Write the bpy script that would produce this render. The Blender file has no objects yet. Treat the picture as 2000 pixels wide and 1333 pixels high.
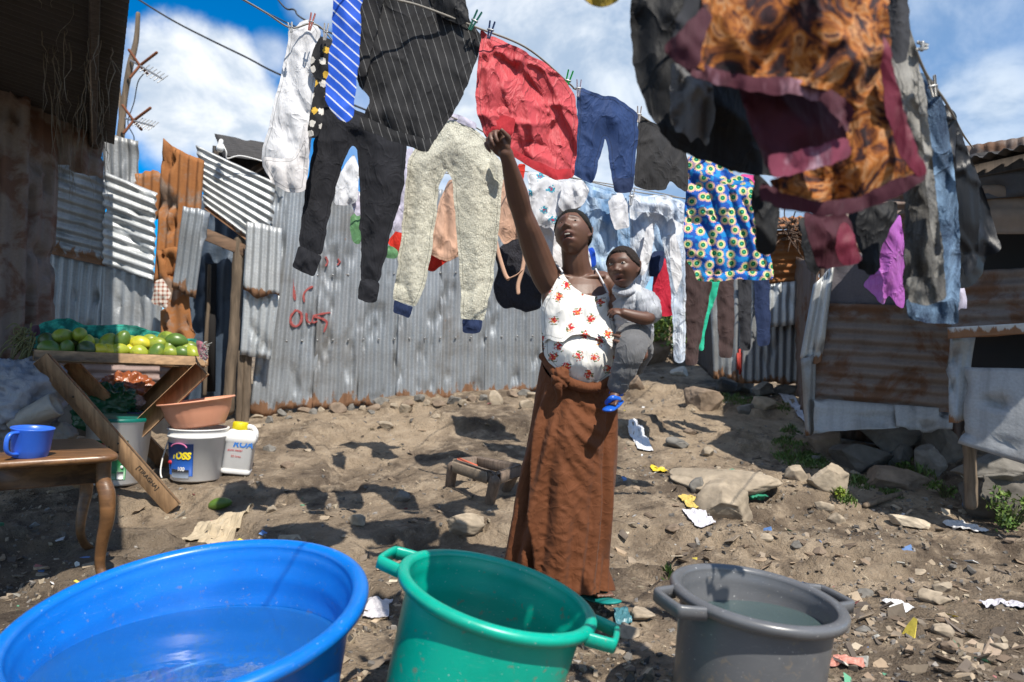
import bpy, math, random
import numpy as np
from mathutils import Vector, Matrix, Quaternion
from mathutils.geometry import delaunay_2d_cdt

# ------------------------------------------------------------------ camera, sky, sun
SC = bpy.context.scene
COL = SC.collection
FPX, EYE, PITCH = 1333.0, 1.03, math.radians(1.5)
cam_data = bpy.data.cameras.new('camera')
cam_data.sensor_width = 36.0
cam_data.lens = 24.0
cam_data.clip_start = 0.02
cam_data.clip_end = 600.0
cam_data.dof.use_dof = True
cam_data.dof.focus_distance = 3.2
cam_data.dof.aperture_fstop = 2.5
cam = bpy.data.objects.new('camera', cam_data)
COL.objects.link(cam)
cam.location = (0, 0, EYE)
cam.rotation_euler = (math.radians(90) + PITCH, 0, 0)
SC.camera = cam
SUN_EL = math.radians(54)
SUN_H = Vector((0.514, -0.857)).normalized()          # horizontal direction towards the sun
sd = bpy.data.lights.new('sun', 'SUN')
sd.energy = 5.0
sd.angle = math.radians(0.5)
sd.color = (1.0, 0.94, 0.84)
sun = bpy.data.objects.new('sun', sd)
COL.objects.link(sun)
to_sun = Vector((SUN_H.x * math.cos(SUN_EL), SUN_H.y * math.cos(SUN_EL), math.sin(SUN_EL)))
sun.rotation_euler = to_sun.to_track_quat('Z', 'Y').to_euler()
sun.location = to_sun * 30
SC.view_settings.view_transform = 'Standard'
SC.view_settings.look = 'None'
SC.view_settings.exposure = 0.42
SC.view_settings.gamma = 1.0
SC.view_settings.use_curve_mapping = False
SC.cycles.max_bounces = 6


# ------------------------------------------------------------------ node helpers
def N(nt, typ, ins=None, **props):
    n = nt.nodes.new(typ)
    for k, v in props.items():
        setattr(n, k, v)
    for k, v in (ins or {}).items():
        s = n.inputs[k]
        if isinstance(v, bpy.types.NodeSocket):
            nt.links.new(v, s)
        else:
            if isinstance(v, (tuple, list)) and len(v) == 3 and s.type == 'RGBA':
                v = (*v, 1)
            s.default_value = v
    return n


def math_(nt, op, a, b=0.0, c=None):
    ins = {0: a, 1: b}
    if c is not None:
        ins[2] = c
    return N(nt, 'ShaderNodeMath', ins, operation=op).outputs[0]


def ramp(nt, fac, stops, interp='LINEAR'):
    n = N(nt, 'ShaderNodeValToRGB', {'Fac': fac})
    n.color_ramp.interpolation = interp
    e = n.color_ramp.elements
    while len(e) < len(stops):
        e.new(0.5)
    for i, (p, c) in enumerate(stops):
        e[i].position = p
        if not isinstance(c, (tuple, list)):
            c = (c, c, c)
        e[i].color = (*c[:3], 1)
    return n.outputs['Color']


def mix(nt, fac, a, b, blend='MIX'):
    n = N(nt, 'ShaderNodeMix', None, data_type='RGBA', blend_type=blend)
    for i, v in ((0, fac), (6, a), (7, b)):
        s = n.inputs[i]
        if isinstance(v, bpy.types.NodeSocket):
            nt.links.new(v, s)
        else:
            if isinstance(v, (tuple, list)) and len(v) == 3:
                v = (*v, 1)
            s.default_value = v
    return n.outputs[2]


def noise(nt, vec, scale, detail=4, rough=0.55, dist=0.0, out='Fac'):
    n = N(nt, 'ShaderNodeTexNoise', {'Vector': vec, 'Scale': scale, 'Detail': detail, 'Roughness': rough, 'Distortion': dist})
    return n.outputs['Fac' if out == 'Fac' else 'Color']


def smooth(nt, v, lo, hi):
    n = N(nt, 'ShaderNodeMapRange', {'Value': v, 'From Min': lo, 'From Max': hi}, interpolation_type='SMOOTHSTEP')
    return n.outputs[0]


def mapping(nt, vec, scale=(1, 1, 1), rot=(0, 0, 0), loc=(0, 0, 0)):
    return N(nt, 'ShaderNodeMapping', {'Vector': vec, 'Scale': scale, 'Rotation': rot, 'Location': loc}).outputs[0]


def hx(s):
    s = s.lstrip('#')
    out = []
    for i in (0, 2, 4):
        v = int(s[i:i + 2], 16) / 255
        out.append(v / 12.92 if v <= 0.04045 else ((v + 0.055) / 1.055) ** 2.4)
    return tuple(out)


def vray(px, py):
    u, w = (px - 1000) / FPX, (666.5 - py) / FPX
    return np.array([u, math.cos(PITCH) - w * math.sin(PITCH), math.sin(PITCH) + w * math.cos(PITCH)])


# ------------------------------------------------------------------ world: Nishita sky with cumulus
world = bpy.data.worlds.new('World')
SC.world = world
world.use_nodes = True
wt = world.node_tree
wt.nodes.clear()
sky = N(wt, 'ShaderNodeTexSky', None, sky_type='NISHITA', sun_disc=False, sun_elevation=SUN_EL,
        sun_rotation=math.atan2(SUN_H.x, SUN_H.y), altitude=1700.0, air_density=1.0, dust_density=0.3, ozone_density=2.0)
wdir = N(wt, 'ShaderNodeTexCoord').outputs['Generated']
hs = N(wt, 'ShaderNodeHueSaturation', {'Saturation': 1.75, 'Value': 1.35, 'Color': sky.outputs[0]}).outputs[0]
warp = noise(wt, wdir, 3.4, 6, 0.62)
fine = noise(wt, wdir, 14.0, 8, 0.65)
wob = math_(wt, 'ADD', math_(wt, 'MULTIPLY', math_(wt, 'SUBTRACT', warp, 0.5), 0.55),
            math_(wt, 'MULTIPLY', math_(wt, 'SUBTRACT', fine, 0.5), 0.42))


def sky_blob(px, py, rad, soft, amt=1.0):
    d = Vector(vray(px, py)).normalized()
    dot = N(wt, 'ShaderNodeVectorMath', {0: wdir, 1: tuple(d)}, operation='DISTANCE').outputs['Value']
    dist = math_(wt, 'ADD', dot, math_(wt, 'MULTIPLY', wob, rad * 0.9 + 0.05))
    return math_(wt, 'MULTIPLY', math_(wt, 'SUBTRACT', 1.0, smooth(wt, dist, rad - soft, rad + soft)), amt)


cl = None
for args in ((372, 105, 0.040, 0.014), (345, 150, 0.062, 0.016), (410, 165, 0.066, 0.016), (470, 215, 0.050, 0.016), (330, 225, 0.058, 0.025),
             (425, 240, 0.055, 0.02), (262, 160, 0.03, 0.025, 0.6), (505, 300, 0.05, 0.03, 0.85), (530, 110, 0.02, 0.015, 0.6),
             (1060, 190, 0.22, 0.12, 0.97), (1330, 60, 0.30, 0.14, 0.85), (960, 60, 0.10, 0.08, 0.7), (1560, 420, 0.2, 0.1, 0.9),
             (1950, 190, 0.06, 0.05, 0.9), (1900, 265, 0.10, 0.05, 0.8), (1700, -100, 0.3, 0.2, 0.6), (625, -15, 0.035, 0.02, 0.9),
             (1960, 20, 0.15, 0.1, 0.35), (1150, 400, 0.12, 0.08, 0.5)):
    b = sky_blob(*args)
    cl = b if cl is None else math_(wt, 'MAXIMUM', cl, b)
gen = smooth(wt, noise(wt, wdir, 2.1, 7, 0.6), 0.40, 0.60)
behind = smooth(wt, N(wt, 'ShaderNodeSeparateXYZ', {0: wdir}).outputs[1], 0.40, 0.10)  # unseen cloud behind the camera, thickened for whiter, brighter fill light
cl = math_(wt, 'MAXIMUM', cl, math_(wt, 'MULTIPLY', gen, behind))
# lit tops and grey undersides inside the clouds
body = smooth(wt, noise(wt, mapping(wt, wdir, (1, 1, 1.5), (0, 0, 0), (0, 0, 0.05)), 6.0, 8, 0.62, 0.3), 0.36, 0.62)
xs = N(wt, 'ShaderNodeSeparateXYZ', {0: wdir}).outputs[0]
grey = smooth(wt, xs, -0.12, 0.35)
ccol = mix(wt, body, mix(wt, grey, (4.0, 4.9, 6.1), (2.6, 3.7, 5.3)), mix(wt, grey, (8.0, 8.3, 8.6), (6.0, 6.8, 7.7)))
wcol = mix(wt, cl, hs, ccol)
bg = N(wt, 'ShaderNodeBackground', {'Color': wcol, 'Strength': 0.10})
wo = N(wt, 'ShaderNodeOutputWorld', {'Surface': bg.outputs[0]})

# ------------------------------------------------------------------ numeric helpers
def P(px, py, d):
    r = vray(px, py)
    return np.array([r[0] / r[1] * d, d, EYE + r[2] / r[1] * d])


def Pv(px, py, d):
    px, py, d = (np.asarray(v, float) for v in np.broadcast_arrays(px, py, d))
    u, w = (px - 1000) / FPX, (666.5 - py) / FPX
    yy = math.cos(PITCH) - w * math.sin(PITCH)
    return np.stack([u / yy * d, d, EYE + (math.sin(PITCH) + w * math.cos(PITCH)) / yy * d], -1)


def _hash(ix, iy, iz, seed):
    h = (ix.astype(np.int64) * 374761393 + iy.astype(np.int64) * 668265263 + iz.astype(np.int64) * 2147483647 + seed * 974634777) & 0xffffffff
    h = ((h ^ (h >> 13)) * 1274126177) & 0xffffffff
    h = (h ^ (h >> 16)) & 0xffffffff
    return h.astype(float) / 4294967295.0


def vn(p, seed=0):
    """value noise in [0,1]; p is (N,2) or (N,3)"""
    p = np.asarray(p, float)
    if p.shape[-1] == 2:
        p = np.concatenate([p, np.zeros(p.shape[:-1] + (1,))], -1)
    i = np.floor(p)
    f = p - i
    f = f * f * f * (f * (f * 6 - 15) + 10)
    i = i.astype(np.int64)
    out = 0
    for dx in (0, 1):
        for dy in (0, 1):
            for dz in (0, 1):
                w = (f[..., 0] if dx else 1 - f[..., 0]) * (f[..., 1] if dy else 1 - f[..., 1]) * (f[..., 2] if dz else 1 - f[..., 2])
                out = out + w * _hash(i[..., 0] + dx, i[..., 1] + dy, i[..., 2] + dz, seed)
    return out


def fbm(p, octv=4, seed=0, gain=0.5):
    p = np.asarray(p, float)
    a, s, t = 1.0, 0.0, 0.0
    for o in range(octv):
        s = s + a * vn(p * 2 ** o + 17.3 * o, seed + o)
        t += a
        a *= gain
    return s / t


def sstep(x, a, b):
    t = np.clip((x - a) / (b - a), 0, 1)
    return t * t * (3 - 2 * t)


def lerp(a, b, t):
    return a + (b - a) * t


# ------------------------------------------------------------------ object helpers
def root_of(o):
    while o.parent:
        o = o.parent
    return o


def tag(o, label=None, cat=None, group=None, kind=None):
    if label:
        o['label'] = label
    if cat:
        o['category'] = cat
    if group:
        o['group'] = group
    if kind:
        o['kind'] = kind
    return o


def thing(name, loc, label, cat, group=None):
    o = bpy.data.objects.new(name, None)
    o.empty_display_size = 0.1
    o.location = tuple(float(v) for v in loc)
    COL.objects.link(o)
    return tag(o, label, cat, group)


def mesh(name, V, Fc, mat, parent=None, smooth_=True, uv=None, col=None, origin=None, solid=0.0, subdiv=0):
    """V are world coordinates; the object's origin is its root's origin, or the base of its own bounds"""
    V = np.asarray(V, float)
    if parent is not None:
        org = np.array(root_of(parent).location)
    elif origin is not None:
        org = np.array(origin, float)
    else:
        org = np.array([V[:, 0].mean(), V[:, 1].mean(), V[:, 2].min()])
    me = bpy.data.meshes.new(name)
    me.from_pydata((V - org).tolist(), [], [tuple(int(i) for i in f) for f in Fc])
    if uv is not None:
        uv = np.asarray(uv, float)
        ul = me.uv_layers.new(name='UVMap')
        li = np.empty(len(me.loops), dtype=np.int32)
        me.loops.foreach_get('vertex_index', li)
        ul.data.foreach_set('uv', uv[li].astype(np.float32).ravel())
    if col is not None:
        ca = me.color_attributes.new('Col', 'FLOAT_COLOR', 'POINT')
        c4 = np.concatenate([np.asarray(col, float), np.ones((len(V), 1))], 1)
        ca.data.foreach_set('color', c4.astype(np.float32).ravel())
    if smooth_:
        me.polygons.foreach_set('use_smooth', [True] * len(me.polygons))
    me.materials.append(mat)
    me.update()
    o = bpy.data.objects.new(name, me)
    COL.objects.link(o)
    if parent is not None:
        o.parent = parent
    else:
        o.location = tuple(org)
    if solid:
        md = o.modifiers.new('thickness', 'SOLIDIFY')
        md.thickness = solid
        md.offset = 0.0
    if subdiv:
        md = o.modifiers.new('smooth', 'SUBSURF')
        md.levels = md.render_levels = subdiv
    return o


class MB:
    """collects shapes into ONE mesh"""
    def __init__(self):
        self.v, self.f, self.n, self.c = [], [], 0, []

    def add(self, V, Fc, col=None):
        V = np.asarray(V, float)
        self.v.append(V)
        self.f += [tuple(i + self.n for i in f) for f in Fc]
        if col is not None:
            self.c.append(np.tile(np.array(col, float), (len(V), 1)))
        self.n += len(V)
        return self

    def build(self, name, mat, parent=None, **kw):
        if self.c:
            kw['col'] = np.concatenate(self.c)
        return mesh(name, np.concatenate(self.v), self.f, mat, parent, **kw)


def g_box(c, size, rot=None, bevel=0.0):
    c = np.array(c, float)
    h = np.array(size, float) / 2
    if bevel <= 0:
        V = np.array([[x, y, z] for x in (-1, 1) for y in (-1, 1) for z in (-1, 1)]) * h
        Fc = [(0, 1, 3, 2), (4, 6, 7, 5), (0, 4, 5, 1), (2, 3, 7, 6), (0, 2, 6, 4), (1, 5, 7, 3)]
    else:
        b = min(bevel, h.min() * 0.9)
        V, Fc, idx = [], [], {}
        for x in (-1, 1):
            for y in (-1, 1):
                for z in (-1, 1):
                    for a in range(3):
                        p = np.array([x, y, z]) * (h - b)
                        p[a] = (x, y, z)[a] * h[a]
                        idx[(x, y, z, a)] = len(V)
                        V.append(p)
        V = np.array(V)
        for a in range(3):
            o1, o2 = [k for k in range(3) if k != a]
            for s in (-1, 1):
                q = []
                for s1, s2 in ((-1, -1), (1, -1), (1, 1), (-1, 1)):
                    k = [0, 0, 0]
                    k[a], k[o1], k[o2] = s, s1, s2
                    q.append(idx[(*k, a)])
                Fc.append(tuple(q))
        for a in range(3):      # edge chamfers
            o1, o2 = [k for k in range(3) if k != a]
            for s1 in (-1, 1):
                for s2 in (-1, 1):
                    q = []
                    for s, ax in ((-1, o1), (1, o1), (1, o2), (-1, o2)):
                        k = [0, 0, 0]
                        k[a], k[o1], k[o2] = s, s1, s2
                        q.append(idx[(*k, ax)])
                    Fc.append(tuple(q))
        for x in (-1, 1):
            for y in (-1, 1):
                for z in (-1, 1):
                    Fc.append(tuple(idx[(x, y, z, a)] for a in range(3)))
    if rot is not None:
        V = V @ np.array(rot).T
    return V + c, Fc


def frame_z(d):
    d = np.array(d, float)
    d /= np.linalg.norm(d)
    a = np.array([0, 0, 1.0]) if abs(d[2]) < 0.9 else np.array([0, 1.0, 0])
    x = np.cross(a, d)
    x /= np.linalg.norm(x)
    return x, np.cross(d, x), d


def g_beam(p0, p1, w, h, up=(0, 0, 1), bevel=0.004):
    """a plank from p0 to p1; w across, h along 'up'"""
    p0, p1 = np.array(p0, float), np.array(p1, float)
    d = p1 - p0
    L = np.linalg.norm(d)
    d /= L
    s = np.cross(d, np.array(up, float))
    s /= np.linalg.norm(s)
    u = np.cross(s, d)
    return g_box((p0 + p1) / 2, (L, w, h), np.stack([d, s, u], 1), bevel)


def crv(pts, n):
    """Catmull-Rom through pts (any columns) -> n samples"""
    pts = np.asarray(pts, float)
    if len(pts) < 3:
        t = np.linspace(0, 1, n)[:, None]
        return pts[0] * (1 - t) + pts[-1] * t
    q = np.concatenate([[2 * pts[0] - pts[1]], pts, [2 * pts[-1] - pts[-2]]])
    t = np.linspace(0, len(pts) - 1, n)
    i = np.minimum(t.astype(int), len(pts) - 2)
    f = (t - i)[:, None]
    a, b, c, d = q[i], q[i + 1], q[i + 2], q[i + 3]
    return 0.5 * (2 * b + (c - a) * f + (2 * a - 5 * b + 4 * c - d) * f ** 2 + (3 * b - a - 3 * c + d) * f ** 3)


def g_tube(path, rad, n=10, cap=True, seg=None, sq=1.0, up=None):
    """tube along path with radius per point; rounded ends when cap"""
    path = np.asarray(path, float)
    rad = np.broadcast_to(np.asarray(rad, float), (len(path),))
    if seg:
        q = crv(np.concatenate([path, rad[:, None]], 1), seg)
        path, rad = q[:, :3], np.maximum(q[:, 3], 1e-4)
    T = np.gradient(path, axis=0)
    T /= np.linalg.norm(T, axis=1)[:, None] + 1e-12
    x, y, _ = frame_z(T[0])
    if up is not None:
        x = np.array(up, float) - T[0] * np.dot(up, T[0])
        x /= np.linalg.norm(x)
    ang = np.linspace(0, 2 * np.pi, n, endpoint=False)
    rows = []
    pre = [(-0.98, 0.2), (-0.75, 0.66), (-0.4, 0.92)] if cap else []
    for i in range(len(path)):
        x = x - T[i] * np.dot(x, T[i])
        x /= np.linalg.norm(x)
        y = np.cross(T[i], x)
        ring = lambda c, r: c + r * (np.cos(ang)[:, None] * x + sq * np.sin(ang)[:, None] * y)
        if i == 0:
            for a, s in pre:
                rows.append(ring(path[0] + T[0] * a * rad[0], rad[0] * s))
        rows.append(ring(path[i], rad[i]))
        if i == len(path) - 1:
            for a, s in reversed(pre):
                rows.append(ring(path[i] - T[i] * a * rad[i], rad[i] * s))
    V = np.concatenate(rows)
    m = len(rows)
    Fc = [(r * n + k, r * n + (k + 1) % n, (r + 1) * n + (k + 1) % n, (r + 1) * n + k) for r in range(m - 1) for k in range(n)]
    Fc.append(tuple(range(n - 1, -1, -1)))
    Fc.append(tuple(range((m - 1) * n, m * n)))
    return V, Fc


def g_lathe(prof, n=64, M=None, loc=(0, 0, 0), closed=False):
    """prof = [(r,z)...] spun round z, then turned by M and moved to loc"""
    prof = np.asarray(prof, float)
    a = np.linspace(0, 2 * np.pi, n, endpoint=False)
    V = np.stack([prof[:, None, 0] * np.cos(a), prof[:, None, 0] * np.sin(a), np.repeat(prof[:, 1:2], n, 1)], -1).reshape(-1, 3)
    m = len(prof)
    Fc = [(r * n + k, r * n + (k + 1) % n, (r + 1) * n + (k + 1) % n, (r + 1) * n + k) for r in range(m - 1) for k in range(n)]
    if closed:
        Fc += [((m - 1) * n + k, (m - 1) * n + (k + 1) % n, (k + 1) % n, k) for k in range(n)]
    if M is not None:
        V = V @ np.array(M).T
    return V + np.array(loc, float), Fc


def g_ball(c, r, nu=20, nv=12, M=None, f=None):
    t = np.linspace(0, np.pi, nv + 1)
    a = np.linspace(0, 2 * np.pi, nu, endpoint=False)
    D = np.stack([np.sin(t)[:, None] * np.cos(a), np.sin(t)[:, None] * np.sin(a), np.repeat(np.cos(t)[:, None], nu, 1)], -1).reshape(-1, 3)
    V = D * np.array(r, float)
    if f is not None:
        V = f(D, V)
    Fc = [(r_ * nu + k, (r_ + 1) * nu + k, (r_ + 1) * nu + (k + 1) % nu, r_ * nu + (k + 1) % nu) for r_ in range(nv) for k in range(nu)]
    if M is not None:
        V = V @ np.array(M).T
    return V + np.array(c, float), Fc


def rotm(ax, deg):
    return np.array(Matrix.Rotation(math.radians(deg), 3, ax))


# ------------------------------------------------------------------ ground height
def gz(x, y):
    x, y = np.asarray(x, float), np.asarray(y, float)
    b = np.interp(y, [-5, 3.4, 4.2, 5, 6.3, 7.3, 9, 12, 20, 90], [0, 0, .06, .2, .5, .68, .9, 1.08, 1.15, 1.2])
    p = np.stack([x, y], -1)
    b = b + 0.09 * (fbm(p * 0.9, 4, 5) - 0.5) * sstep(y, 0.5, 3.0)
    ledge = fbm(p * np.array([1.1, 1.9]) + 3.1, 4, 9)
    b = b + 0.05 * (sstep(ledge, 0.47, 0.50) + sstep(ledge, 0.57, 0.59) - 1) * sstep(y, 2.2, 3.6) * sstep(y, 9, 7)
    b = b + 0.035 * (fbm(p * 4.5, 4, 21, 0.6) - 0.5) + 0.022 * (fbm(p * 17, 3, 33, 0.65) - 0.5) + 0.02 * (0.3 - np.abs(fbm(p * 7.5, 3, 35, 0.6) - 0.5) * 2)
    return b


def G(px, py):
    """the point of the ground seen at a pixel of the photograph"""
    r = vray(px, py)
    ds = np.linspace(0.8, 40, 3000)
    q = r / r[1]
    z = EYE + q[2] * ds
    k = np.argmax(z < gz(q[0] * ds, ds))
    d = ds[k] if k else 14.0
    return np.array([q[0] * d, d, float(gz(q[0] * d, d))])


rng = np.random.default_rng(7)
random.seed(7)
# ------------------------------------------------------------------ materials
def new_mat(name):
    m = bpy.data.materials.new(name)
    m.use_nodes = True
    nt = m.node_tree
    nt.nodes.clear()
    return m, nt


def finish(nt, color, rough=0.8, metal=0.0, bump=None, bstr=0.4, bdist=0.01, **ins):
    d = {'Base Color': color, 'Roughness': rough, 'Metallic': metal}
    d.update(ins)
    b = N(nt, 'ShaderNodeBsdfPrincipled', d)
    if bump is not None:
        bn = N(nt, 'ShaderNodeBump', {'Height': bump, 'Strength': bstr, 'Distance': bdist})
        nt.links.new(bn.outputs[0], b.inputs['Normal'])
    N(nt, 'ShaderNodeOutputMaterial', {'Surface': b.outputs[0]})


def k_(c, s):
    return tuple(min(1.0, v * s) for v in c)


def fabric(name, col, var=0.22, rough=0.85, sheen=0.15, bstr=0.55, wr=26.0, pat=None, fade=None, bdist=0.012):
    m, nt = new_mat(name)
    uv = N(nt, 'ShaderNodeTexCoord').outputs['UV']
    n1 = noise(nt, uv, 7.0, 5, 0.6)
    base = pat(nt, uv) if pat else None
    if base is None:
        base = mix(nt, n1, k_(col, 1 - var), k_(col, 1 + var))
        if fade is not None:
            base = mix(nt, smooth(nt, noise(nt, mapping(nt, uv, (1, 0.35, 1)), 14, 5, 0.65), 0.5, 0.68), base, fade)
    else:
        base = mix(nt, 1.0, base, mix(nt, n1, (1 - var,) * 3, (1 + var * .3,) * 3), 'MULTIPLY')
    w1 = noise(nt, mapping(nt, uv, (1.5, 0.42, 1), (0, 0, 0.25)), wr, 4, 0.55, 0.4)
    cr = N(nt, 'ShaderNodeTexNoise', {'Vector': mapping(nt, uv, (1, .6, 1), (0, 0, -.6)), 'Scale': wr * .45, 'Detail': 3.0, 'Roughness': .5, 'Distortion': .6}).outputs['Fac']
    cr = math_(nt, 'POWER', math_(nt, 'SUBTRACT', 1.0, math_(nt, 'MINIMUM', math_(nt, 'MULTIPLY', math_(nt, 'ABSOLUTE', math_(nt, 'SUBTRACT', cr, .5)), 7.0), 1.0)), 2.0)
    w2 = noise(nt, uv, 420.0, 2, 0.5)
    # stitched hem 14 mm inside every edge
    ed = N(nt, 'ShaderNodeAttribute', None, attribute_name='Col').outputs['Fac']
    hem = math_(nt, 'LESS_THAN', math_(nt, 'ABSOLUTE', math_(nt, 'SUBTRACT', ed, 0.0155)), 0.0016)
    hemb = math_(nt, 'MULTIPLY', math_(nt, 'LESS_THAN', ed, 0.0155), math_(nt, 'GREATER_THAN', ed, 0.0005))
    base = mix(nt, math_(nt, 'MULTIPLY', hem, 0.45), base, (0.0, 0.0, 0.0))
    h = math_(nt, 'ADD', math_(nt, 'MULTIPLY', w1, .7), math_(nt, 'ADD', math_(nt, 'MULTIPLY', w2, 0.06), math_(nt, 'ADD', math_(nt, 'MULTIPLY', cr, .45), math_(nt, 'MULTIPLY', hemb, .14))))
    finish(nt, base, rough, 0, h, bstr, bdist, **{'Sheen Weight': sheen * .4, 'Specular IOR Level': 0.25})
    return m


def galv(name, base=(0.36, 0.39, 0.43), rust=0.0, bottom=0.0, top=0.0, dirt=0.35, metal=0.45, rough=0.5, rustcol=((0.12, 0.055, 0.028), (0.27, 0.145, 0.075)), seed=0.0, spots=0.3):
    """zinc sheet: mottled spangle, streaks, rust patches; bottom/top = metres of rusted edge (uv.y is metres from the bottom)"""
    m, nt = new_mat(name)
    uv0 = N(nt, 'ShaderNodeTexCoord').outputs['UV']
    uv = mapping(nt, uv0, loc=(seed, seed * 1.7, 0))
    sp = noise(nt, uv, 55, 4, 0.6)
    big = noise(nt, uv, 2.2, 5, 0.6)
    streak = noise(nt, mapping(nt, uv, (14, 0.9, 1)), 1.0, 4, 0.6)
    c = mix(nt, sp, k_(base, 0.72), k_(base, 1.25))
    c = mix(nt, math_(nt, 'MULTIPLY', smooth(nt, streak, 0.45, 0.75), dirt), c, k_(base, 0.45))
    c = mix(nt, math_(nt, 'MULTIPLY', smooth(nt, big, 0.45, 0.7), dirt), c, (base[0] * 0.62, base[1] * 0.56, base[2] * 0.5))
    rn = noise(nt, uv, 3.1, 7, 0.65, 0.4)
    mask = smooth(nt, rn, 0.72 - 0.5 * rust, 0.80 - 0.5 * rust + 0.04)
    sy = N(nt, 'ShaderNodeSeparateXYZ', {0: uv0}).outputs[1]
    rag = noise(nt, mapping(nt, uv, (9, 3.0, 1)), 1.0, 5, 0.65)
    if bottom > 0:
        e = smooth(nt, math_(nt, 'ADD', sy, math_(nt, 'MULTIPLY', math_(nt, 'SUBTRACT', rag, 0.5), bottom * 5.0)), bottom, bottom * 0.6)
        mask = math_(nt, 'MAXIMUM', mask, e)
    spk = smooth(nt, noise(nt, uv, 24, 3, 0.5), 0.80 - 0.16 * spots, 0.84 - 0.16 * spots)
    mask = math_(nt, 'MAXIMUM', mask, math_(nt, 'MULTIPLY', spk, 0.7))
    rc = mix(nt, noise(nt, mapping(nt, uv, (6, 2.0, 1)), 1.5, 6, 0.7), rustcol[0], rustcol[1])
    c = mix(nt, mask, c, rc)
    rg = mix(nt, mask, (rough,) * 3, (0.9,) * 3)
    mt = math_(nt, 'MULTIPLY', math_(nt, 'SUBTRACT', 1.0, mask), metal)
    finish(nt, c, rg, mt, math_(nt, 'ADD', sp, math_(nt, 'MULTIPLY', rn, 3.0)), 0.35, 0.006)
    return m


def wood(name, col, dark=0.45, sc=1.0, rough=0.7, axis=0, gloss=0.0):
    m, nt = new_mat(name)
    oc = N(nt, 'ShaderNodeTexCoord').outputs['Object']
    s = [14.0, 14.0, 14.0]
    s[axis] = 1.6
    g = noise(nt, mapping(nt, oc, tuple(v * sc for v in s)), 2.2, 6, 0.65, 0.6)
    b = noise(nt, oc, 3.0 * sc, 4, 0.6)
    c = mix(nt, smooth(nt, g, 0.3, 0.7), k_(col, dark), k_(col, 1.15))
    c = mix(nt, math_(nt, 'MULTIPLY', smooth(nt, b, 0.48, 0.72), 0.55), c, k_(col, 0.42))
    finish(nt, c, rough, 0, g, 0.4, 0.006, **{'Coat Weight': gloss, 'Coat Roughness': 0.25})
    return m


def plastic(name, col, rough=0.32, dirt=0.12, sss=0.0, scuff=0.25, mud=0.0):
    m, nt = new_mat(name)
    oc = N(nt, 'ShaderNodeTexCoord').outputs['Object']
    a = noise(nt, oc, 5, 5, 0.6)
    s = noise(nt, mapping(nt, oc, (1, 1, 9)), 22, 5, 0.7)
    c = mix(nt, smooth(nt, a, 0.4, 0.75), col, k_(col, 1 - dirt * 1.6))
    c = mix(nt, math_(nt, 'MULTIPLY', smooth(nt, s, 0.62, 0.74), scuff), c, mix(nt, 0.55, col, (0.5, 0.48, 0.44)))
    if mud:      # dried splashes low down, fine scratches and a soapy bloom
        z = N(nt, 'ShaderNodeSeparateXYZ', {0: oc}).outputs[2]
        sp = noise(nt, oc, 34, 5, 0.65, 0.4)
        mk = smooth(nt, math_(nt, 'SUBTRACT', sp, math_(nt, 'MULTIPLY', z, 0.55)), 0.47, 0.56)
        c = mix(nt, math_(nt, 'MULTIPLY', mk, 0.75 * mud), c, (0.20, 0.16, 0.115))
        fl = smooth(nt, noise(nt, oc, 120, 2, 0.5), 0.70, 0.74)
        c = mix(nt, math_(nt, 'MULTIPLY', fl, 0.5 * mud), c, (0.55, 0.54, 0.52))
        sc2 = noise(nt, mapping(nt, oc, (3, 3, 60), (0.3, 0.2, 0)), 9, 4, 0.7)
        c = mix(nt, math_(nt, 'MULTIPLY', smooth(nt, sc2, 0.60, 0.72), 0.35 * mud), c, mix(nt, 0.5, col, (0.6, 0.6, 0.6)))
    rg = mix(nt, s, (rough * 0.75,) * 3, (rough * 1.5,) * 3)
    finish(nt, c, rg, 0, a, 0.06, 0.01, **{'Subsurface Weight': sss, 'Subsurface Radius': (0.02, 0.02, 0.02)})
    return m


def flat(name, col, rough=0.7, metal=0.0, var=0.2, sc=12.0, bstr=0.2, **kw):
    m, nt = new_mat(name)
    oc = N(nt, 'ShaderNodeTexCoord').outputs['Object']
    n1 = noise(nt, oc, sc, 5, 0.6)
    finish(nt, mix(nt, n1, k_(col, 1 - var), k_(col, 1 + var)), rough, metal, n1, bstr, 0.008, **kw)
    return m


def attr_mat(name, rough=0.8, var=0.25, sc=30.0, bstr=0.3, **kw):
    m, nt = new_mat(name)
    oc = N(nt, 'ShaderNodeTexCoord').outputs['Object']
    a = N(nt, 'ShaderNodeAttribute', None, attribute_name='Col').outputs['Color']
    n1 = noise(nt, oc, sc, 4, 0.6)
    c = mix(nt, 1.0, a, mix(nt, n1, (1 - var,) * 3, (1 + var,) * 3), 'MULTIPLY')
    finish(nt, c, rough, 0, n1, bstr, 0.006, **kw)
    return m


# --- patterns
def pat_stripes(bg_, fg, period, width, angle, fgw=0.0):
    def f(nt, uv):
        r = mapping(nt, uv, rot=(0, 0, math.radians(angle)))
        x = N(nt, 'ShaderNodeSeparateXYZ', {0: r}).outputs[0]
        wv = math_(nt, 'ADD', x, math_(nt, 'MULTIPLY', noise(nt, uv, 6, 2), 0.012))
        t = math_(nt, 'FRACT', math_(nt, 'DIVIDE', wv, period))
        s = math_(nt, 'LESS_THAN', t, width)
        return mix(nt, s, bg_, fg)
    return f


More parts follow.
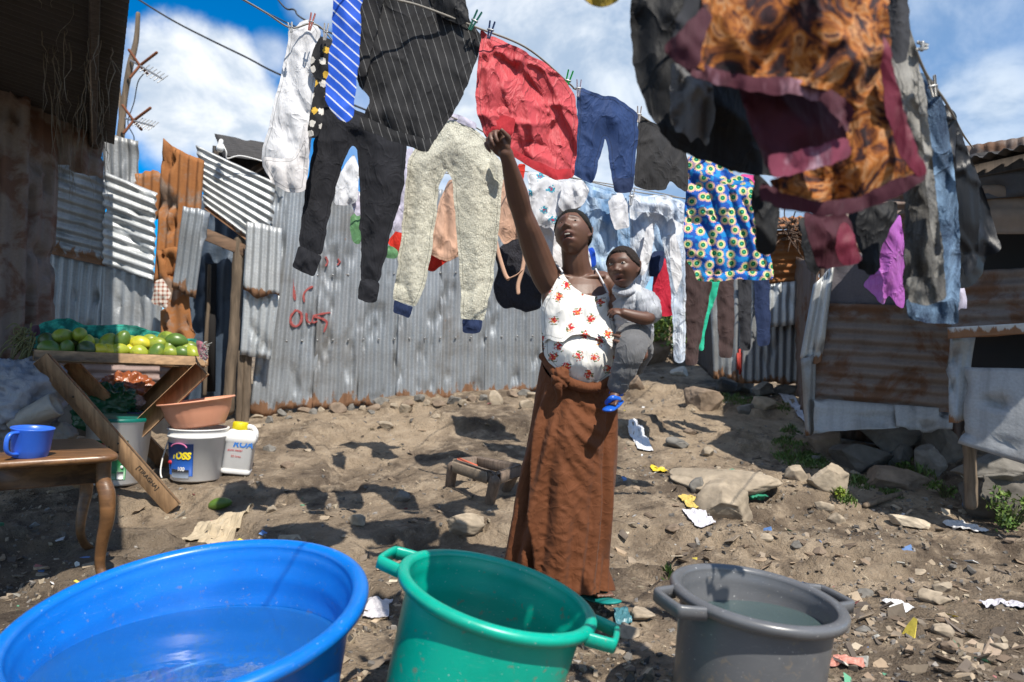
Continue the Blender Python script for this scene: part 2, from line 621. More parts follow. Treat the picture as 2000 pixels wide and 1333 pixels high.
def pat_daisy(nt, uv):
    """round green-eyed flowers with pale petals on blue"""
    sc = 17.0
    v = N(nt, 'ShaderNodeTexVoronoi', {'Vector': uv, 'Scale': sc, 'Randomness': 0.62}, voronoi_dimensions='2D')
    d = v.outputs['Distance']
    rel = N(nt, 'ShaderNodeVectorMath', {0: N(nt, 'ShaderNodeVectorMath', {0: uv, 'Scale': 1.0}, operation='SCALE').outputs[0], 1: v.outputs['Position']}, operation='SUBTRACT').outputs[0]
    sx = N(nt, 'ShaderNodeSeparateXYZ', {0: rel})
    ang = math_(nt, 'ARCTAN2', sx.outputs[1], sx.outputs[0])
    pet = math_(nt, 'MULTIPLY_ADD', math_(nt, 'ABSOLUTE', math_(nt, 'SINE', math_(nt, 'MULTIPLY', ang, 7.0))), 0.10, 0.36)
    bgc = mix(nt, smooth(nt, noise(nt, uv, 22, 2), 0.48, 0.56), (0.008, 0.075, 0.38), (0.01, 0.22, 0.55))
    c = mix(nt, math_(nt, 'LESS_THAN', d, pet), bgc, mix(nt, v.outputs['Color'], (0.62, 0.50, 0.30), (0.60, 0.28, 0.32)))
    c = mix(nt, math_(nt, 'LESS_THAN', d, 0.27), c, (0.60, 0.74, 0.25))
    c = mix(nt, math_(nt, 'LESS_THAN', d, 0.21), c, (0.01, 0.16, 0.07))
    c = mix(nt, math_(nt, 'LESS_THAN', d, 0.08), c, (0.02, 0.35, 0.25))
    return c


def pat_bouquet(nt, uv):
    """small red, orange and green flower sprays on off-white"""
    wn = N(nt, 'ShaderNodeVectorMath', {0: noise(nt, uv, 60, 2, out='Color'), 'Scale': 0.02}, operation='SCALE').outputs[0]
    w = N(nt, 'ShaderNodeVectorMath', {0: mapping(nt, uv, rot=(0, 0, .5)), 1: wn}, operation='ADD').outputs[0]
    v = N(nt, 'ShaderNodeTexVoronoi', {'Vector': w, 'Scale': 13.0, 'Randomness': 0.6}, voronoi_dimensions='2D')
    d = v.outputs['Distance']
    col = noise(nt, uv, 80, 3, 0.6)
    fl = noise(nt, uv, 100, 3, 0.6)
    leaf = math_(nt, 'MULTIPLY', math_(nt, 'LESS_THAN', d, 0.30), math_(nt, 'GREATER_THAN', noise(nt, mapping(nt, uv, (1, 2.2, 1), (0, 0, .9)), 55, 3, .6), 0.54))
    c = mix(nt, leaf, (0.74, 0.72, 0.68), mix(nt, col, (0.03, 0.07, 0.04), (0.16, 0.22, 0.07)))
    pet = math_(nt, 'LESS_THAN', math_(nt, 'ADD', d, math_(nt, 'MULTIPLY', math_(nt, 'SUBTRACT', fl, 0.5), 0.9)), 0.17)
    return mix(nt, pet, c, mix(nt, smooth(nt, col, 0.50, 0.62), (0.50, 0.018, 0.03), (0.78, 0.34, 0.07)))


def pat_batik(nt, uv):
    n1 = noise(nt, uv, 15, 5, 0.62, 1.8)
    c = ramp(nt, n1, [(0.30, (0.010, 0.006, 0.010)), (0.42, (0.035, 0.010, 0.012)), (0.47, (0.20, 0.055, 0.012)), (0.53, (0.42, 0.14, 0.022)), (0.575, (0.46, 0.24, 0.11)), (0.615, (0.22, 0.07, 0.02)), (0.66, (0.025, 0.012, 0.018)), (0.74, (0.015, 0.010, 0.015))])
    fl = smooth(nt, noise(nt, uv, 13, 4, 0.6, 1.2), 0.66, 0.72)
    return mix(nt, math_(nt, 'MULTIPLY', fl, 0.7), c, (0.38, 0.20, 0.10))


def pat_flowers_dark(nt, uv):
    v = N(nt, 'ShaderNodeTexVoronoi', {'Vector': uv, 'Scale': 17, 'Randomness': 0.6}, voronoi_dimensions='2D')
    n1 = noise(nt, uv, 90, 2)
    d = math_(nt, 'ADD', v.outputs['Distance'], math_(nt, 'MULTIPLY', math_(nt, 'SUBTRACT', n1, 0.5), 0.35))
    x = N(nt, 'ShaderNodeSeparateXYZ', {0: v.outputs['Color']}).outputs[0]
    return mix(nt, math_(nt, 'LESS_THAN', d, 0.26), (0.018, 0.018, 0.02), mix(nt, math_(nt, 'GREATER_THAN', x, 0.6), (0.66, 0.62, 0.56), (0.62, 0.38, 0.05)))


def pat_embroid(nt, uv):
    v = N(nt, 'ShaderNodeTexVoronoi', {'Vector': uv, 'Scale': 8, 'Randomness': 0.9}, voronoi_dimensions='2D')
    n1 = noise(nt, uv, 60, 2)
    d = math_(nt, 'ADD', v.outputs['Distance'], math_(nt, 'MULTIPLY', math_(nt, 'SUBTRACT', n1, 0.5), 0.6))
    c = mix(nt, math_(nt, 'LESS_THAN', d, 0.17), (0.62, 0.62, 0.64), (0.02, 0.30, 0.42))
    return mix(nt, math_(nt, 'LESS_THAN', d, 0.05), c, (0.35, 0.03, 0.08))


def pat_plaid(nt, uv):
    s = N(nt, 'ShaderNodeSeparateXYZ', {0: uv})
    a = math_(nt, 'LESS_THAN', math_(nt, 'FRACT', math_(nt, 'MULTIPLY', s.outputs[0], 28)), 0.4)
    b = math_(nt, 'LESS_THAN', math_(nt, 'FRACT', math_(nt, 'MULTIPLY', s.outputs[1], 28)), 0.4)
    t = math_(nt, 'MULTIPLY', math_(nt, 'ADD', a, b), 0.5)
    return mix(nt, t, (0.72, 0.66, 0.58), (0.30, 0.09, 0.05))


def pat_fleece(nt, uv):
    n1 = noise(nt, mapping(nt, uv, (1, 0.45, 1)), 170, 3, 0.7)
    n2 = noise(nt, uv, 14, 4)
    t = math_(nt, 'ADD', n1, math_(nt, 'MULTIPLY', math_(nt, 'SUBTRACT', n2, 0.5), 0.35))
    return ramp(nt, t, [(0.26, (0.26, 0.245, 0.195)), (0.38, (0.48, 0.46, 0.37)), (0.52, (0.66, 0.64, 0.53))])


def pat_denim(dark, light):
    def f(nt, uv):
        n1 = noise(nt, mapping(nt, uv, (1.6, 0.5, 1)), 6.5, 6, 0.66, 0.6)
        n2 = noise(nt, uv, 260, 2)
        t = math_(nt, 'ADD', n1, math_(nt, 'MULTIPLY', math_(nt, 'SUBTRACT', n2, 0.5), 0.16))
        return mix(nt, smooth(nt, t, 0.36, 0.64), dark, light)
    return f


# --- shared materials
M_ROPE = flat('rope_cord', (0.25, 0.23, 0.2), 0.9)
M_CABLE = flat('cable_black', (0.02, 0.02, 0.022), 0.6)
M_WHITE_PL = plastic('white_plastic', (0.74, 0.73, 0.71), 0.4, 0.08, 0.05, .15)
M_STEEL = flat('dull_steel', (0.3, 0.3, 0.3), 0.45, 0.7)
# ------------------------------------------------------------------ ground
def ground_mat():
    m, nt = new_mat('dusty_earth')
    oc = N(nt, 'ShaderNodeTexCoord').outputs['Object']
    big = noise(nt, oc, 0.9, 6, 0.62, 0.4)
    med = noise(nt, oc, 5.5, 7, 0.68)
    fin = noise(nt, oc, 38, 5, 0.7)
    peb = N(nt, 'ShaderNodeTexVoronoi', {'Vector': oc, 'Scale': 46.0, 'Randomness': 1.0})
    c = mix(nt, smooth(nt, big, 0.36, 0.62), (0.125, 0.095, 0.070), (0.315, 0.243, 0.170))
    c = mix(nt, math_(nt, 'MULTIPLY', smooth(nt, med, 0.46, 0.66), 0.75), c, (0.41, 0.325, 0.235))
    c = mix(nt, math_(nt, 'MULTIPLY', smooth(nt, med, 0.46, 0.32), 0.8), c, (0.070, 0.052, 0.040))
    # trodden dark wet soil on the left by the stall
    x = N(nt, 'ShaderNodeSeparateXYZ', {0: oc}).outputs
    wet = math_(nt, 'MULTIPLY', smooth(nt, math_(nt, 'ADD', x[0], math_(nt, 'MULTIPLY', big, 1.6)), 0.4, -0.7), smooth(nt, x[1], 1.6, 0.4))
    c = mix(nt, math_(nt, 'MULTIPLY', wet, 0.6), c, (0.055, 0.045, 0.038))
    # damp earth where wash water has been tipped out round the basins
    dmp = math_(nt, 'MULTIPLY', smooth(nt, noise(nt, oc, 1.7, 5, 0.6, 0.5), 0.46, 0.56), smooth(nt, x[1], 0.9, -0.5))
    c = mix(nt, math_(nt, 'MULTIPLY', dmp, 0.6), c, (0.06, 0.046, 0.036))
    st = math_(nt, 'MULTIPLY', math_(nt, 'LESS_THAN', peb.outputs['Distance'], 0.24), math_(nt, 'GREATER_THAN', fin, 0.5))
    c = mix(nt, math_(nt, 'MULTIPLY', st, 0.5), c, mix(nt, peb.outputs['Color'], (0.12, 0.10, 0.08), (0.42, 0.36, 0.28)))
    h = math_(nt, 'ADD', math_(nt, 'MULTIPLY', med, 1.4), math_(nt, 'ADD', math_(nt, 'MULTIPLY', fin, 0.7), math_(nt, 'MULTIPLY', st, 0.25)))
    finish(nt, c, 0.95, 0, h, 1.0, 0.045, **{'Specular IOR Level': 0.15})
    return m


M_EARTH = ground_mat()


def grid_mesh(xs, ys, zf):
    X, Y = np.meshgrid(xs, ys)
    x, y = X.ravel(), Y.ravel()
    V = np.stack([x, y, zf(x, y)], -1)
    nx, ny = len(xs), len(ys)
    i = (np.arange(ny - 1)[:, None] * nx + np.arange(nx - 1)).ravel()
    return V, np.stack([i, i + 1, i + nx + 1, i + nx], -1).tolist()


xs = np.concatenate([[-120, -60, -30, -16, -10, -7, -5.5], np.arange(-4.6, 4.61, 0.025), [5.5, 7, 10, 16, 30, 60, 120]])
ys = np.concatenate([[-60, -30, -12, -6, -3, -1, 0, 0.5], np.arange(0.85, 7.6, 0.025), np.arange(7.65, 10, 0.08), [10.3, 10.7, 11.2, 12, 13, 15, 18, 24, 36, 60, 120]])
V, Fc = grid_mesh(xs, ys, gz)
tag(mesh('ground', V, Fc, M_EARTH, origin=(0, 3, 0)), kind='structure')

# bank of earth and rock behind the lane
def bank_z(x, y):
    p = np.stack([x, y], -1)
    h = sstep(x, 3.05, 1.6) * sstep(y, 8.9, 10.6)
    return gz(x, y) - 0.12 + h * (0.95 + 0.4 * (fbm(p * 1.2, 4, 3) - .5)) + 0.28 * h * (np.abs(fbm(p * np.array([3.5, 2.0]), 4, 8) - .5) * 2)


V, Fc = grid_mesh(np.arange(-1.5, 4.2, 0.05), np.arange(8.6, 14, 0.05), bank_z)
tag(mesh('hillside', V, Fc, flat('bank_rock', (0.20, 0.155, 0.115), 0.95, 0, 0.45, 6, 0.8), origin=(1, 10, 0)), kind='structure')

# ------------------------------------------------------------------ corrugated sheets
def sheet(name, quad, direc, mat, parent, pitch=0.076, amp=0.010, rag=(0, 0), dent=0.012, seed=0, plain=False, thick=0.0025, curl=0.0):
    """quad = TL,TR,BR,BL as (px,py,d). direc 'v': the ribs run top to bottom, 'h': side to side"""
    q = [P(*c) for c in quad]
    W = (np.linalg.norm(q[1] - q[0]) + np.linalg.norm(q[2] - q[3])) / 2
    Hh = (np.linalg.norm(q[3] - q[0]) + np.linalg.norm(q[2] - q[1])) / 2
    across = W if direc == 'v' else Hh
    along = Hh if direc == 'v' else W
    na = max(8, int(across / pitch * 8)) if not plain else max(8, int(across / 0.03))
    nl = max(8, int(along / 0.05))
    nu, nv_ = (na, nl) if direc == 'v' else (nl, na)
    U, Vv = np.meshgrid(np.linspace(0, 1, nu + 1), np.linspace(0, 1, nv_ + 1))
    u, v = U.ravel(), Vv.ravel()
    # torn ends
    e = u if direc == 'v' else v
    en = fbm(np.stack([e * across * 7, 0 * e + seed], -1), 4, seed + 3) - 0.5
    ln = Hh if direc == 'v' else W
    t = v if direc == 'v' else u
    t = t + (-rag[0] * en * (1 - t) ** 6 + rag[1] * en * t ** 6) * 2 / ln
    if direc == 'v':
        v = t
    else:
        u = t
    p = (q[0] * ((1 - u) * (1 - v))[:, None] + q[1] * (u * (1 - v))[:, None] + q[2] * (u * v)[:, None] + q[3] * ((1 - u) * v)[:, None])
    n = np.cross(q[1] - q[0], q[3] - q[0])
    n /= np.linalg.norm(n)
    if n[1] > 0:
        n = -n
    a = (u if direc == 'v' else v) * across
    l = (v if direc == 'v' else u) * along
    s2 = np.stack([a, l], -1)
    off = 0 if plain else amp * np.sin(2 * np.pi * a / pitch + 0.9 * (fbm(s2 * 1.3, 2, seed + 5) - .5)) * (0.75 + 0.5 * fbm(s2 * 2, 2, seed + 6))
    off = off + dent * 2 * (fbm(s2 * 1.6, 3, seed + 7) - 0.5)
    dn = fbm(s2 * np.array([9, 6.0]), 3, seed + 11)
    off = off - dent * 1.6 * sstep(dn, 0.62, 0.78)
    if curl:
        off = off + curl * ((1 - t) ** 8 + t ** 8) * (fbm(np.stack([e * 9, 0 * e], -1), 2, seed + 1))
    V = p + n * off[:, None]
    uv = np.stack([u * W, (1 - v) * Hh], -1)
    nx = nu + 1
    i = (np.arange(nv_)[:, None] * nx + np.arange(nu)).ravel()
    Fc = np.stack([i, i + nx, i + nx + 1, i + 1], -1).tolist()
    return mesh(name, V, Fc, mat, parent, uv=uv, solid=thick)


Z_BLUE = galv('zinc_sheet_blue_grey', (0.325, 0.345, 0.365), 0.06, 0.12, dirt=0.75)
Z_BLUE2 = galv('zinc_sheet_mid_grey', (0.285, 0.305, 0.325), 0.03, 0.10, dirt=0.5, seed=3.1)
Z_WEATH = galv('zinc_sheet_weathered', (0.31, 0.325, 0.34), 0.10, 0.16, dirt=0.85, seed=21.0, spots=.6)
Z_LIGHT = galv('zinc_sheet_pale', (0.46, 0.48, 0.49), 0.06, 0.0, dirt=0.3, seed=7.7)
Z_LIGHTR = galv('zinc_sheet_pale_rusty_edge', (0.43, 0.44, 0.44), 0.08, 0.05, dirt=0.4, seed=9.2)
Z_GREY = galv('zinc_sheet_dull', (0.27, 0.28, 0.29), 0.12, 0.06, dirt=0.5, seed=12.0)
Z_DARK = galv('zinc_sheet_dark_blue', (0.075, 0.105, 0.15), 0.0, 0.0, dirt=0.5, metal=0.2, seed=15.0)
Z_NEARBLACK = galv('sheet_near_black', (0.045, 0.042, 0.042), 0.15, 0.0, dirt=0.6, metal=0.1, rough=0.7, seed=2.0)  # near-black base colour with some rust
Z_RUST = galv('sheet_rusted_orange', (0.28, 0.2, 0.15), 0.75, 0.1, seed=4.0, rustcol=((0.13, 0.045, 0.018), (0.42, 0.17, 0.045)))
Z_BROWN = galv('sheet_rusted_brown', (0.125, 0.092, 0.078), 0.40, 0.0, seed=6.0, metal=0.15, rough=0.7, rustcol=((0.05, 0.026, 0.018), (0.15, 0.075, 0.04)))
Z_BROWN2 = galv('sheet_rusted_striped', (0.16, 0.13, 0.115), 0.52, 0.0, seed=8.5, metal=0.05, rough=0.75, rustcol=((0.055, 0.030, 0.021), (0.17, 0.085, 0.045)))
Z_OLDDARK = galv('sheet_old_dark_rust', (0.19, 0.15, 0.13), 0.5, 0.0, seed=1.3, metal=0.1, rough=0.75, rustcol=((0.06, 0.036, 0.028), (0.17, 0.085, 0.055)))
Z_PINK = galv('sheet_faded_pinkish', (0.30, 0.215, 0.19), 0.2, 0.0, seed=5.5, metal=0.1, rough=0.7)
Z_PLUM = galv('sheet_plum_grey', (0.085, 0.075, 0.085), 0.02, 0.0, seed=2.7, metal=0.1, rough=0.65, dirt=0.6, spots=0.1)
Z_WHITE = galv('sheet_whitish', (0.29, 0.30, 0.31), 0.08, 0.0, seed=3.7, metal=0.15, rough=0.5, dirt=0.55)
W_POST = wood('weathered_post', (0.17, 0.125, 0.085), 0.5, 1.0, 0.85, 2)
W_BEAM = wood('weathered_beam', (0.15, 0.09, 0.055), 0.5, 1.0, 0.85, 0)
W_DARK = wood('dark_wood', (0.06, 0.045, 0.035), 0.5, 1.0, 0.9, 2)  # dark brown base colour
M_STRAW = flat('dry_thatch', (0.15, 0.13, 0.105), 0.95, 0, 0.6, 25)


def post(name, a, b, w, mat, parent, seed=0, seg=10):
    a, b = P(*a), P(*b)
    t = np.linspace(0, 1, seg)[:, None]
    pth = a + (b - a) * t
    pth[:, :2] += 0.018 * (fbm(np.concatenate([t * 4, 0 * t + seed], 1), 3, seed)[:, None] - .5)
    r = w * (0.9 + 0.25 * fbm(np.concatenate([t * 6, 0 * t + seed], 1), 3, seed + 4))
    V, Fc = g_tube(pth, r, 8, True)
    V += 0.006 * (np.stack([fbm(V * 9, 3, seed + k) for k in range(3)], -1) - .5)
    return mesh(name, V, Fc, mat, parent)


def earth_pt(px, d):
    x = (px - 1000) / FPX * d
    return float(gz(x, d))


# ---- dark shack at the near left
ls = thing('tin_shack', P(60, 940, 4.9), 'dark old tin shack with fibres hanging from its dark eave, behind the mango stall', 'shack')
sheet('metal_sheet', [(-170, 110, 4.55), (60, 190, 4.95), (40, 930, 4.95), (-190, 990, 4.55)], 'v', Z_OLDDARK, ls, 0.12, 0.014, (0.03, 0), 0.035, 3)
sheet('metal_sheet', [(40, 170, 4.97), (118, 218, 5.3), (98, 900, 5.3), (20, 930, 4.97)], 'v', Z_OLDDARK, ls, 0.12, 0.014, (0.05, 0), 0.035, 5)
sheet('metal_sheet', [(96, 205, 5.22), (207, 268, 5.6), (203, 350, 5.6), (94, 315, 5.22)], 'v', Z_OLDDARK, ls, 0.12, 0.014, (0.05, 0.04), 0.03, 6)
# roof: eave runs from the far corner towards and past the camera's left
ea, eb = np.array([-3.36, 5.72, 2.84]), np.array([-1.02, 1.92, 2.84])
up = np.array([-2.6, -1.5, 0.55])
n_r = 220
t = np.linspace(0, 1, n_r * 4 + 1)
L = np.linalg.norm(eb - ea)
rows = []
for s in (0.0, 0.03, 0.2, 0.5, 1.0):
    base = ea + (eb - ea) * t[:, None] + up * s
    base[:, 2] += 0.011 * np.sin(2 * np.pi * t * L / 0.076)
    rows.append(base)
V = np.concatenate(rows)
m_ = len(t)
Fc = [(r * m_ + k, r * m_ + k + 1, (r + 1) * m_ + k + 1, (r + 1) * m_ + k) for r in range(4) for k in range(m_ - 1)]
rf = mesh('roof', V, Fc, Z_NEARBLACK, ls, uv=np.stack([np.tile(t * L, 5), np.repeat([0, .1, .6, 1.5, 3], m_)], -1), solid=0.003)
fb = MB()
ed = (eb - ea) / L
for k in range(4):
    a = ea + ed * (0.02 + 0.02 * k) + up * (0.05 + 0.25 * k) - np.array([0, 0, 0.07])
    fb.add(*g_beam(a, a + ed * 4.3, 0.05, 0.08))
fb.build('rafter', W_DARK, ls)
a = P(198, 262, 5.5)
mesh('corner_post', *g_tube([P(187, 280, 5.5), P(190, 200, 5.5) , P(196, 130, 5.45)], 0.05, 8), W_DARK, ls)
# gable boarding in the dark under the roof
sheet('gable_sheet', [(-300, -420, 4.6), (196, 15, 5.7), (207, 275, 5.7), (-300, 120, 4.6)], 'v', Z_NEARBLACK, ls, 0.1, 0.01, dent=0.03, seed=9)
hb = MB()
r2 = np.random.default_rng(3)
for k in range(60):
    s = r2.uniform(0.02, 0.75)
    o = ea + ed * (s * L * 0.8) + up * r2.uniform(0.02, 0.14) - np.array([0, 0, 0.03])
    ln = r2.uniform(0.12, 0.62) * (1.2 - s)
    pts = [o]
    for j in range(5):
        pts.append(pts[-1] + np.array([r2.normal() * .014, r2.normal() * .014, -ln / 5]))
    hb.add(*g_tube(pts, np.linspace(0.0035, 0.001, 6) * r2.uniform(.6, 1.4), 4, False))
for (px, py, d, ln, w) in ((150, 20, 4.9, 0.55, .02), (178, 40, 5.1, 0.6, .026), (190, 90, 5.2, .5, .03), (165, -10, 4.8, .5, .025), (205, 30, 5.1, .4, .03), (128, 60, 4.8, .4, .012)):
    o = P(px, py, d)
    pts = [o + np.array([0.02 * math.sin(3 * j + px), 0.02 * math.cos(2 * j), -ln * j / 7]) for j in range(8)]
    hb.add(*g_tube(pts, w * np.array([.5, 1, .8, 1.1, .7, .9, .5, .15]), 6, True))
hb.build('hanging_fibre', M_STRAW, ls)

# ---- patched shack with the doorway
ps = thing('tin_shack', P(300, 850, 6.1), 'patched tin shack with dark doorway, zinc and orange rusted sheets nailed over one another', 'shack')
S = lambda *a, **k: sheet('metal_sheet', *a, **k)
S([(200, 262, 6.1), (271, 276, 6.12), (268, 372, 6.12), (204, 365, 6.1)], 'v', Z_GREY, ps, rag=(0.03, 0.03), seed=11)
S([(262, 338, 6.14), (325, 340, 6.14), (318, 430, 6.14), (262, 420, 6.14)], 'v', Z_RUST, ps, rag=(0.05, 0.02), seed=12)
S([(101, 297, 6.0), (208, 336, 5.99), (204, 520, 5.99), (88, 494, 6.0)], 'h', Z_BLUE2, ps, pitch=0.085, amp=0.012, rag=(0.02, 0.01), dent=0.02, seed=13)
S([(204, 336, 5.95), (304, 376, 5.96), (303, 550, 5.96), (202, 517, 5.95)], 'h', Z_LIGHT, ps, pitch=0.085, amp=0.014, rag=(0.01, 0.02), dent=0.025, seed=14)
S([(82, 488, 6.05), (207, 515, 6.04), (198, 720, 6.04), (66, 712, 6.05)], 'v', Z_BLUE, ps, pitch=0.09, rag=(0.02, 0.01), dent=0.03, seed=15)
S([(203, 515, 6.02), (318, 545, 6.03), (312, 720, 6.03), (196, 715, 6.02)], 'v', Z_BLUE, ps, pitch=0.09, rag=(0.03, 0.01), dent=0.022, seed=16)
S([(60, 700, 5.98), (352, 705, 5.99), (345, 800, 5.99), (50, 795, 5.98)], 'h', Z_PINK, ps, pitch=0.07, seed=17, rag=(0, 0.03))
S([(50, 790, 6.0), (350, 795, 6.0), (345, 865, 6.0), (45, 870, 6.0)], 'v', Z_NEARBLACK, ps, seed=18, plain=True)
S([(319, 277, 5.96), (399, 311, 5.97), (386, 530, 5.97), (299, 548, 5.96)], 'v', Z_RUST, ps, pitch=0.085, amp=0.016, rag=(0.05, 0.05), dent=0.04, seed=19)
S([(305, 485, 5.92), (356, 485, 5.93), (378, 720, 5.93), (313, 720, 5.92)], 'v', Z_RUST, ps, pitch=0.14, amp=0.012, rag=(0.04, 0.02), dent=0.09, seed=20)
S([(359, 402, 5.88), (407, 414, 5.9), (381, 583, 5.9), (334, 565, 5.88)], 'v', Z_BLUE2, ps, pitch=0.06, rag=(0.02, 0.04), dent=0.04, seed=21)
S([(383, 284, 6.2), (539, 357, 6.28), (521, 500, 6.28), (399, 408, 6.2)], 'h', Z_LIGHTR, ps, pitch=0.07, amp=0.012, rag=(0.015, 0.03), dent=0.015, seed=22)
S([(482, 433, 6.15), (551, 446, 6.17), (546, 581, 6.17), (475, 570, 6.15)], 'v', Z_LIGHTR, ps, pitch=0.07, rag=(0.01, 0.05), dent=0.025, seed=23)
S([(477, 566, 6.2), (546, 577, 6.22), (528, 702, 6.22), (469, 694, 6.2)], 'v', Z_LIGHT, ps, pitch=0.075, rag=(0.01, 0.015), dent=0.02, seed=24)
# doorway: inner wall, dark gap, pole, lintel, posts
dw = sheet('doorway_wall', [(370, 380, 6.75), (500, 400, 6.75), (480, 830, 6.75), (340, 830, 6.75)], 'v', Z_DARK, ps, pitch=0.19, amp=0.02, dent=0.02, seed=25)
mesh('door_gap_shade', *g_box(P(411, 640, 6.66), (0.10, 0.03, 1.25)), flat('gap_shade_black', (0.012, 0.01, 0.01), .9), ps)  # near-black box puts the shade of the door gap into colour
post('door_pole', (409, 520, 6.6), (400, 770, 6.6), 0.018, W_POST, ps, 5)
mesh('lintel', *g_beam(P(396, 456, 6.3), P(484, 492, 6.32), 0.08, 0.11), W_BEAM, ps)
post('door_post', (471, 470, 6.33), (447, 800, 6.33), 0.055, W_POST, ps, 7, 16)
post('door_post', (484, 690, 6.28), (480, 826, 6.28), 0.038, W_POST, ps, 8)
post('door_post', (472, 690, 6.26), (466, 824, 6.26), 0.03, W_POST, ps, 9)
post('door_post', (349, 640, 6.1), (343, 800, 6.1), 0.04, W_POST, ps, 10)
# dark roof end above
sheet('roof', [(419, 264, 6.9), (530, 283, 6.9), (560, 318, 6.3), (436, 300, 6.3)], 'h', Z_NEARBLACK, ps, pitch=0.09, amp=0.016, seed=26)
mesh('roof_beam', *g_beam(P(418, 305, 6.6), P(520, 330, 6.6), 0.05, 0.1), W_DARK, ps)
mesh('roof_beam', *g_beam(P(480, 345, 6.5), P(520, 318, 6.5), 0.05, 0.05), W_BEAM, ps)
sheet('gable_sheet', [(415, 285, 6.8), (545, 300, 6.8), (545, 390, 6.8), (412, 380, 6.8)], 'v', Z_NEARBLACK, ps, seed=27)
# light bulb with its cable
lb = thing('light_bulb', P(430, 296, 6.1), 'white bulb hanging on a thin cable in front of the slanted corrugated sheet', 'light bulb')
c = P(430, 290, 6.08)
mesh('glass', *g_ball(c, (0.034, 0.034, 0.036)), plastic('bulb_white', (0.8, 0.8, 0.78), 0.15, 0, 0.2, 0), lb)
mesh('socket', *g_tube([c + [-.0, 0.0, .03], c + [0.0, .02, .07]], 0.02, 10), M_WHITE_PL, lb)
mesh('cable', *g_tube([c + [0, .02, .07], P(442, 297, 6.1), P(444, 310, 6.12), P(470, 305, 6.15), P(515, 316, 6.2), P(560, 330, 6.25)], 0.006, 6, True, 40), M_WHITE_PL, lb)

# checked cloth caught on the rusty sheet
# ---- long zinc wall behind the laundry
mw = thing('tin_wall', P(760, 795, 6.8), 'long grey corrugated zinc wall with red spray paint and rusted foot, behind the laundry', 'wall')
xsplit = [490, 612, 700, 775, 858, 948, 1064]
for k in range(6):
    x0, x1 = xsplit[k] - 3, xsplit[k + 1] + 3
    f0, f1 = (x0 - 490) / 574, (x1 - 490) / 574
    d0, d1 = 6.36 + 1.0 * f0, 6.36 + 1.0 * f1
    dz = 0.012 * (k % 2)
    tl = 22 if k == 0 else 0
    sheet('metal_sheet', [(x0 + 28 * (1 - f0) + tl, 352 + 30 * f0 + 8 * (k % 3), d0 - dz), (x1 + 28 * (1 - f1), 356 + 30 * f1 + 8 * (k % 3), d1 - dz), (x1, 814 - 48 * f1, d1 - dz), (x0, 814 - 48 * f0, d0 - dz)],
          'v', (Z_BLUE, Z_WEATH, Z_BLUE2, Z_BLUE, Z_WEATH, Z_BLUE2)[k], mw, 0.076, 0.009, (0.03, 0.07), 0.017, 30 + k)
# nail heads along two battens
nb = MB()
for py in (541, 668):
    for px in range(560, 1050, 30):
        f = (px - 490) / 574
        nb.add(*g_ball(P(px, py - 12 * f, 6.33 + 1.0 * f), 0.011, 8, 6))
nb.build('nail_heads', M_STEEL, mw)
# red sprayed letters
gb = MB()


def spray(pts, w=0.016):
    q = crv(pts, 26)
    for i in range(len(q) - 1):
        (x0, y0), (x1, y1) = q[i], q[i + 1]
        f = ((x0 + x1) / 2 - 490) / 574
        d = 6.315 + 1.0 * f
        a, b = P(x0, y0, d), P(x1, y1, d)
        s = b - a
        ww = w * (0.45 + 0.5 * random.random())
        nrm = np.array([-s[2], 0, s[0]])
        nrm = nrm / (np.linalg.norm(nrm) + 1e-9) * ww
        V = np.array([a - nrm - s * .3, b - nrm + s * .3, b + nrm + s * .3, a + nrm - s * .3])
        V = np.concatenate([V, V + [0, 0.034, 0]])
        gb.add(V, [(0, 1, 2, 3), (7, 6, 5, 4), (0, 4, 5, 1), (1, 5, 6, 2), (2, 6, 7, 3), (3, 7, 4, 0)])


spray([(571, 542), (572, 560), (576, 586)], .015)
spray([(594, 590), (593, 576), (600, 566), (610, 560)], .012)
spray([(578, 606), (568, 618), (568, 632), (577, 638), (587, 630), (588, 614), (579, 606)], .012)
spray([(598, 612), (599, 626), (606, 632)], .009)
spray([(643, 611), (625, 614), (612, 618), (626, 622), (638, 630), (633, 648)], .013)
spray([(612, 618), (610, 630), (620, 628)], .009)
spray([(636, 502), (640, 512), (636, 520)], .009)
spray([(660, 506), (663, 512), (659, 518)], .009)
spray([(577, 490), (576, 500)], .009)
gb.build('red_lettering', flat('red_spray', (0.34, 0.075, 0.07), 0.8, 0, 0.4, 40), mw, smooth_=False)

# ---- grey shack beyond the lane on the right
sa = thing('tin_shack', P(1470, 752, 6.9), 'small grey zinc shack with a red paint patch, at the far end of the lane', 'shack')
S([(1383, 505, 7.0), (1457, 512, 6.95), (1452, 748, 6.95), (1394, 738, 7.0)], 'v', Z_BLUE2, sa, rag=(0.01, 0.05), seed=50)
S([(1452, 512, 6.9), (1580, 515, 6.85), (1572, 752, 6.85), (1449, 747, 6.9)], 'v', Z_GREY, sa, rag=(0.01, 0.03), seed=51)
S([(1502, 556, 6.78), (1585, 546, 6.74), (1582, 631, 6.74), (1499, 640, 6.78)], 'v', Z_LIGHT, sa, rag=(0.01, 0.012), seed=52)
S([(1484, 452, 6.85), (1600, 446, 6.8), (1600, 552, 6.8), (1488, 556, 6.85)], 'h', Z_RUST, sa, pitch=0.07, seed=53)
S([(1383, 440, 7.02), (1490, 445, 6.95), (1490, 520, 6.95), (1383, 515, 7.02)], 'v', Z_DARK, sa, seed=54)
sheet('roof', [(1370, 428, 8.4), (1650, 420, 8.2), (1630, 452, 6.6), (1375, 440, 6.8)], 'v', Z_RUST, sa, seed=55)
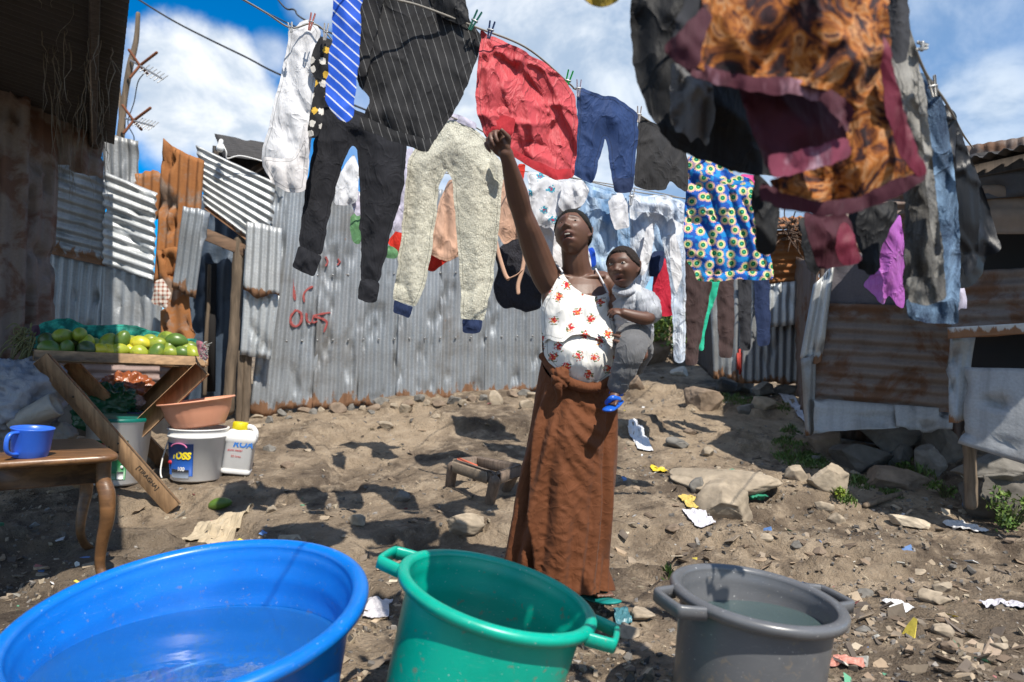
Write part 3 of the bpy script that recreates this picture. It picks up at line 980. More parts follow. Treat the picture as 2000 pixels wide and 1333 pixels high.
sheet('metal_sheet', [(1352, 500, 8.3), (1384, 500, 7.0), (1396, 742, 7.0), (1364, 712, 8.3)], 'v', Z_NEARBLACK, sa, seed=56)
rp = MB()
for k in range(9):
    x = 1441 + k * 4
    rp.add(*g_box(P(x, 706 + (k * 37 % 9), 6.925), (0.019, 0.012, 0.17 + 0.03 * (k * 53 % 5))))
rp.build('red_paint', flat('red_paint_faded', (0.36, 0.035, 0.025), 0.75, 0, 0.5, 25), sa)
jb = MB()
r2 = np.random.default_rng(5)
for k in range(26):
    o = P(r2.uniform(1515, 1580), r2.uniform(425, 462), 6.6)
    jb.add(*g_beam(o, o + r2.normal(size=3) * np.array([.16, .1, .06]), 0.02, 0.02))
for k in range(14):
    o = P(r2.uniform(1530, 1575), r2.uniform(440, 470), 6.5)
    jb.add(*g_tube([o, o + r2.normal(size=3) * .06, o + r2.normal(size=3) * .12 - [0, 0, .06]], .006, 5, True, 8))
jb.build('roof_scrap', flat('scrap_brown', (0.10, 0.06, 0.04), 0.9, 0, 0.5), sa)

# ---- brown rusted shack on the right, with its roof running past the frame
sb = thing('tin_shack', P(1720, 850, 5.2), 'brown rusted corrugated shack with a peeling corner strip, standing on loose stones', 'shack')
S([(1603, 592, 5.3), (1866, 600, 4.95), (1858, 806, 4.95), (1578, 782, 5.3)], 'h', Z_BROWN2, sb, pitch=0.085, amp=0.013, rag=(0.02, 0.0), dent=0.012, seed=60)
S([(1612, 500, 5.33), (1870, 480, 4.98), (1866, 604, 4.98), (1606, 600, 5.33)], 'v', Z_PLUM, sb, plain=True, dent=0.01, seed=61)
S([(1600, 345, 5.36), (1880, 330, 5.0), (1872, 490, 5.0), (1610, 510, 5.36)], 'h', Z_OLDDARK, sb, seed=62)
S([(1590, 548, 5.27), (1629, 522, 5.22), (1606, 705, 5.2), (1560, 712, 5.3)], 'v', Z_LIGHTR, sb, pitch=0.1, amp=0.02, rag=(0.05, 0.05), dent=0.06, seed=63)
S([(1562, 700, 5.28), (1594, 690, 5.26), (1590, 850, 5.26), (1572, 852, 5.3)], 'v', Z_GREY, sb, pitch=0.12, amp=0.02, rag=(0.03, 0.05), dent=0.05, seed=64)
S([(1586, 778, 5.22), (1760, 794, 5.1), (1752, 838, 5.02), (1590, 846, 5.12)], 'h', Z_WHITE, sb, pitch=0.2, amp=0.012, dent=0.03, rag=(0.02, 0.04), seed=65)
S([(1745, 792, 5.08), (1862, 800, 4.96), (1860, 840, 4.92), (1750, 834, 5.0)], 'v', Z_WHITE, sb, plain=True, dent=0.04, rag=(0, 0.03), seed=66)
sheet('metal_sheet', [(1548, 500, 7.1), (1600, 520, 5.34), (1580, 830, 5.34), (1558, 760, 7.1)], 'v', Z_BROWN, sb, seed=67)
C0 = np.array([2.32, 4.54, 2.2])
rq = [C0, C0 + [1.9, 1.5, 0.25], C0 + [3.2, -0.7, 0.25], C0 + [0.93, -1.6, 0.0]]
tt = np.linspace(0, 1, 121)
ss = np.linspace(0, 1, 13)
V = np.array([rq[0] * (1 - a) * (1 - b) + rq[1] * b * (1 - a) + rq[2] * a * b + rq[3] * a * (1 - b) + np.array([0, 0, .013 * math.sin(a * 24 * 6.283) - .05 * b * (1 - b)]) for b in ss for a in tt])
V[:, 2] += 0.03 * (fbm(V * 2.5, 3, 4) - .5)
Fc = [(r * 121 + k, r * 121 + k + 1, (r + 1) * 121 + k + 1, (r + 1) * 121 + k) for r in range(12) for k in range(120)]
mesh('roof', V, Fc, Z_NEARBLACK, sb, uv=np.stack([np.tile(tt * 1.9, 13), np.repeat(ss * 2.4, 121)], -1), solid=0.003)
mesh('roof_beam', *g_beam(rq[0] + [.06, .1, -.06], rq[3] + [.1, .1, -.06], 0.05, 0.08), W_DARK, sb)
sheet('eave_board', [(1884, 300, 4.05), (2150, 285, 3.6), (2150, 375, 3.6), (1890, 392, 4.05)], 'h', Z_NEARBLACK, sb, plain=True, dent=0.05, seed=68)
M_TARP = fabric('tarpaulin_brown', (0.16, 0.115, 0.082), 0.4, 0.8, 0, 0.6, 8)
sheet('awning', [(1880, 372, 4.12), (2150, 352, 3.7), (2150, 455, 3.55), (1886, 452, 3.95)], 'h', M_TARP, sb, pitch=0.2, amp=0.018, rag=(0.02, 0.05), dent=0.06, seed=69)
# window band, ledge, stall front
sheet('hole_shade_sheet', [(1868, 425, 4.45), (2170, 410, 3.9), (2170, 545, 3.9), (1868, 550, 4.45)], 'h', flat('window_hole_shade', (0.012, 0.012, 0.012), .9), sb, plain=True, seed=70)  # near-black sheet stands in for the shade inside the window hole
S([(1856, 532, 4.3), (2170, 512, 3.75), (2170, 642, 3.72), (1858, 646, 4.27)], 'h', Z_BROWN2, sb, pitch=0.085, amp=0.014, seed=71)
sheet('ledge', [(1852, 640, 4.2), (2170, 622, 3.65), (2170, 642, 3.65), (1853, 662, 4.2)], 'h', Z_LIGHTR, sb, plain=True, dent=0.01, seed=72, thick=0.03)
sheet('hole_shade_sheet', [(1880, 640, 4.5), (2170, 630, 3.95), (2170, 735, 3.95), (1880, 735, 4.5)], 'h', flat('opening_hole_shade', (0.01, 0.01, 0.011), .9), sb, plain=True, seed=73)  # near-black sheet paints the shade within this opening
S([(1856, 655, 4.22), (1908, 652, 4.18), (1886, 826, 4.16), (1850, 826, 4.22)], 'v', Z_GREY, sb, pitch=0.14, amp=0.015, dent=0.06, rag=(0.01, 0.03), seed=74)
S([(1886, 718, 4.18), (2170, 722, 3.6), (2170, 960, 3.5), (1876, 868, 4.1)], 'h', Z_WHITE, sb, plain=True, dent=0.045, rag=(0.03, 0.02), seed=75)
post('corner_post', (1893, 850, 4.2), (1897, 985, 4.2), 0.036, W_POST, sb, 15)
S([(1600, 330, 5.9), (2560, 180, 4.7), (2560, 1000, 4.7), (1600, 850, 5.9)], 'v', Z_BROWN, sb, seed=78)
# ------------------------------------------------------------------ cloth
def resample(poly, sp):
    poly = np.asarray(poly, float)
    out = []
    n = len(poly)
    for i in range(n):
        a, b = poly[i], poly[(i + 1) % n]
        k = max(1, int(round(np.linalg.norm(b - a) / sp)))
        for j in range(k):
            out.append(a + (b - a) * j / k)
    out = np.array(out)
    sm = (np.roll(out, 1, 0) + 2 * out + np.roll(out, -1, 0)) / 4
    return (np.roll(sm, 1, 0) + 2 * sm + np.roll(sm, -1, 0)) / 4


def inside(pts, poly):
    x, y = pts[:, 0][:, None], pts[:, 1][:, None]
    x0, y0 = poly[:, 0], poly[:, 1]
    x1, y1 = np.roll(x0, -1), np.roll(y0, -1)
    c = ((y0 > y) != (y1 > y)) & (x < (x1 - x0) * (y - y0) / (y1 - y0 + 1e-12) + x0)
    return c.sum(1) % 2 == 1


def edge_dist(pts, poly):
    a = poly
    b = np.roll(poly, -1, 0)
    ab = b - a
    L2 = (ab ** 2).sum(1) + 1e-12
    out = np.empty(len(pts))
    for s in range(0, len(pts), 2000):
        p = pts[s:s + 2000]
        t = np.clip(((p[:, None] - a) * ab).sum(-1) / L2, 0, 1)
        out[s:s + 2000] = np.sqrt(((p[:, None] - (a + t[..., None] * ab)) ** 2).sum(-1)).min(1)
    return out


def cloth(name, outline, d, mat, parent=None, th=0.02, fold=0.012, ff=22.0, ang=0.0, sp=6.0, gx=0.0, gy=0.0, seed=0, wrk=0.004, uvrot=0.0, dfun=None, shift=0.0, wavy=1.2, tuft=0.0, aniso=0.16, back=0.7):
    """hanging cloth with body: front and back faces joined along the outline (pixels of the photo, at depth d);
    ff = folds per metre across, running at 'ang' degrees from straight down"""
    ol = resample(outline, sp)
    m_px = d / FPX
    jit = np.stack([fbm(ol * 0.05 + seed, 3, 40 + seed) - .5, fbm(ol * 0.05 + seed + 9, 3, 41 + seed) - .5], -1) * 2 * wavy
    ol = ol + jit * sp * 0.5
    lo, hi = ol.min(0), ol.max(0)
    gy_, k = np.arange(lo[1], hi[1], sp * 0.87), 0
    pts = []
    for y in gy_:
        xx = np.arange(lo[0] + (sp / 2 if k % 2 else 0), hi[0], sp)
        pts.append(np.stack([xx, np.full_like(xx, y)], -1))
        k += 1
    pts = np.concatenate(pts)
    pts = pts[inside(pts, ol)]
    if len(pts):
        pts = pts[edge_dist(pts, ol) > sp * 0.55]
    allp = np.concatenate([ol, pts]) if len(pts) else ol
    n = len(ol)
    vc, _, fc, *_r = delaunay_2d_cdt([Vector(p) for p in allp], [(i, (i + 1) % n) for i in range(n)], [], 1, 0.01)
    v2 = np.array([tuple(v) for v in vc])
    fc = [tuple(f) for f in fc if len(f) == 3]
    ed = edge_dist(v2, ol) * m_px
    ed[ed < 0.02 * m_px * sp] = 0
    x, y = v2[:, 0] * m_px, v2[:, 1] * m_px
    ca, sa_ = math.cos(math.radians(ang)), math.sin(math.radians(ang))
    u, w = x * ca + y * sa_, -x * sa_ + y * ca
    cx, cy = v2.mean(0)
    dep = dfun(v2[:, 0], v2[:, 1]) if dfun else d + gx * (v2[:, 0] - cx) / 100 + gy * (v2[:, 1] - cy) / 100
    # body of the cloth: flat hems that swell gently towards the middle
    rim = max(0.045, th * 2.4)
    t = np.minimum(ed / rim, 1)
    b = th * 0.62 * t * t * (3 - 2 * t)
    # long pleats with soft crests and tight valleys, opening downwards
    tv = (v2[:, 1] - lo[1]) / max(hi[1] - lo[1], 1)
    W2 = np.stack([u, w], -1)
    ph = u * ff * 0.5 + 1.5 * (fbm(W2 * np.array([3.0, 2.0]) + seed, 2, seed + 60) - .5) * 2 + 0.9 * (fbm(W2 * np.array([9.0, 3.0]), 2, seed + 61) - .5)
    pl = np.abs(np.sin(np.pi * ph)) ** 0.75
    amp = 0.35 + 1.0 * fbm(W2 * np.array([4.0, 2.5]) + 7, 2, seed + 62)
    f = fold * 1.5 * (pl - 0.6) * amp * (0.45 + 0.75 * tv)
    f = f + fold * 1.5 * (fbm(W2 * np.array([5, 2.2]), 2, seed + 68) - 0.5)
    # sharp creases in two directions
    for a_deg, sc, k in ((32, 8.0, 1.0), (-38, 10.0, .8), (8, 15.0, .6)):
        c2, s2 = math.cos(math.radians(a_deg)), math.sin(math.radians(a_deg))
        q = np.stack([(u * c2 + w * s2) * sc, (-u * s2 + w * c2) * sc * .30], -1)
        q = q + .5 * (fbm(W2 * 6 + a_deg, 2, seed + 72) - .5)[:, None]
        n_ = fbm(q, 2, seed + 73 + int(sc), .35)
        f = f + wrk * 1.9 * k * (np.clip(1 - np.abs(2 * n_ - 1) * 3.2, 0, 1) ** 2 - .25)
    if tuft:
        f = f + tuft * (vn(np.stack([x, y * .6], -1) * 190, seed) + vn(np.stack([x, y * .6], -1) * 90, seed + 1) - 1)
    Pc = Pv(v2[:, 0], v2[:, 1], dep - shift - f)
    nrm = np.array([0, -1.0, 0])
    front = Pc + nrm * (b + 0.001)[:, None]
    bk = Pc - nrm * (b * back + 0.001)[:, None]
    V = np.concatenate([front, bk])
    nv_ = len(v2)
    F1 = []
    for f3 in fc:
        a, b_, c = (v2[i] for i in f3)
        cr = (b_[0] - a[0]) * (c[1] - a[1]) - (b_[1] - a[1]) * (c[0] - a[0])
        F1.append(f3 if cr < 0 else f3[::-1])
    F2 = [tuple(int(i) + nv_ for i in t3[::-1]) for t3 in F1]
    cr_, sr_ = math.cos(math.radians(uvrot)), math.sin(math.radians(uvrot))
    uv = np.stack([x * cr_ - y * sr_, -(x * sr_ + y * cr_)], -1)
    ee = np.concatenate([ed, ed])
    if (hi - lo).min() * m_px < 0.21:
        ee = ee * 0 + 1.0          # too small for a sewn hem
    return mesh(name, V, F1 + F2, mat, parent, uv=np.concatenate([uv, uv]), col=np.repeat(ee[:, None], 3, 1))


FB = {}


def fab(key, *a, **k):
    if key not in FB:
        FB[key] = fabric('cloth_' + key, *a, **k)
    return FB[key]


BLACK = fab('charcoal_knit', (0.016, 0.0165, 0.021), 0.25, 0.9, 0.12)
PINS = fabric('cloth_pinstripe', (0, 0, 0), 0.2, 0.85, 0.1, 0.5, 20, pat_stripes((0.020, 0.020, 0.022), (0.16, 0.16, 0.16), 0.026, 0.07, -17))
STRIPE = fabric('cloth_blue_stripe', (0, 0, 0), 0.1, 0.7, 0.1, 0.3, 14, pat_stripes((0.012, 0.085, 0.52), (0.62, 0.64, 0.70), 0.027, 0.16, -48))
RED = fab('coral_red', (0.46, 0.060, 0.070), 0.3, 0.55, 0.1, bstr=0.8, wr=34)
REDCUFF = fab('deep_red_rib', (0.36, 0.022, 0.03), 0.3, 0.9, 0.2)
NAVY = fab('navy_blue', (0.014, 0.036, 0.115), 0.35, 0.75, 0.1, bstr=.7)
NAVYC = fab('navy_rib', (0.016, 0.028, 0.075), 0.2, 0.9)
CHAR = fab('washed_black', (0.026, 0.025, 0.026), 0.3, 0.85, 0.12, bstr=.7)
WHITE = fab('white_cotton', (0.62, 0.62, 0.64), 0.1, 0.85, 0.05)
OFFW = fab('off_white', (0.58, 0.56, 0.56), 0.10, 0.85)
LAV = fab('pale_lavender', (0.50, 0.47, 0.57), 0.1, 0.85)
FLORB = fabric('cloth_black_flowers', (0, 0, 0), 0.2, 0.85, 0.1, 0.5, 22, pat_flowers_dark)
FLEECE = fabric('cloth_fleece', (0, 0, 0), 0.2, 1.0, 0.5, 0.6, 240, pat_fleece, bdist=0.012)
BRED = fab('bright_red', (0.55, 0.025, 0.012), 0.2, 0.7)
NUDE = fab('peach_beige', (0.52, 0.32, 0.225), 0.2, 0.75)
SHEER = fab('sheer_black', (0.022, 0.022, 0.03), 0.6, 0.8, wr=90)
EMB = fabric('cloth_embroidered', (0, 0, 0), 0.08, 0.8, 0.1, 0.5, 22, pat_embroid)
JEAN = fabric('denim_light', (0, 0, 0), 0.2, 0.85, 0.1, 0.6, 30, pat_denim((0.13, 0.24, 0.40), (0.42, 0.54, 0.68)))
JEANW = fabric('denim_bleached', (0, 0, 0), 0.15, 0.85, 0.1, 0.7, 30, pat_denim((0.34, 0.42, 0.54), (0.68, 0.71, 0.76)))
CRIM = fab('crimson', (0.42, 0.012, 0.035), 0.25, 0.75)
DAISY = fabric('cloth_daisy', (0, 0, 0), 0.15, 0.75, 0.1, 0.4, 18, pat_daisy)
PINK = fab('hot_pink', (0.55, 0.06, 0.22), 0.2)
BROWNK = fab('brown_knit', (0.055, 0.033, 0.032), 0.25, 0.9, 0.3)
MINT = fab('mint_green', (0.02, 0.42, 0.26), 0.2, 0.7)
GREYK = fab('slate_grey', (0.03, 0.031, 0.037), 0.25, 0.9)
BATIK = fabric('cloth_batik', (0, 0, 0), 0.2, 0.75, 0.1, 0.6, 20, pat_batik)
MAROON = fab('maroon_velvet', (0.050, 0.007, 0.017), 0.45, 0.75, 0.3, bstr=.9, wr=18)
MAROON2 = fab('maroon_bright', (0.13, 0.009, 0.028), 0.5, 0.6, 0.2, bstr=.9, wr=18)
MHEM = fab('maroon_spotted_hem', (0.06, 0.009, 0.02), 0.45, 0.8, 0.3, bstr=.9, wr=18, fade=(0.28, 0.15, 0.19))
MCUFF = fab('faded_cuff', (0.13, 0.022, 0.045), 0.5, 0.85, fade=(0.42, 0.30, 0.36))
PURPLE = fab('purple_satin', (0.36, 0.10, 0.40), 0.25, 0.4, 0.3, bstr=.8)
STONE = fabric('cloth_stonewash', (0, 0, 0), 0.2, 0.9, 0.1, 0.9, 30, pat_denim((0.05, 0.048, 0.046), (0.27, 0.26, 0.24)))
INDIGO = fabric('denim_indigo', (0, 0, 0), 0.2, 0.9, 0.1, 0.8, 30, pat_denim((0.014, 0.028, 0.06), (0.17, 0.27, 0.40)))
LEATHER = fab('black_leather', (0.011, 0.012, 0.015), 0.2, 0.42, 0.0, bstr=.5, wr=10)
JACK = fab('black_jacket', (0.007, 0.0075, 0.0095), 0.3, 0.65, 0.05, bstr=.6)
GLIN = fab('grey_lining', (0.12, 0.12, 0.125), 0.3, 0.8, bstr=1.0, wr=16)
OLIVE = fab('mustard_wool', (0.30, 0.21, 0.03), 0.4, 0.95, 0.4, wr=60)

# ------------------------------------------------------------------ ropes
def rope(name, pts, label, r=0.004, mat=M_ROPE, cat='clothes line', n=90, group=None):
    p = [P(*q) if len(q) == 3 else q for q in pts]
    o = mesh(name, *g_tube(p, r, 6, True, n), mat)
    tag(o, label, cat, group)
    return o


rope('clothes_line', [(560, -150, 2.0), (690, -28, 2.2), (820, 12, 2.34), (925, 52, 2.46), (1030, 95, 2.68), (1112, 164, 2.9), (1128, 176, 2.95), (1200, 198, 3.1), (1250, 226, 3.25), (1345, 285, 3.6), (1450, 335, 4.0), (1680, 352, 4.6)],
     'clothes line holding the pinstripe shorts, the red jacket and the small blue trousers')
rope('clothes_line', [(455, -12, 2.75), (520, 26, 2.95), (568, 55, 3.1), (612, 47, 3.12), (645, 74, 3.15), (705, 160, 3.25), (875, 226, 3.42), (950, 262, 3.6), (1040, 328, 4.4), (1130, 350, 4.55), (1235, 374, 4.65), (1340, 388, 4.8), (1470, 400, 6.7)],
     'sagging line behind, holding the white shirt, the black joggers and the fleece trousers')
rope('clothes_line', [(900, -760, 1.0), (1230, -450, 1.45), (1400, -490, 1.18), (1560, -500, 1.2), (1710, -310, 1.4), (1752, -30, 1.55), (1800, 128, 1.7), (1850, 205, 1.95), (1880, 262, 2.6), (1900, 290, 4.0)],
     'nearest clothes line, holding the orange batik dress and the black leather jacket')
rope('clothes_line', [(690, 345, 4.3), (800, 318, 4.4), (880, 340, 4.45), (985, 335, 4.5), (1045, 338, 4.9), (1300, 380, 5.3), (1440, 420, 6.9)], 'far clothes line with the peach and red clothes, in front of the zinc wall')
rope('overhead_cable', [(160, -70, 9), (268, -2, 9), (340, 42, 9), (410, 78, 8.8), (480, 112, 8.5), (560, 152, 8.2), (800, 250, 7.8)], 'black overhead cable with knots, slanting past the white cloud', 0.012, M_CABLE, 'cable')
rope('overhead_cable', [(300, -90, 9), (470, -2, 8.5), (530, 30, 8.3), (600, 62, 8.0), (800, 140, 7.5)], 'thin upper black cable crossing the blue sky above the white shirt', 0.009, M_CABLE, 'cable')
rope('overhead_cable', [(500, -60, 7), (553, 12, 7), (575, 20, 7), (600, 42, 7), (760, 120, 7)], 'short black cable with a tangle beside the white shirt\'s peg', 0.009, M_CABLE, 'cable')


def peg(top, bot, d, col, label):
    a, b = P(*top, d), P(*bot, d)
    ax = (b - a) / np.linalg.norm(b - a)
    sx = np.array([ax[2], 0, -ax[0]])
    o = thing('clothes_peg', b, label, 'clothes peg', 'pegs on the clothes lines')
    m = plastic('peg_plastic', col, 0.35, 0.1)
    L = np.linalg.norm(b - a)
    w = max(0.006, L * 0.075)
    for s in (-1, 1):
        mesh('jaw', *g_beam(a + sx * s * w * 1.5, b + sx * s * w * .5, w, w * 1.4, (0, 1, 0), 0.0015), m, o)
    mesh('spring', *g_tube([a + (b - a) * .5 - sx * w * 1.4, a + (b - a) * .5 + sx * w * 1.4], w * 0.8, 8), M_STEEL, o)


peg((566, 44), (569, 64), 3.06, (0.6, 0.6, 0.6), 'white peg at the left shoulder of the white ribbed shirt')
peg((612, 26), (604, 60), 3.06, (0.5, 0.16, 0.13), 'salmon peg at the top of the white ribbed shirt')
peg((638, 46), (634, 80), 3.06, (0.5, 0.47, 0.44), 'pale peg at the top of the black floral garment')
peg((937, 22), (917, 60), 2.40, (0.005, 0.12, 0.08), 'dark green peg at the corner of the pinstripe shorts')
peg((962, 42), (954, 76), 2.44, (0.012, 0.03, 0.10), 'navy peg at the left corner of the red jacket')
peg((1115, 138), (1103, 178), 2.82, (0.01, 0.30, 0.05), 'bright green peg at the right corner of the red jacket')
peg((1131, 156), (1129, 190), 2.88, (0.38, 0.34, 0.42), 'pale lilac peg on the waistband of the small blue trousers')
peg((1249, 208), (1247, 240), 3.18, (0.45, 0.40, 0.38), 'pale peg between the small blue trousers and the black shorts')
peg((1236, 366), (1231, 402), 4.5, (0.6, 0.6, 0.6), 'white peg on the bleached torn jeans')
peg((1790, 90), (1812, 92), 1.6, (0.62, 0.62, 0.6), 'white peg sticking out beside the stonewashed jeans')
peg((1818, 148), (1826, 190), 1.75, (0.3, 0.29, 0.27), 'grey peg on the waistband of the indigo jeans')

# ------------------------------------------------------------------ front line
g = cloth('striped_cloth', [(655, -70), (713, -70), (703, 60), (697, 150), (690, 233), (668, 238), (650, 222), (633, 196), (640, 150), (648, 80)], 2.22, STRIPE, th=0.008, fold=.004, ff=12, seed=1, sp=7)
tag(g, 'blue cloth with diagonal white stripes hanging left of the pinstripe shorts', 'cloth')
g = cloth('pinstripe_shorts', [(712, -80), (905, -80), (908, -5), (918, 40), (939, 66), (936, 105), (922, 140), (903, 190), (882, 228), (858, 262), (833, 297), (800, 286), (765, 274), (735, 262), (704, 248), (716, 215), (722, 190), (700, 168), (694, 140), (697, 60)], 2.42, PINS, th=0.03, fold=.012, ff=9, ang=-20, seed=2, gx=0.03, sp=6)
tag(g, 'dark grey pinstripe shorts hanging slanted at the front of the line', 'shorts')
cloth('leg', [(704, -70), (760, -70), (742, 40), (724, 110), (716, 152), (697, 148), (696, 80)], 2.36, PINS, g, th=.02, fold=.008, seed=3, ang=-10)
cloth('hem_band', [(704, 226), (735, 240), (770, 254), (802, 264), (834, 275), (846, 262), (850, 270), (833, 298), (800, 287), (765, 275), (735, 263), (702, 249)], 2.385, PINS, g, th=.012, fold=.004, seed=4, sp=5)
cloth('waist_inner_shade', [(830, -60), (895, -60), (908, 0), (918, 44), (896, 50), (866, 38), (842, 10)], 2.40, JACK, g, th=.02, fold=.01, seed=5)  # near-black cloth painted as the shade inside the waist
rj = cloth('red_jacket', [(938, 58), (953, 70), (975, 76), (1012, 95), (1058, 120), (1088, 142), (1108, 162), (1124, 184), (1128, 235), (1127, 300), (1119, 347), (1085, 350), (1052, 334), (1012, 310), (990, 292), (968, 284), (945, 262), (933, 226), (928, 195), (934, 120)], 2.66, RED, th=0.03, fold=.042, ff=9, ang=-32, seed=6, gx=0.11, sp=4.5, wrk=.011)
tag(rj, 'coral red jacket on the line, its hem in the woman\'s raised hand', 'jacket')
cloth('hem_band', [(948, 262), (968, 276), (990, 284), (1014, 298), (1052, 318), (1086, 332), (1116, 330), (1119, 349), (1085, 352), (1050, 336), (1010, 312), (988, 296), (962, 290)], 2.62, REDCUFF, rj, th=.022, fold=.006, seed=7, gx=.11, sp=5)
cloth('sleeve', [(940, 190), (975, 180), (1003, 205), (1012, 235), (1002, 268), (985, 284), (960, 282), (946, 262), (938, 235)], 2.60, RED, rj, th=.045, fold=.014, ff=14, ang=-15, seed=8, sp=5, wrk=.006)
cloth('cuff', [(955, 236), (985, 226), (1008, 232), (1004, 262), (990, 276), (966, 282), (950, 264)], 2.57, REDCUFF, rj, th=.03, fold=.006, seed=9, sp=5)
g = cloth('child_trousers', [(1126, 170), (1160, 182), (1202, 190), (1225, 205), (1246, 226), (1245, 280), (1240, 330), (1234, 374), (1200, 374), (1194, 340), (1186, 290), (1181, 268), (1174, 300), (1166, 330), (1158, 357), (1138, 350), (1119, 341), (1122, 300), (1127, 240)], 3.02, NAVY, th=0.04, fold=.012, ff=12, ang=-8, seed=10, gx=0.14, sp=5, wrk=.005)
tag(g, 'small navy blue child\'s trousers pegged beside the red jacket', 'trousers')
cloth('cuff', [(1122, 318), (1140, 324), (1164, 330), (1157, 359), (1138, 352), (1117, 342)], 2.93, NAVY, g, th=.03, fold=.008, seed=11, sp=4)
cloth('cuff', [(1197, 346), (1218, 350), (1238, 345), (1234, 377), (1215, 379), (1199, 374)], 3.02, NAVYC, g, th=.03, fold=.006, seed=12, sp=4)
g = cloth('black_shorts', [(1247, 222), (1270, 238), (1300, 256), (1338, 275), (1345, 330), (1343, 376), (1326, 368), (1313, 354), (1306, 352), (1300, 373), (1272, 373), (1237, 362), (1242, 300)], 3.36, CHAR, th=0.035, fold=.014, ff=13, ang=8, seed=13, gx=0.2, sp=5, wrk=.006)
tag(g, 'faded black shorts hanging right of the small navy trousers', 'shorts')

# ------------------------------------------------------------------ second line
g = cloth('white_shirt', [(565, 56), (580, 53), (590, 42), (612, 38), (627, 62), (622, 120), (616, 190), (612, 250), (606, 300), (596, 360), (590, 378), (566, 376), (545, 366), (522, 342), (511, 314), (516, 285), (530, 225), (548, 150), (560, 95)], 3.16, WHITE, th=0.03, fold=.016, ff=12, ang=-14, seed=14, sp=5, wrk=.005)
tag(g, 'white ribbed shirt hanging at the far left end of the laundry', 'shirt')
cloth('lower_panel', [(513, 306), (545, 312), (575, 308), (586, 280), (594, 240), (604, 240), (604, 310), (597, 376), (560, 377), (530, 356), (512, 326)], 3.12, OFFW, g, th=.02, fold=.012, seed=15, sp=5)
g = cloth('floral_garment', [(624, 72), (644, 74), (652, 92), (644, 150), (634, 200), (630, 240), (616, 272), (598, 264), (606, 220), (616, 160), (604, 128), (612, 98)], 3.12, FLORB, th=.02, fold=.01, seed=16, sp=5)
tag(g, 'narrow black garment with white and yellow flowers beside the white shirt', 'garment')
g = cloth('black_joggers', [(634, 178), (700, 215), (772, 248), (797, 282), (787, 370), (766, 440), (753, 505), (740, 552), (703, 550), (704, 500), (703, 430), (702, 350), (697, 286), (688, 284), (670, 322), (655, 372), (638, 440), (629, 500), (583, 482), (590, 420), (600, 350), (618, 262)], 3.32, BLACK, th=0.045, fold=.010, ff=8, ang=-5, seed=17, sp=6, wrk=.004)
tag(g, 'black knitted joggers with ribbed cuffs hanging in front of the zinc wall', 'joggers')
cloth('cuff', [(584, 480), (606, 490), (629, 500), (613, 541), (590, 532), (570, 521)], 3.29, BLACK, g, th=.03, fold=.004, seed=18, sp=4)
cloth('cuff', [(704, 546), (722, 544), (741, 552), (734, 592), (716, 592), (698, 584)], 3.29, BLACK, g, th=.03, fold=.004, seed=19, sp=4)
g = cloth('fleece_trousers', [(797, 310), (815, 285), (845, 265), (868, 232), (920, 246), (948, 268), (962, 296), (985, 325), (978, 400), (972, 470), (962, 550), (946, 626), (901, 626), (899, 560), (894, 480), (888, 405), (882, 345), (872, 332), (858, 362), (852, 430), (841, 500), (830, 560), (812, 600), (767, 586), (775, 530), (784, 460), (790, 385)], 3.45, FLEECE, th=0.05, fold=.010, ff=8, ang=4, seed=20, sp=4.2, wrk=.002, tuft=.005)
tag(g, 'cream fleece trousers with navy cuffs, centre of the laundry', 'trousers')
cloth('cuff', [(769, 585), (790, 594), (808, 598), (799, 624), (784, 616), (766, 610)], 3.43, NAVYC, g, th=.03, fold=.004, seed=21, sp=4)
cloth('cuff', [(902, 624), (924, 626), (943, 625), (938, 650), (920, 652), (903, 650)], 3.43, NAVYC, g, th=.03, fold=.004, seed=22, sp=4)
cloth('waistband', [(874, 219), (905, 228), (932, 242), (930, 254), (900, 242), (870, 234)], 3.44, LAV, g, th=.015, fold=.004, seed=23, sp=4)
cloth('pocket', [(962, 300), (985, 326), (980, 356), (962, 344), (956, 320)], 3.39, FLEECE, g, th=.015, fold=.004, seed=24, sp=4)

# ------------------------------------------------------------------ far lines
def far(name, ol, d, m, label, cat, **k):
    kw = dict(th=.02, fold=.014, ff=14, sp=4.5, wrk=.006)
    kw.update(k)
    o = cloth(name, ol, d, m, **kw)
    tag(o, label, cat)
    return o


far('white_cloth', [(655, 356), (672, 325), (692, 300), (702, 330), (698, 396), (676, 402), (652, 402)], 4.3, WHITE, 'white cloth showing between the legs of the black joggers', 'cloth', seed=25)
far('lavender_cloth', [(682, 388), (702, 370), (706, 420), (696, 425)], 4.35, LAV, 'small pale lavender cloth behind the right leg of the black joggers', 'cloth', seed=26)
far('green_bag', [(686, 420), (700, 414), (708, 440), (704, 478), (690, 476), (684, 452)], 4.5, fab('green_film', (0.10, 0.22, 0.10), .4, .3), 'crumpled translucent green bag behind the black joggers', 'bag', seed=27)
far('green_bag', [(745, 490), (760, 478), (778, 490), (774, 506), (752, 505)], 4.6, fab('green_film', (0.1, .2, .1)), 'small green scrap hanging left of the fleece trousers', 'bag', seed=28)
far('lavender_shirt', [(786, 300), (806, 286), (808, 360), (796, 420), (790, 456), (772, 452), (760, 446), (772, 380)], 4.2, LAV, 'pale lavender shirt between the joggers and the fleece trousers', 'shirt', seed=29)
far('red_skirt', [(756, 472), (774, 448), (820, 440), (858, 430), (874, 470), (898, 500), (872, 514), (847, 532), (820, 521), (796, 510), (770, 488)], 4.75, BRED, 'bright red garment behind the legs of the fleece trousers', 'garment', seed=30)
far('peach_cloth', [(860, 392), (876, 350), (900, 352), (900, 500), (874, 512), (838, 498), (847, 440)], 4.5, NUDE, 'peach beige cloth between the legs of the fleece trousers', 'cloth', seed=31, fold=.02)
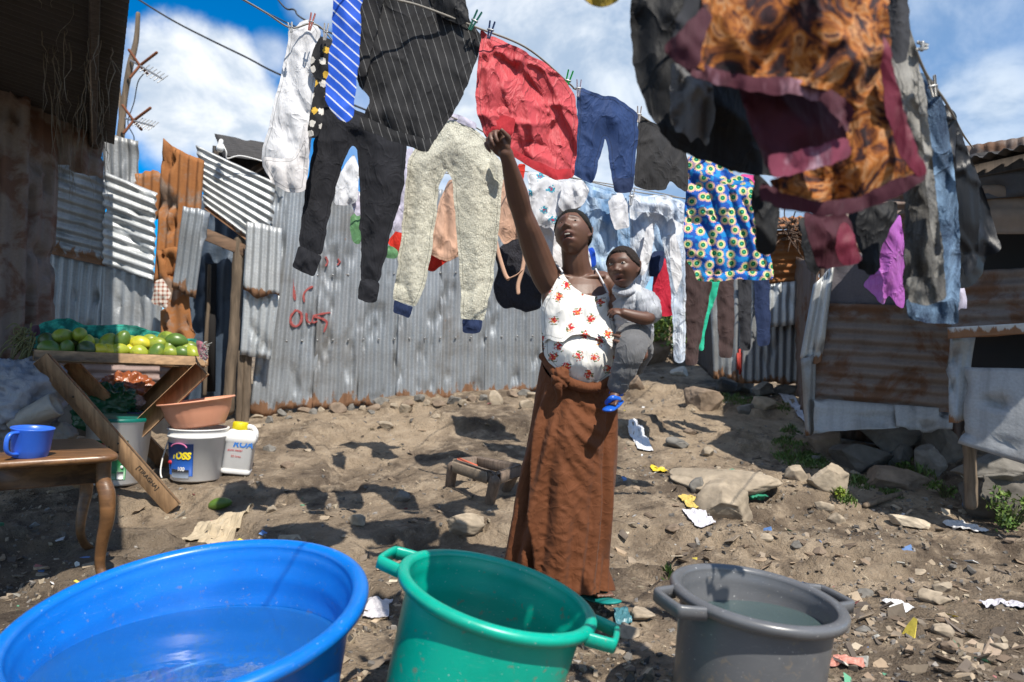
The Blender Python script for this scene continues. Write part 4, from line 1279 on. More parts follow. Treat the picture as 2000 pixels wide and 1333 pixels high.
b = far('peach_bra', [(972, 372), (985, 345), (1012, 348), (1030, 380), (1034, 440), (1030, 474), (1005, 466), (985, 480), (968, 452), (964, 415)], 4.3, NUDE, 'peach bra with dangling straps beside the raised arm', 'bra', seed=32, th=.04, fold=.02, ff=10)
sb_ = MB()
for pts in ([(966, 462), (975, 500), (986, 535), (992, 545)], [(992, 545), (1008, 538), (1020, 528)], [(1022, 470), (1024, 500), (1020, 528), (1012, 555), (1012, 572)]):
    sb_.add(*g_tube([P(x, y, 4.22) for x, y in pts], 0.013, 6, True, 16, 0.3))
sb_.build('strap', NUDE, b)
far('sheer_vest', [(968, 492), (990, 472), (1040, 452), (1062, 490), (1062, 560), (1056, 604), (1030, 610), (1000, 602), (984, 606), (972, 590), (962, 560), (972, 530)], 4.55, SHEER, 'sheer black vest hanging under the raised arm', 'vest', seed=33)
far('red_cloth', [(1012, 318), (1028, 320), (1022, 350), (1016, 372), (1010, 350)], 4.2, BRED, 'narrow red cloth beside the raised forearm', 'cloth', seed=34)
far('embroidered_shirt', [(1030, 335), (1070, 342), (1110, 355), (1138, 360), (1128, 395), (1138, 404), (1112, 416), (1086, 440), (1064, 448), (1052, 440), (1040, 452), (1034, 410)], 4.2, EMB, 'white shirt with turquoise embroidery behind the woman\'s head', 'shirt', seed=35, fold=.028)
far('white_vest', [(1044, 440), (1066, 438), (1082, 446), (1078, 520), (1062, 520), (1048, 490)], 4.35, OFFW, 'white vest hanging behind the woman\'s raised shoulder', 'vest', seed=36)
far('white_towel', [(1098, 354), (1136, 352), (1152, 372), (1140, 400), (1104, 420), (1090, 400)], 4.15, WHITE, 'white cloth folded over the line above the woman\'s head', 'cloth', seed=37)
j = far('light_jeans', [(1132, 348), (1160, 360), (1192, 368), (1228, 386), (1230, 450), (1232, 520), (1205, 540), (1180, 530), (1168, 560), (1140, 555), (1140, 480), (1128, 420)], 4.55, JEAN, 'light blue torn jeans behind the woman\'s head', 'jeans', seed=38, fold=.022, th=.04)
cloth('pocket_lining', [(1188, 390), (1212, 374), (1226, 402), (1230, 444), (1200, 450), (1192, 425)], 4.44, WHITE, j, th=.014, fold=.012, seed=39, sp=4)
cloth('pocket_lining', [(1148, 368), (1180, 378), (1212, 380), (1206, 390), (1170, 388), (1148, 384)], 4.45, JEAN, j, th=.02, fold=.012, seed=40, sp=4)
far('blue_cloth', [(1148, 486), (1160, 480), (1164, 520), (1152, 524)], 4.35, fab('royal_blue', (0.01, 0.07, 0.5)), 'royal blue scrap beside the woman\'s neck', 'cloth', seed=41)
far('white_cloth', [(1132, 470), (1148, 480), (1156, 525), (1138, 525)], 4.3, WHITE, 'white cloth hanging just behind the woman\'s neck', 'cloth', seed=42)
j = far('bleached_jeans', [(1230, 376), (1262, 384), (1300, 382), (1337, 396), (1340, 480), (1338, 560), (1339, 640), (1337, 706), (1326, 712), (1316, 706), (1314, 640), (1310, 570), (1300, 505), (1288, 450), (1279, 432), (1272, 490), (1262, 540), (1252, 575), (1234, 570), (1230, 480)], 4.62, JEANW, 'bleached torn jeans hanging long behind the baby', 'jeans', seed=43, fold=.020, th=.045, ff=10)
cloth('waist_fold', [(1230, 378), (1262, 386), (1298, 384), (1336, 400), (1335, 440), (1310, 425), (1282, 416), (1250, 416), (1231, 408)], 4.53, JEANW, j, th=.03, fold=.02, seed=44, sp=4)
cloth('worn_patch', [(1262, 448), (1276, 436), (1278, 470), (1270, 505), (1258, 540), (1248, 540), (1252, 495)], 4.55, WHITE, j, th=.012, fold=.016, ff=20, seed=45, sp=4)
cloth('worn_patch', [(1306, 470), (1320, 455), (1330, 500), (1332, 540), (1322, 575), (1312, 540)], 4.53, WHITE, j, th=.012, fold=.016, ff=20, seed=46, sp=4)
far('white_sheet', [(1036, 346), (1090, 352), (1152, 366), (1156, 470), (1150, 548), (1100, 540), (1066, 548), (1046, 500), (1038, 430)], 5.0, OFFW, 'broad off-white sheet at the back, behind the woman\'s head and shoulders', 'sheet', seed=120, fold=.03, ff=16)
far('blue_jeans', [(1222, 392), (1280, 392), (1342, 400), (1344, 470), (1330, 500), (1322, 560), (1296, 552), (1286, 510), (1262, 560), (1236, 590), (1222, 560), (1218, 470)], 5.05, JEAN, 'pale blue jeans hanging directly behind the bleached torn jeans', 'jeans', seed=121, fold=.03, ff=14, th=.03)
far('red_shorts', [(1281, 506), (1296, 500), (1316, 520), (1319, 616), (1300, 620), (1272, 612), (1274, 560)], 4.9, CRIM, 'crimson shorts behind the legs of the bleached jeans', 'shorts', seed=47)
far('navy_cloth', [(1268, 505), (1278, 490), (1300, 492), (1296, 512), (1285, 542), (1266, 540)], 4.85, NAVYC, 'small navy cloth between the baby\'s head and the crimson shorts', 'cloth', seed=48)
far('brown_leggings', [(1338, 470), (1364, 480), (1393, 500), (1390, 560), (1378, 620), (1366, 680), (1362, 714), (1339, 714), (1341, 640), (1336, 560)], 5.2, BROWNK, 'brown leggings hanging lowest beside the bleached jeans', 'leggings', seed=49, th=.04)
far('green_cloth', [(1380, 542), (1407, 542), (1399, 580), (1386, 612), (1377, 660), (1373, 688), (1363, 684), (1369, 630), (1372, 600)], 5.3, MINT, 'mint green strip of cloth beside the brown leggings', 'cloth', seed=50, fold=.02)
far('brown_trousers', [(1402, 520), (1434, 520), (1434, 600), (1433, 650), (1429, 699), (1404, 699), (1401, 640)], 5.4, BROWNK, 'brown knitted trouser leg hanging below the daisy dress', 'trousers', seed=51, th=.05)
far('grey_trousers', [(1440, 520), (1468, 520), (1467, 600), (1464, 686), (1445, 684), (1443, 610)], 5.5, GREYK, 'slate grey trouser leg hanging below the daisy dress', 'trousers', seed=52, th=.04)
far('navy_trousers', [(1472, 520), (1501, 520), (1504, 600), (1505, 672), (1480, 678), (1475, 610)], 5.5, NAVYC, 'dark navy trouser leg below the right end of the daisy dress', 'trousers', seed=53, th=.04)
g = far('daisy_dress', [(1342, 305), (1378, 312), (1402, 322), (1430, 316), (1432, 344), (1462, 346), (1478, 372), (1484, 420), (1492, 462), (1506, 505), (1511, 538), (1490, 545), (1462, 538), (1440, 542), (1418, 538), (1400, 548), (1360, 546), (1354, 528), (1342, 515), (1336, 470), (1338, 400)], 3.75, DAISY, 'blue dress printed with green-eyed pale daisies', 'dress', seed=54, th=.04, fold=.040, ff=16, ang=-8, sp=4.2)
cloth('sash', [(1370, 330), (1395, 346), (1425, 352), (1458, 354), (1457, 362), (1420, 362), (1390, 355), (1364, 338)], 3.64, DAISY, g, th=.016, fold=.006, seed=55, sp=4)
cloth('ruffle', [(1356, 528), (1400, 536), (1440, 528), (1480, 530), (1512, 526), (1510, 546), (1480, 548), (1440, 546), (1400, 552), (1360, 549)], 3.64, DAISY, g, th=.02, fold=.018, ff=26, seed=56, sp=4)
far('pink_cloth', [(1446, 338), (1474, 342), (1474, 388), (1462, 372), (1450, 352)], 4.0, PINK, 'hot pink cloth showing behind the daisy dress', 'cloth', seed=57)

# ------------------------------------------------------------------ nearest line
def near(name, ol, d, m, parent=None, **k):
    kw = dict(th=.025, fold=.012, ff=16, sp=9, wrk=.006)
    kw.update(k)
    return cloth(name, ol, d, m, parent, **kw)


bj = near('black_jacket', [(1226, -440), (1345, -460), (1345, -200), (1480, 20), (1510, 150), (1512, 240), (1524, 300), (1530, 342), (1470, 344), (1420, 330), (1362, 312), (1306, 280), (1268, 230), (1244, 160), (1230, 70)], 1.5, JACK, th=.05, seed=60, ang=-28, ff=10, fold=.016)
tag(bj, 'black jacket hanging at the left of the near line, overhead', 'jacket')
near('grey_lining', [(1312, 118), (1350, 138), (1395, 165), (1398, 215), (1390, 262), (1378, 292), (1366, 262), (1350, 282), (1340, 258), (1318, 262), (1308, 215)], 1.42, GLIN, bj, th=.035, seed=61, fold=.026, ff=26, wrk=.012)
near('sleeve', [(1474, 330), (1500, 360), (1522, 395), (1516, 495), (1476, 497), (1474, 440), (1468, 390)], 1.55, JACK, bj, th=.035, seed=62)
bd = near('batik_dress', [(1560, -520), (1722, -520), (1735, 40), (1740, 150), (1762, 250), (1808, 340), (1745, 372), (1672, 400), (1600, 410), (1528, 392), (1500, 352), (1560, 338), (1640, 312), (1650, 240), (1600, 150)], 1.24, BATIK, th=.05, seed=63, fold=.022, ff=11, ang=-6)
tag(bd, 'orange and brown batik dress with maroon velvet trim, nearest overhead', 'dress')
near('flap', [(1392, -520), (1705, -520), (1726, 60), (1716, 150), (1676, 215), (1640, 188), (1570, 168), (1470, 164), (1400, 150), (1352, 128), (1368, 50)], 1.13, BATIK, bd, th=.045, seed=64, fold=.02, ff=12, ang=40)
near('flap_hem', [(1352, 122), (1400, 138), (1470, 150), (1560, 156), (1630, 178), (1668, 212), (1656, 262), (1642, 236), (1608, 204), (1556, 186), (1490, 184), (1420, 172), (1370, 156), (1330, 138)], 1.11, MHEM, bd, th=.03, seed=65, fold=.014, ff=26)
near('lapel', [(1376, 10), (1392, 30), (1372, 90), (1366, 130), (1340, 138), (1293, 96), (1330, 58)], 1.10, MAROON, bd, th=.03, seed=66, fold=.012)
near('sleeve', [(1442, 168), (1500, 166), (1570, 172), (1635, 192), (1656, 250), (1652, 308), (1585, 332), (1514, 348), (1486, 300), (1462, 235)], 1.19, MAROON, bd, th=.05, seed=67, fold=.016, ff=12, ang=-50)
near('sleeve_cuff', [(1498, 304), (1540, 300), (1584, 290), (1654, 266), (1660, 310), (1620, 322), (1585, 334), (1508, 350)], 1.14, MCUFF, bd, th=.03, seed=68, fold=.014, ff=20, wrk=.012)
near('velvet_panel', [(1718, 60), (1738, 90), (1752, 170), (1778, 255), (1812, 342), (1792, 352), (1756, 300), (1730, 220), (1720, 140)], 1.19, MAROON2, bd, th=.03, seed=69, fold=.014, ff=20)
near('lower_hem', [(1486, 352), (1530, 378), (1600, 396), (1672, 386), (1750, 352), (1800, 330), (1814, 348), (1750, 385), (1690, 410), (1610, 424), (1530, 410), (1478, 388)], 1.19, MAROON, bd, th=.03, seed=70, fold=.012, ff=14)
gg = near('grey_garment', [(1345, -470), (1400, -470), (1392, 0), (1376, 40), (1334, 66), (1308, 92), (1318, 50), (1336, 10)], 1.12, GREYK, th=.025, seed=71)
tag(gg, 'grey garment lying over the line at the left edge of the batik dress', 'garment')
mg = near('maroon_trousers', [(1564, 412), (1612, 424), (1652, 414), (1664, 440), (1676, 490), (1684, 512), (1640, 524), (1602, 530), (1588, 500), (1576, 455)], 1.5, MAROON, th=.04, seed=72, fold=.014)
tag(mg, 'maroon trouser leg hanging below the batik dress', 'trousers')
near('hem', [(1636, 440), (1656, 432), (1672, 478), (1684, 512), (1650, 520), (1634, 500)], 1.45, MAROON2, mg, th=.02, seed=73, fold=.012)
bk = near('black_garment', [(1655, 412), (1700, 400), (1752, 392), (1752, 430), (1732, 455), (1720, 490), (1716, 530), (1700, 545), (1690, 528), (1676, 530), (1684, 500), (1664, 450)], 1.75, JACK, th=.03, seed=74, fold=.018)
tag(bk, 'crumpled black garment between the maroon trouser leg and the purple cloth', 'garment')
b2 = near('black_shirt', [(1560, 420), (1590, 440), (1604, 500), (1602, 540), (1580, 536), (1568, 500), (1562, 460)], 1.7, JACK, th=.02, seed=75)
tag(b2, 'black shirt sleeve hanging left of the maroon trouser leg', 'shirt')
g = near('purple_cloth', [(1730, 418), (1762, 420), (1766, 500), (1766, 604), (1750, 596), (1736, 575), (1722, 600), (1708, 576), (1684, 560), (1704, 530), (1718, 480)], 2.4, PURPLE, th=.025, seed=76, fold=.026, ff=18, sp=6)
tag(g, 'bright purple satin cloth hanging right of the black garment', 'cloth')
sj = near('stonewashed_jeans', [(1744, -20), (1770, 40), (1788, 90), (1797, 140), (1812, 240), (1822, 330), (1834, 440), (1846, 540), (1842, 584), (1812, 594), (1780, 588), (1764, 560), (1768, 470), (1766, 380), (1754, 270), (1742, 160), (1730, 60)], 1.62, STONE, th=.05, seed=77, fold=.020, ff=14, wrk=.012, sp=7)
tag(sj, 'stonewashed grey jeans hanging beside the batik dress', 'jeans')
near('cuff', [(1770, 545), (1810, 540), (1848, 545), (1846, 586), (1812, 600), (1776, 592)], 1.57, STONE, sj, th=.035, seed=78, fold=.018, ff=22, wrk=.014, sp=6)
near('seam_fold', [(1792, 120), (1806, 180), (1818, 290), (1830, 400), (1838, 500), (1826, 505), (1814, 420), (1804, 310), (1794, 210)], 1.55, STONE, sj, th=.025, seed=79, fold=.018, ff=24, wrk=.014, sp=6)
ij = near('indigo_jeans', [(1798, 138), (1832, 168), (1848, 230), (1862, 310), (1872, 420), (1876, 520), (1872, 600), (1868, 632), (1820, 628), (1778, 618), (1768, 586), (1800, 560), (1828, 480), (1822, 380), (1808, 250)], 1.85, INDIGO, th=.05, seed=80, fold=.018, ff=14, wrk=.01, sp=6)
tag(ij, 'dark indigo jeans hanging behind the stonewashed jeans', 'jeans')
near('cuff', [(1768, 584), (1800, 592), (1840, 590), (1874, 586), (1872, 634), (1820, 632), (1776, 622)], 1.78, INDIGO, ij, th=.04, seed=81, fold=.012, ff=12, sp=6)
lj = near('leather_jacket', [(1846, 200), (1866, 222), (1884, 280), (1908, 340), (1930, 400), (1946, 455), (1956, 490), (1928, 498), (1920, 535), (1900, 556), (1874, 566), (1862, 500), (1850, 400), (1838, 300), (1836, 240)], 2.15, LEATHER, th=.05, seed=82, fold=.026, ff=14, ang=-12, sp=6)
tag(lj, 'black leather jacket at the right end of the near line', 'jacket')
near('sleeve', [(1868, 250), (1888, 290), (1908, 350), (1912, 430), (1908, 520), (1888, 545), (1872, 500), (1866, 380)], 2.06, LEATHER, lj, th=.05, seed=83, fold=.018, ff=14, sp=6)
g = near('lilac_cloth', [(1868, 550), (1882, 560), (1890, 605), (1878, 600), (1868, 610)], 2.4, LAV, th=.01, seed=84, sp=5)
tag(g, 'pale lilac scrap under the black leather jacket', 'cloth')
g = near('dark_trousers', [(1708, -330), (1752, -330), (1770, -20), (1778, 60), (1774, 120), (1750, 130), (1732, 60)], 1.45, GREYK, th=.035, seed=85)
tag(g, 'dark grey trousers folded over the line between batik dress and jeans', 'trousers')
g = near('mustard_cloth', [(1130, -60), (1215, -60), (1212, -4), (1196, 10), (1172, 14), (1150, 6), (1138, -6)], 1.3, OLIVE, th=.03, seed=86, sp=6)
tag(g, 'mustard woollen edge at the top of the picture, left of the black jacket', 'garment')
# ------------------------------------------------------------------ wash basins
def tilt(a, b):
    return rotm('Y', math.degrees(a)) @ rotm('X', math.degrees(b))


def basin(name, c, a, b, R, depth, rb, mat, label, wfill, wmat, wlabel, hang, lip=0.034, step=True, hw=0.075):
    c = np.array(c)
    M = tilt(a, b)
    o = thing(name, c + M @ np.array([0, 0, -depth]), label, 'basin', 'wash basins in a row in the foreground')
    t = 0.005
    outer, inner = [(0.001, -depth)], []
    n = 14
    for i in range(n + 1):
        f = i / n
        r = rb + (R - lip - rb) * f ** 0.75
        z = -depth + (depth - 0.02) * f
        if i == 0:
            outer += [(rb * .96, -depth), (r, z + 0.012)]
        else:
            outer.append((r, z))
    for i in range(n + 1):
        f = 1 - i / n
        r = rb + (R - lip - rb) * f ** 0.75 - t
        z = -depth + (depth - 0.02) * f + (t if f == 0 else 0)
        if step and 0.66 < f < 0.8:
            r -= 0.006
        inner.append((r, z))
    rim = []
    for k in range(13):
        th_ = math.pi * (1.08 - k / 12 * 1.16)
        rim.append((R - lip / 2 - 0.0 - math.cos(math.pi - th_) * lip / 2 * -1 if False else R - lip / 2 + math.cos(th_) * lip / 2, math.sin(th_) * lip * 0.42 - 0.006))
    rim = rim[::-1]
    prof = outer + [(R - lip + 0.006, -0.022), (R - lip * .4, -0.026), (R - 0.004, -0.02)] + rim + inner + [(0.001, -depth + t)]
    mesh('tub', *g_lathe(prof, 120, M, c), mat, o)
    for ha in hang:
        th_ = math.radians(ha)
        er = np.array([math.cos(th_), math.sin(th_), 0])
        et = np.array([-math.sin(th_), math.cos(th_), 0])
        h = MB()
        ez = np.array([0, 0, 1.0])
        ext = 0.052
        q = [er * (R - lip * .6) - et * hw, er * (R + ext * .75) - et * hw * .82, er * (R + ext) - et * hw * .6, er * (R + ext) + et * hw * .6, er * (R + ext * .75) + et * hw * .82, er * (R - lip * .6) + et * hw]
        q = np.array(q) - ez * 0.016
        pth = crv(q, 30)
        # rectangular section swept along the handle
        T = np.gradient(pth, axis=0)
        T /= np.linalg.norm(T, axis=1)[:, None]
        S_ = np.cross(T, ez)
        w_, hh = 0.0075, 0.017
        rows = [pth + S_ * sx * w_ + ez * sz * hh for sx, sz in ((-1, -1), (-1.1, .7), (-.6, 1), (.6, 1), (1.1, .7), (1, -1))]
        V = np.stack(rows, 1).reshape(-1, 3)
        Fc = [(i * 6 + k, i * 6 + (k + 1) % 6, (i + 1) * 6 + (k + 1) % 6, (i + 1) * 6 + k) for i in range(29) for k in range(6)]
        h.add(V @ M.T + c, Fc)
        h.build('handle', mat, o)
    # water keeps its own level
    zf = wfill
    f = (zf + depth) / (depth - 0.02)
    rw = rb + (R - lip - rb) * f ** 0.75 - t
    wc = c + M @ np.array([0, 0, zf])
    aa = np.linspace(0, 2 * np.pi, 100, endpoint=False)
    # intersect the level plane with the (locally conical) wall
    slope = (R - lip - rb) / depth * 0.8
    W = [wc]
    for rr in (0.25, 0.5, 0.75, 0.9, 1.0):
        for a_ in aa:
            dv = M @ np.array([math.cos(a_), math.sin(a_), 0])
            dv = np.array([dv[0], dv[1], 0.0])
            dz = -(M @ np.array([math.cos(a_), math.sin(a_), 0]))[2] * rw
            W.append(wc + dv * (rw + dz * slope) * rr)
    W = np.array(W)
    Fc = [(0, 1 + k, 1 + (k + 1) % 100) for k in range(100)]
    for r in range(4):
        Fc += [(1 + r * 100 + k, 1 + (r + 1) * 100 + k, 1 + (r + 1) * 100 + (k + 1) % 100, 1 + r * 100 + (k + 1) % 100) for k in range(100)]
    w = mesh('wash_water', W, Fc, wmat, smooth_=True)
    tag(w, wlabel, 'water')
    return o


def water_mat(name, tint, clear=0.8, murk=(0.1, 0.2, 0.25)):
    m, nt = new_mat(name)
    oc = N(nt, 'ShaderNodeTexCoord').outputs['Object']
    h = noise(nt, oc, 6, 3, 0.5, 0.5)
    bn = N(nt, 'ShaderNodeBump', {'Height': h, 'Strength': 0.12, 'Distance': 0.02})
    g = N(nt, 'ShaderNodeBsdfGlossy', {'Roughness': 0.015, 'Color': (1, 1, 1, 1), 'Normal': bn.outputs[0]})
    tr = N(nt, 'ShaderNodeBsdfTransparent', {'Color': (*tint, 1)})
    df = N(nt, 'ShaderNodeBsdfDiffuse', {'Color': (*murk, 1)})
    base = N(nt, 'ShaderNodeMixShader', {0: clear, 1: df.outputs[0], 2: tr.outputs[0]})
    fr = N(nt, 'ShaderNodeFresnel', {'IOR': 1.65, 'Normal': bn.outputs[0]})
    ms = N(nt, 'ShaderNodeMixShader', {0: fr.outputs[0], 1: base.outputs[0], 2: g.outputs[0]})
    N(nt, 'ShaderNodeOutputMaterial', {'Surface': ms.outputs[0]})
    return m


BLUE_PL = plastic('plastic_blue', (0.003, 0.150, 0.56), 0.28, 0.1, 0.15, 0.12, .55)
GREEN_PL = plastic('plastic_teal_green', (0.0, 0.36, 0.255), 0.30, 0.12, 0.2, 0.15, .8)
GREY_PL = plastic('plastic_silver_grey', (0.115, 0.118, 0.126), 0.28, 0.15, 0, 0.2, .9)
basin('wash_basin', (-0.836, 1.814, 0.373), -0.037, 0.131, 0.45, 0.335, 0.33, BLUE_PL, 'large blue plastic basin half full of water, leftmost and widest of the basins',
      -0.13, water_mat('water_blue', (0.55, 0.8, 1.0), 0.7, (0.03, 0.22, 0.55)), 'clear water in the large blue basin', (), 0.045)
basin('wash_basin', (-0.038, 1.885, 0.398), 0.268, 0.008, 0.28, 0.345, 0.225, GREEN_PL, 'teal green plastic basin tilted to the right, between the blue and the grey basin',
      -0.20, water_mat('water_green', (0.5, 0.8, 0.95), 0.6, (0.02, 0.15, 0.20)), 'shallow water in the teal green basin', (168, -12), 0.034)
basin('wash_basin', (0.688, 1.937, 0.368), 0.116, 0.034, 0.24, 0.325, 0.195, GREY_PL, 'silver grey plastic basin nearly full of water, rightmost of the basins',
      -0.085, water_mat('water_grey', (0.7, 0.85, 0.9), 0.55, (0.12, 0.18, 0.185)), 'greenish water in the silver grey basin', (200, 20), 0.034)

# ------------------------------------------------------------------ mango stall
W_STALL = wood('stall_timber', (0.40, 0.25, 0.135), 0.62, 1.0, 0.75, 0)
W_STALLD = wood('stall_timber_leg', (0.36, 0.22, 0.115), 0.6, 1.0, 0.75, 2)
st = thing('market_table', P(220, 985, 4.75), 'rough trestle table with crossed plank legs, carrying the mangoes', 'table')
fa, fb_ = P(66, 694, 4.25), P(402, 706, 4.66)
dv = (fb_ - fa) / np.linalg.norm(fb_ - fa)
bk_ = np.array([-0.24, 0.56, 0.02])
mesh('edge_board', *g_beam(fa, fb_, 0.025, 0.066, bevel=.004), W_STALL, st)
mesh('edge_board', *g_beam(fa + bk_, fb_ + bk_, 0.025, 0.066, bevel=.004), W_STALL, st)
for p, q in ((fa, fa + bk_), (fb_, fb_ + bk_)):
    mesh('end_board', *g_beam(p + [0, .013, 0], q - [0, .013, 0], 0.025, 0.06), W_STALL, st)
tb = MB()
for k in range(6):
    o_ = bk_ * (0.09 + k * 0.165) + np.array([0, 0, -0.036])
    tb.add(*g_beam(fa + o_ - dv * .005, fb_ + o_ + dv * .005, 0.098, 0.018))
tb.build('table_boards', W_STALL, st)
mesh('leg', *g_beam(P(80, 700, 4.17), P(340, 994, 4.33), 0.034, 0.105, (1, 0, .8)), W_STALLD, st)
mesh('leg', *g_beam(P(396, 720, 4.62), P(150, 955, 4.55), 0.032, 0.115, (1, 0, -.8)), W_STALLD, st)
mesh('leg', *g_beam(P(132, 708, 4.78), P(335, 916, 5.1), 0.034, 0.11, (1, 0, .8)), W_STALLD, st)
mesh('leg', *g_beam(P(362, 714, 5.1), P(190, 880, 5.05), 0.034, 0.11, (1, 0, -.8)), W_STALLD, st)
mesh('cross_rail', *g_beam(P(238, 868, 4.5), P(284, 842, 5.1), 0.05, 0.045), W_STALLD, st)


def text_mesh(name, s, size, c, xdir, updir, mat, parent, ext=0.0006, bend=None, shear=0.0, bold=0.0, font_sx=1.0):
    """lettering; bend = radius of the cylinder it lies on"""
    cu = bpy.data.curves.new('lettering', 'FONT')
    cu.body = s
    cu.size = size
    cu.align_x, cu.align_y = 'CENTER', 'CENTER'
    cu.extrude = ext
    cu.shear = shear
    cu.offset = bold
    cu.resolution_u = 4
    ob = bpy.data.objects.new('lettering', cu)
    COL.objects.link(ob)
    dg = bpy.context.evaluated_depsgraph_get()
    me = bpy.data.meshes.new_from_object(ob.evaluated_get(dg))
    V = np.array([tuple(v.co) for v in me.vertices])
    Fc = [tuple(p.vertices) for p in me.polygons]
    bpy.data.objects.remove(ob)
    if not len(V):
        return None
    V[:, 0] *= font_sx
    x, u = np.array(xdir, float), np.array(updir, float)
    x /= np.linalg.norm(x)
    u = u - x * np.dot(u, x)
    u /= np.linalg.norm(u)
    n = np.cross(x, u)
    if bend:
        a = V[:, 0] / bend
        W = np.array(c) + np.sin(a)[:, None] * bend * x + (np.cos(a) - 1)[:, None] * bend * n + V[:, 1:2] * u + V[:, 2:3] * n
    else:
        W = np.array(c) + V[:, 0:1] * x + V[:, 1:2] * u + V[:, 2:3] * n
    return mesh(name, W, Fc, mat, parent, smooth_=False)


INK = flat('ink_dark', (0.03, 0.025, 0.022), 0.9)
la, lb_ = P(80, 700, 4.17), P(340, 994, 4.33)
lx = (lb_ - la) / np.linalg.norm(lb_ - la)
lc = la + (lb_ - la) * 0.80 + np.array([0, -0.0195, 0])
text_mesh('stamp', '[TIRAGHA]', 0.038, lc + np.array([.008, 0, .012]), (lx[0], lx[1], lx[2]), (-lx[2], 0, lx[0]) if lx[0] > 0 else (0, 0, 1), INK, st, 0.0008)
nh = MB()
for f, o_ in ((0.57, .012), (0.60, -.014), (.25, 0.0), (.55, -.03)):
    nh.add(*g_ball(la + (lb_ - la) * f + np.array([o_, -0.016, o_]), (0.007, .005, .007), 8, 6))
nh.build('nail_heads', INK, st)

# mangoes
def mango_mat(name, a, b, c2):
    m, nt = new_mat(name)
    oc = N(nt, 'ShaderNodeTexCoord').outputs['Object']
    oi = N(nt, 'ShaderNodeObjectInfo').outputs['Random']
    n1 = noise(nt, N(nt, 'ShaderNodeVectorMath', {0: oc, 1: N(nt, 'ShaderNodeCombineXYZ', {0: oi, 1: oi, 2: oi}).outputs[0]}, operation='ADD').outputs[0], 13, 4, 0.6)
    c = mix(nt, smooth(nt, math_(nt, 'ADD', n1, math_(nt, 'MULTIPLY', math_(nt, 'SUBTRACT', oi, 0.5), 0.35)), 0.36, 0.66), a, b)
    n2 = noise(nt, oc, 60, 3, 0.6)
    c = mix(nt, math_(nt, 'MULTIPLY', smooth(nt, n2, 0.62, 0.70), 0.6), c, c2)
    finish(nt, c, 0.36, 0, n2, 0.1, 0.003, **{'Specular IOR Level': 0.5})
    return m


M_GREEN = mango_mat('mango_green', (0.075, 0.14, 0.02), (0.24, 0.29, 0.03), (0.06, 0.05, 0.02))
M_YELLOW = mango_mat('mango_yellow', (0.30, 0.34, 0.03), (0.60, 0.50, 0.03), (0.16, 0.10, 0.02))
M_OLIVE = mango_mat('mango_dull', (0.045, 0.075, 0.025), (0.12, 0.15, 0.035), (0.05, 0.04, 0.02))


def mango_shape(D, V):
    z = D[:, 2]
    V = V.copy()
    V[:, 0] += 0.10 * V[:, 2] * np.abs(z) * np.sign(z)
    V[:, 0] *= 1 - 0.10 * z
    V[:, 1] *= 1 - 0.08 * z
    V[:, 2] *= 1 + 0.05 * np.exp(-((D[:, 0] - .25) ** 2 + D[:, 1] ** 2) * 18) * (z < 0)
    return V


mango_src = {}
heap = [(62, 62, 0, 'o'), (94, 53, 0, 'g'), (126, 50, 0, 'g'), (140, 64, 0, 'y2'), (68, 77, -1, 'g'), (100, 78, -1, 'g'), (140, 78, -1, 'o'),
        (181, 64, 0, 'g'), (208, 62, 0, 'g'), (244, 67, 0, 'y'), (276, 69, 0, 'g'), (295, 57, 1, 'g'), (315, 62, 0, 'g'), (302, 74, 0, 'g'), (330, 80, 0, 'g'),
        (340, 75, 1, 'g'), (166, 80, -1, 'y2'), (182, 81, -1, 'y'), (204, 81, -1, 'y'), (223, 82, 0, 'y'), (243, 86, -1, 'y'), (276, 87, -1, 'g'),
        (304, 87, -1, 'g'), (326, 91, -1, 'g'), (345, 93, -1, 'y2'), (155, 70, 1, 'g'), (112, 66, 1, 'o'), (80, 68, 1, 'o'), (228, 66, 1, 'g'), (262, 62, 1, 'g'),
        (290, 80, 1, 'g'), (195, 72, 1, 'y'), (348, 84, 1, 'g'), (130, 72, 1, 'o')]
LBL = {'g': 'green mango in the heap on the trestle table', 'y': 'bright yellow mango at the front of the heap on the trestle table',
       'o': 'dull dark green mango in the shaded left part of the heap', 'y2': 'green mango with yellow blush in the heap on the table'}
for i, (zx, zy, row, kd) in enumerate(heap):
    px, py = 30 + zx, 600 + zy
    d = 4.40 + 0.10 * row + (px - 66) * .0012
    if kd not in mango_src:
        mt = {'g': M_GREEN, 'y': M_YELLOW, 'o': M_OLIVE, 'y2': M_YELLOW}[kd]
        V, Fc = g_ball((0, 0, 0), (0.044, 0.041, 0.057), 24, 16, None, mango_shape)
        mo = mesh('mango', V, Fc, mt, origin=(0, 0, 0))
        mango_src[kd] = mo
    else:
        mo = mango_src[kd].copy()
        COL.objects.link(mo)
    p = P(px, py + 4, d)
    p[2] = max(p[2], fa[2] + 0.018)
    mo.location = tuple(p)
    mo.rotation_euler = (random.uniform(-.5, .5), math.radians(random.choice((70, 95, 110, 60, 20, 85))) , random.uniform(-.7, .7))
    s = random.uniform(1.04, 1.25)
    mo.scale = (s, s, s * random.uniform(0.95, 1.1))
    tag(mo, LBL[kd], 'mango', 'mangoes heaped on the table')
mo = mango_src['g'].copy()
COL.objects.link(mo)
mo.location = tuple(G(430, 998) + [0, 0, 0.03])
mo.rotation_euler = (0.2, 1.45, 0.5)
mo.scale = (0.85, 0.85, 1.25)
tag(mo, 'half eaten green mango lying alone on the dirt', 'mango')
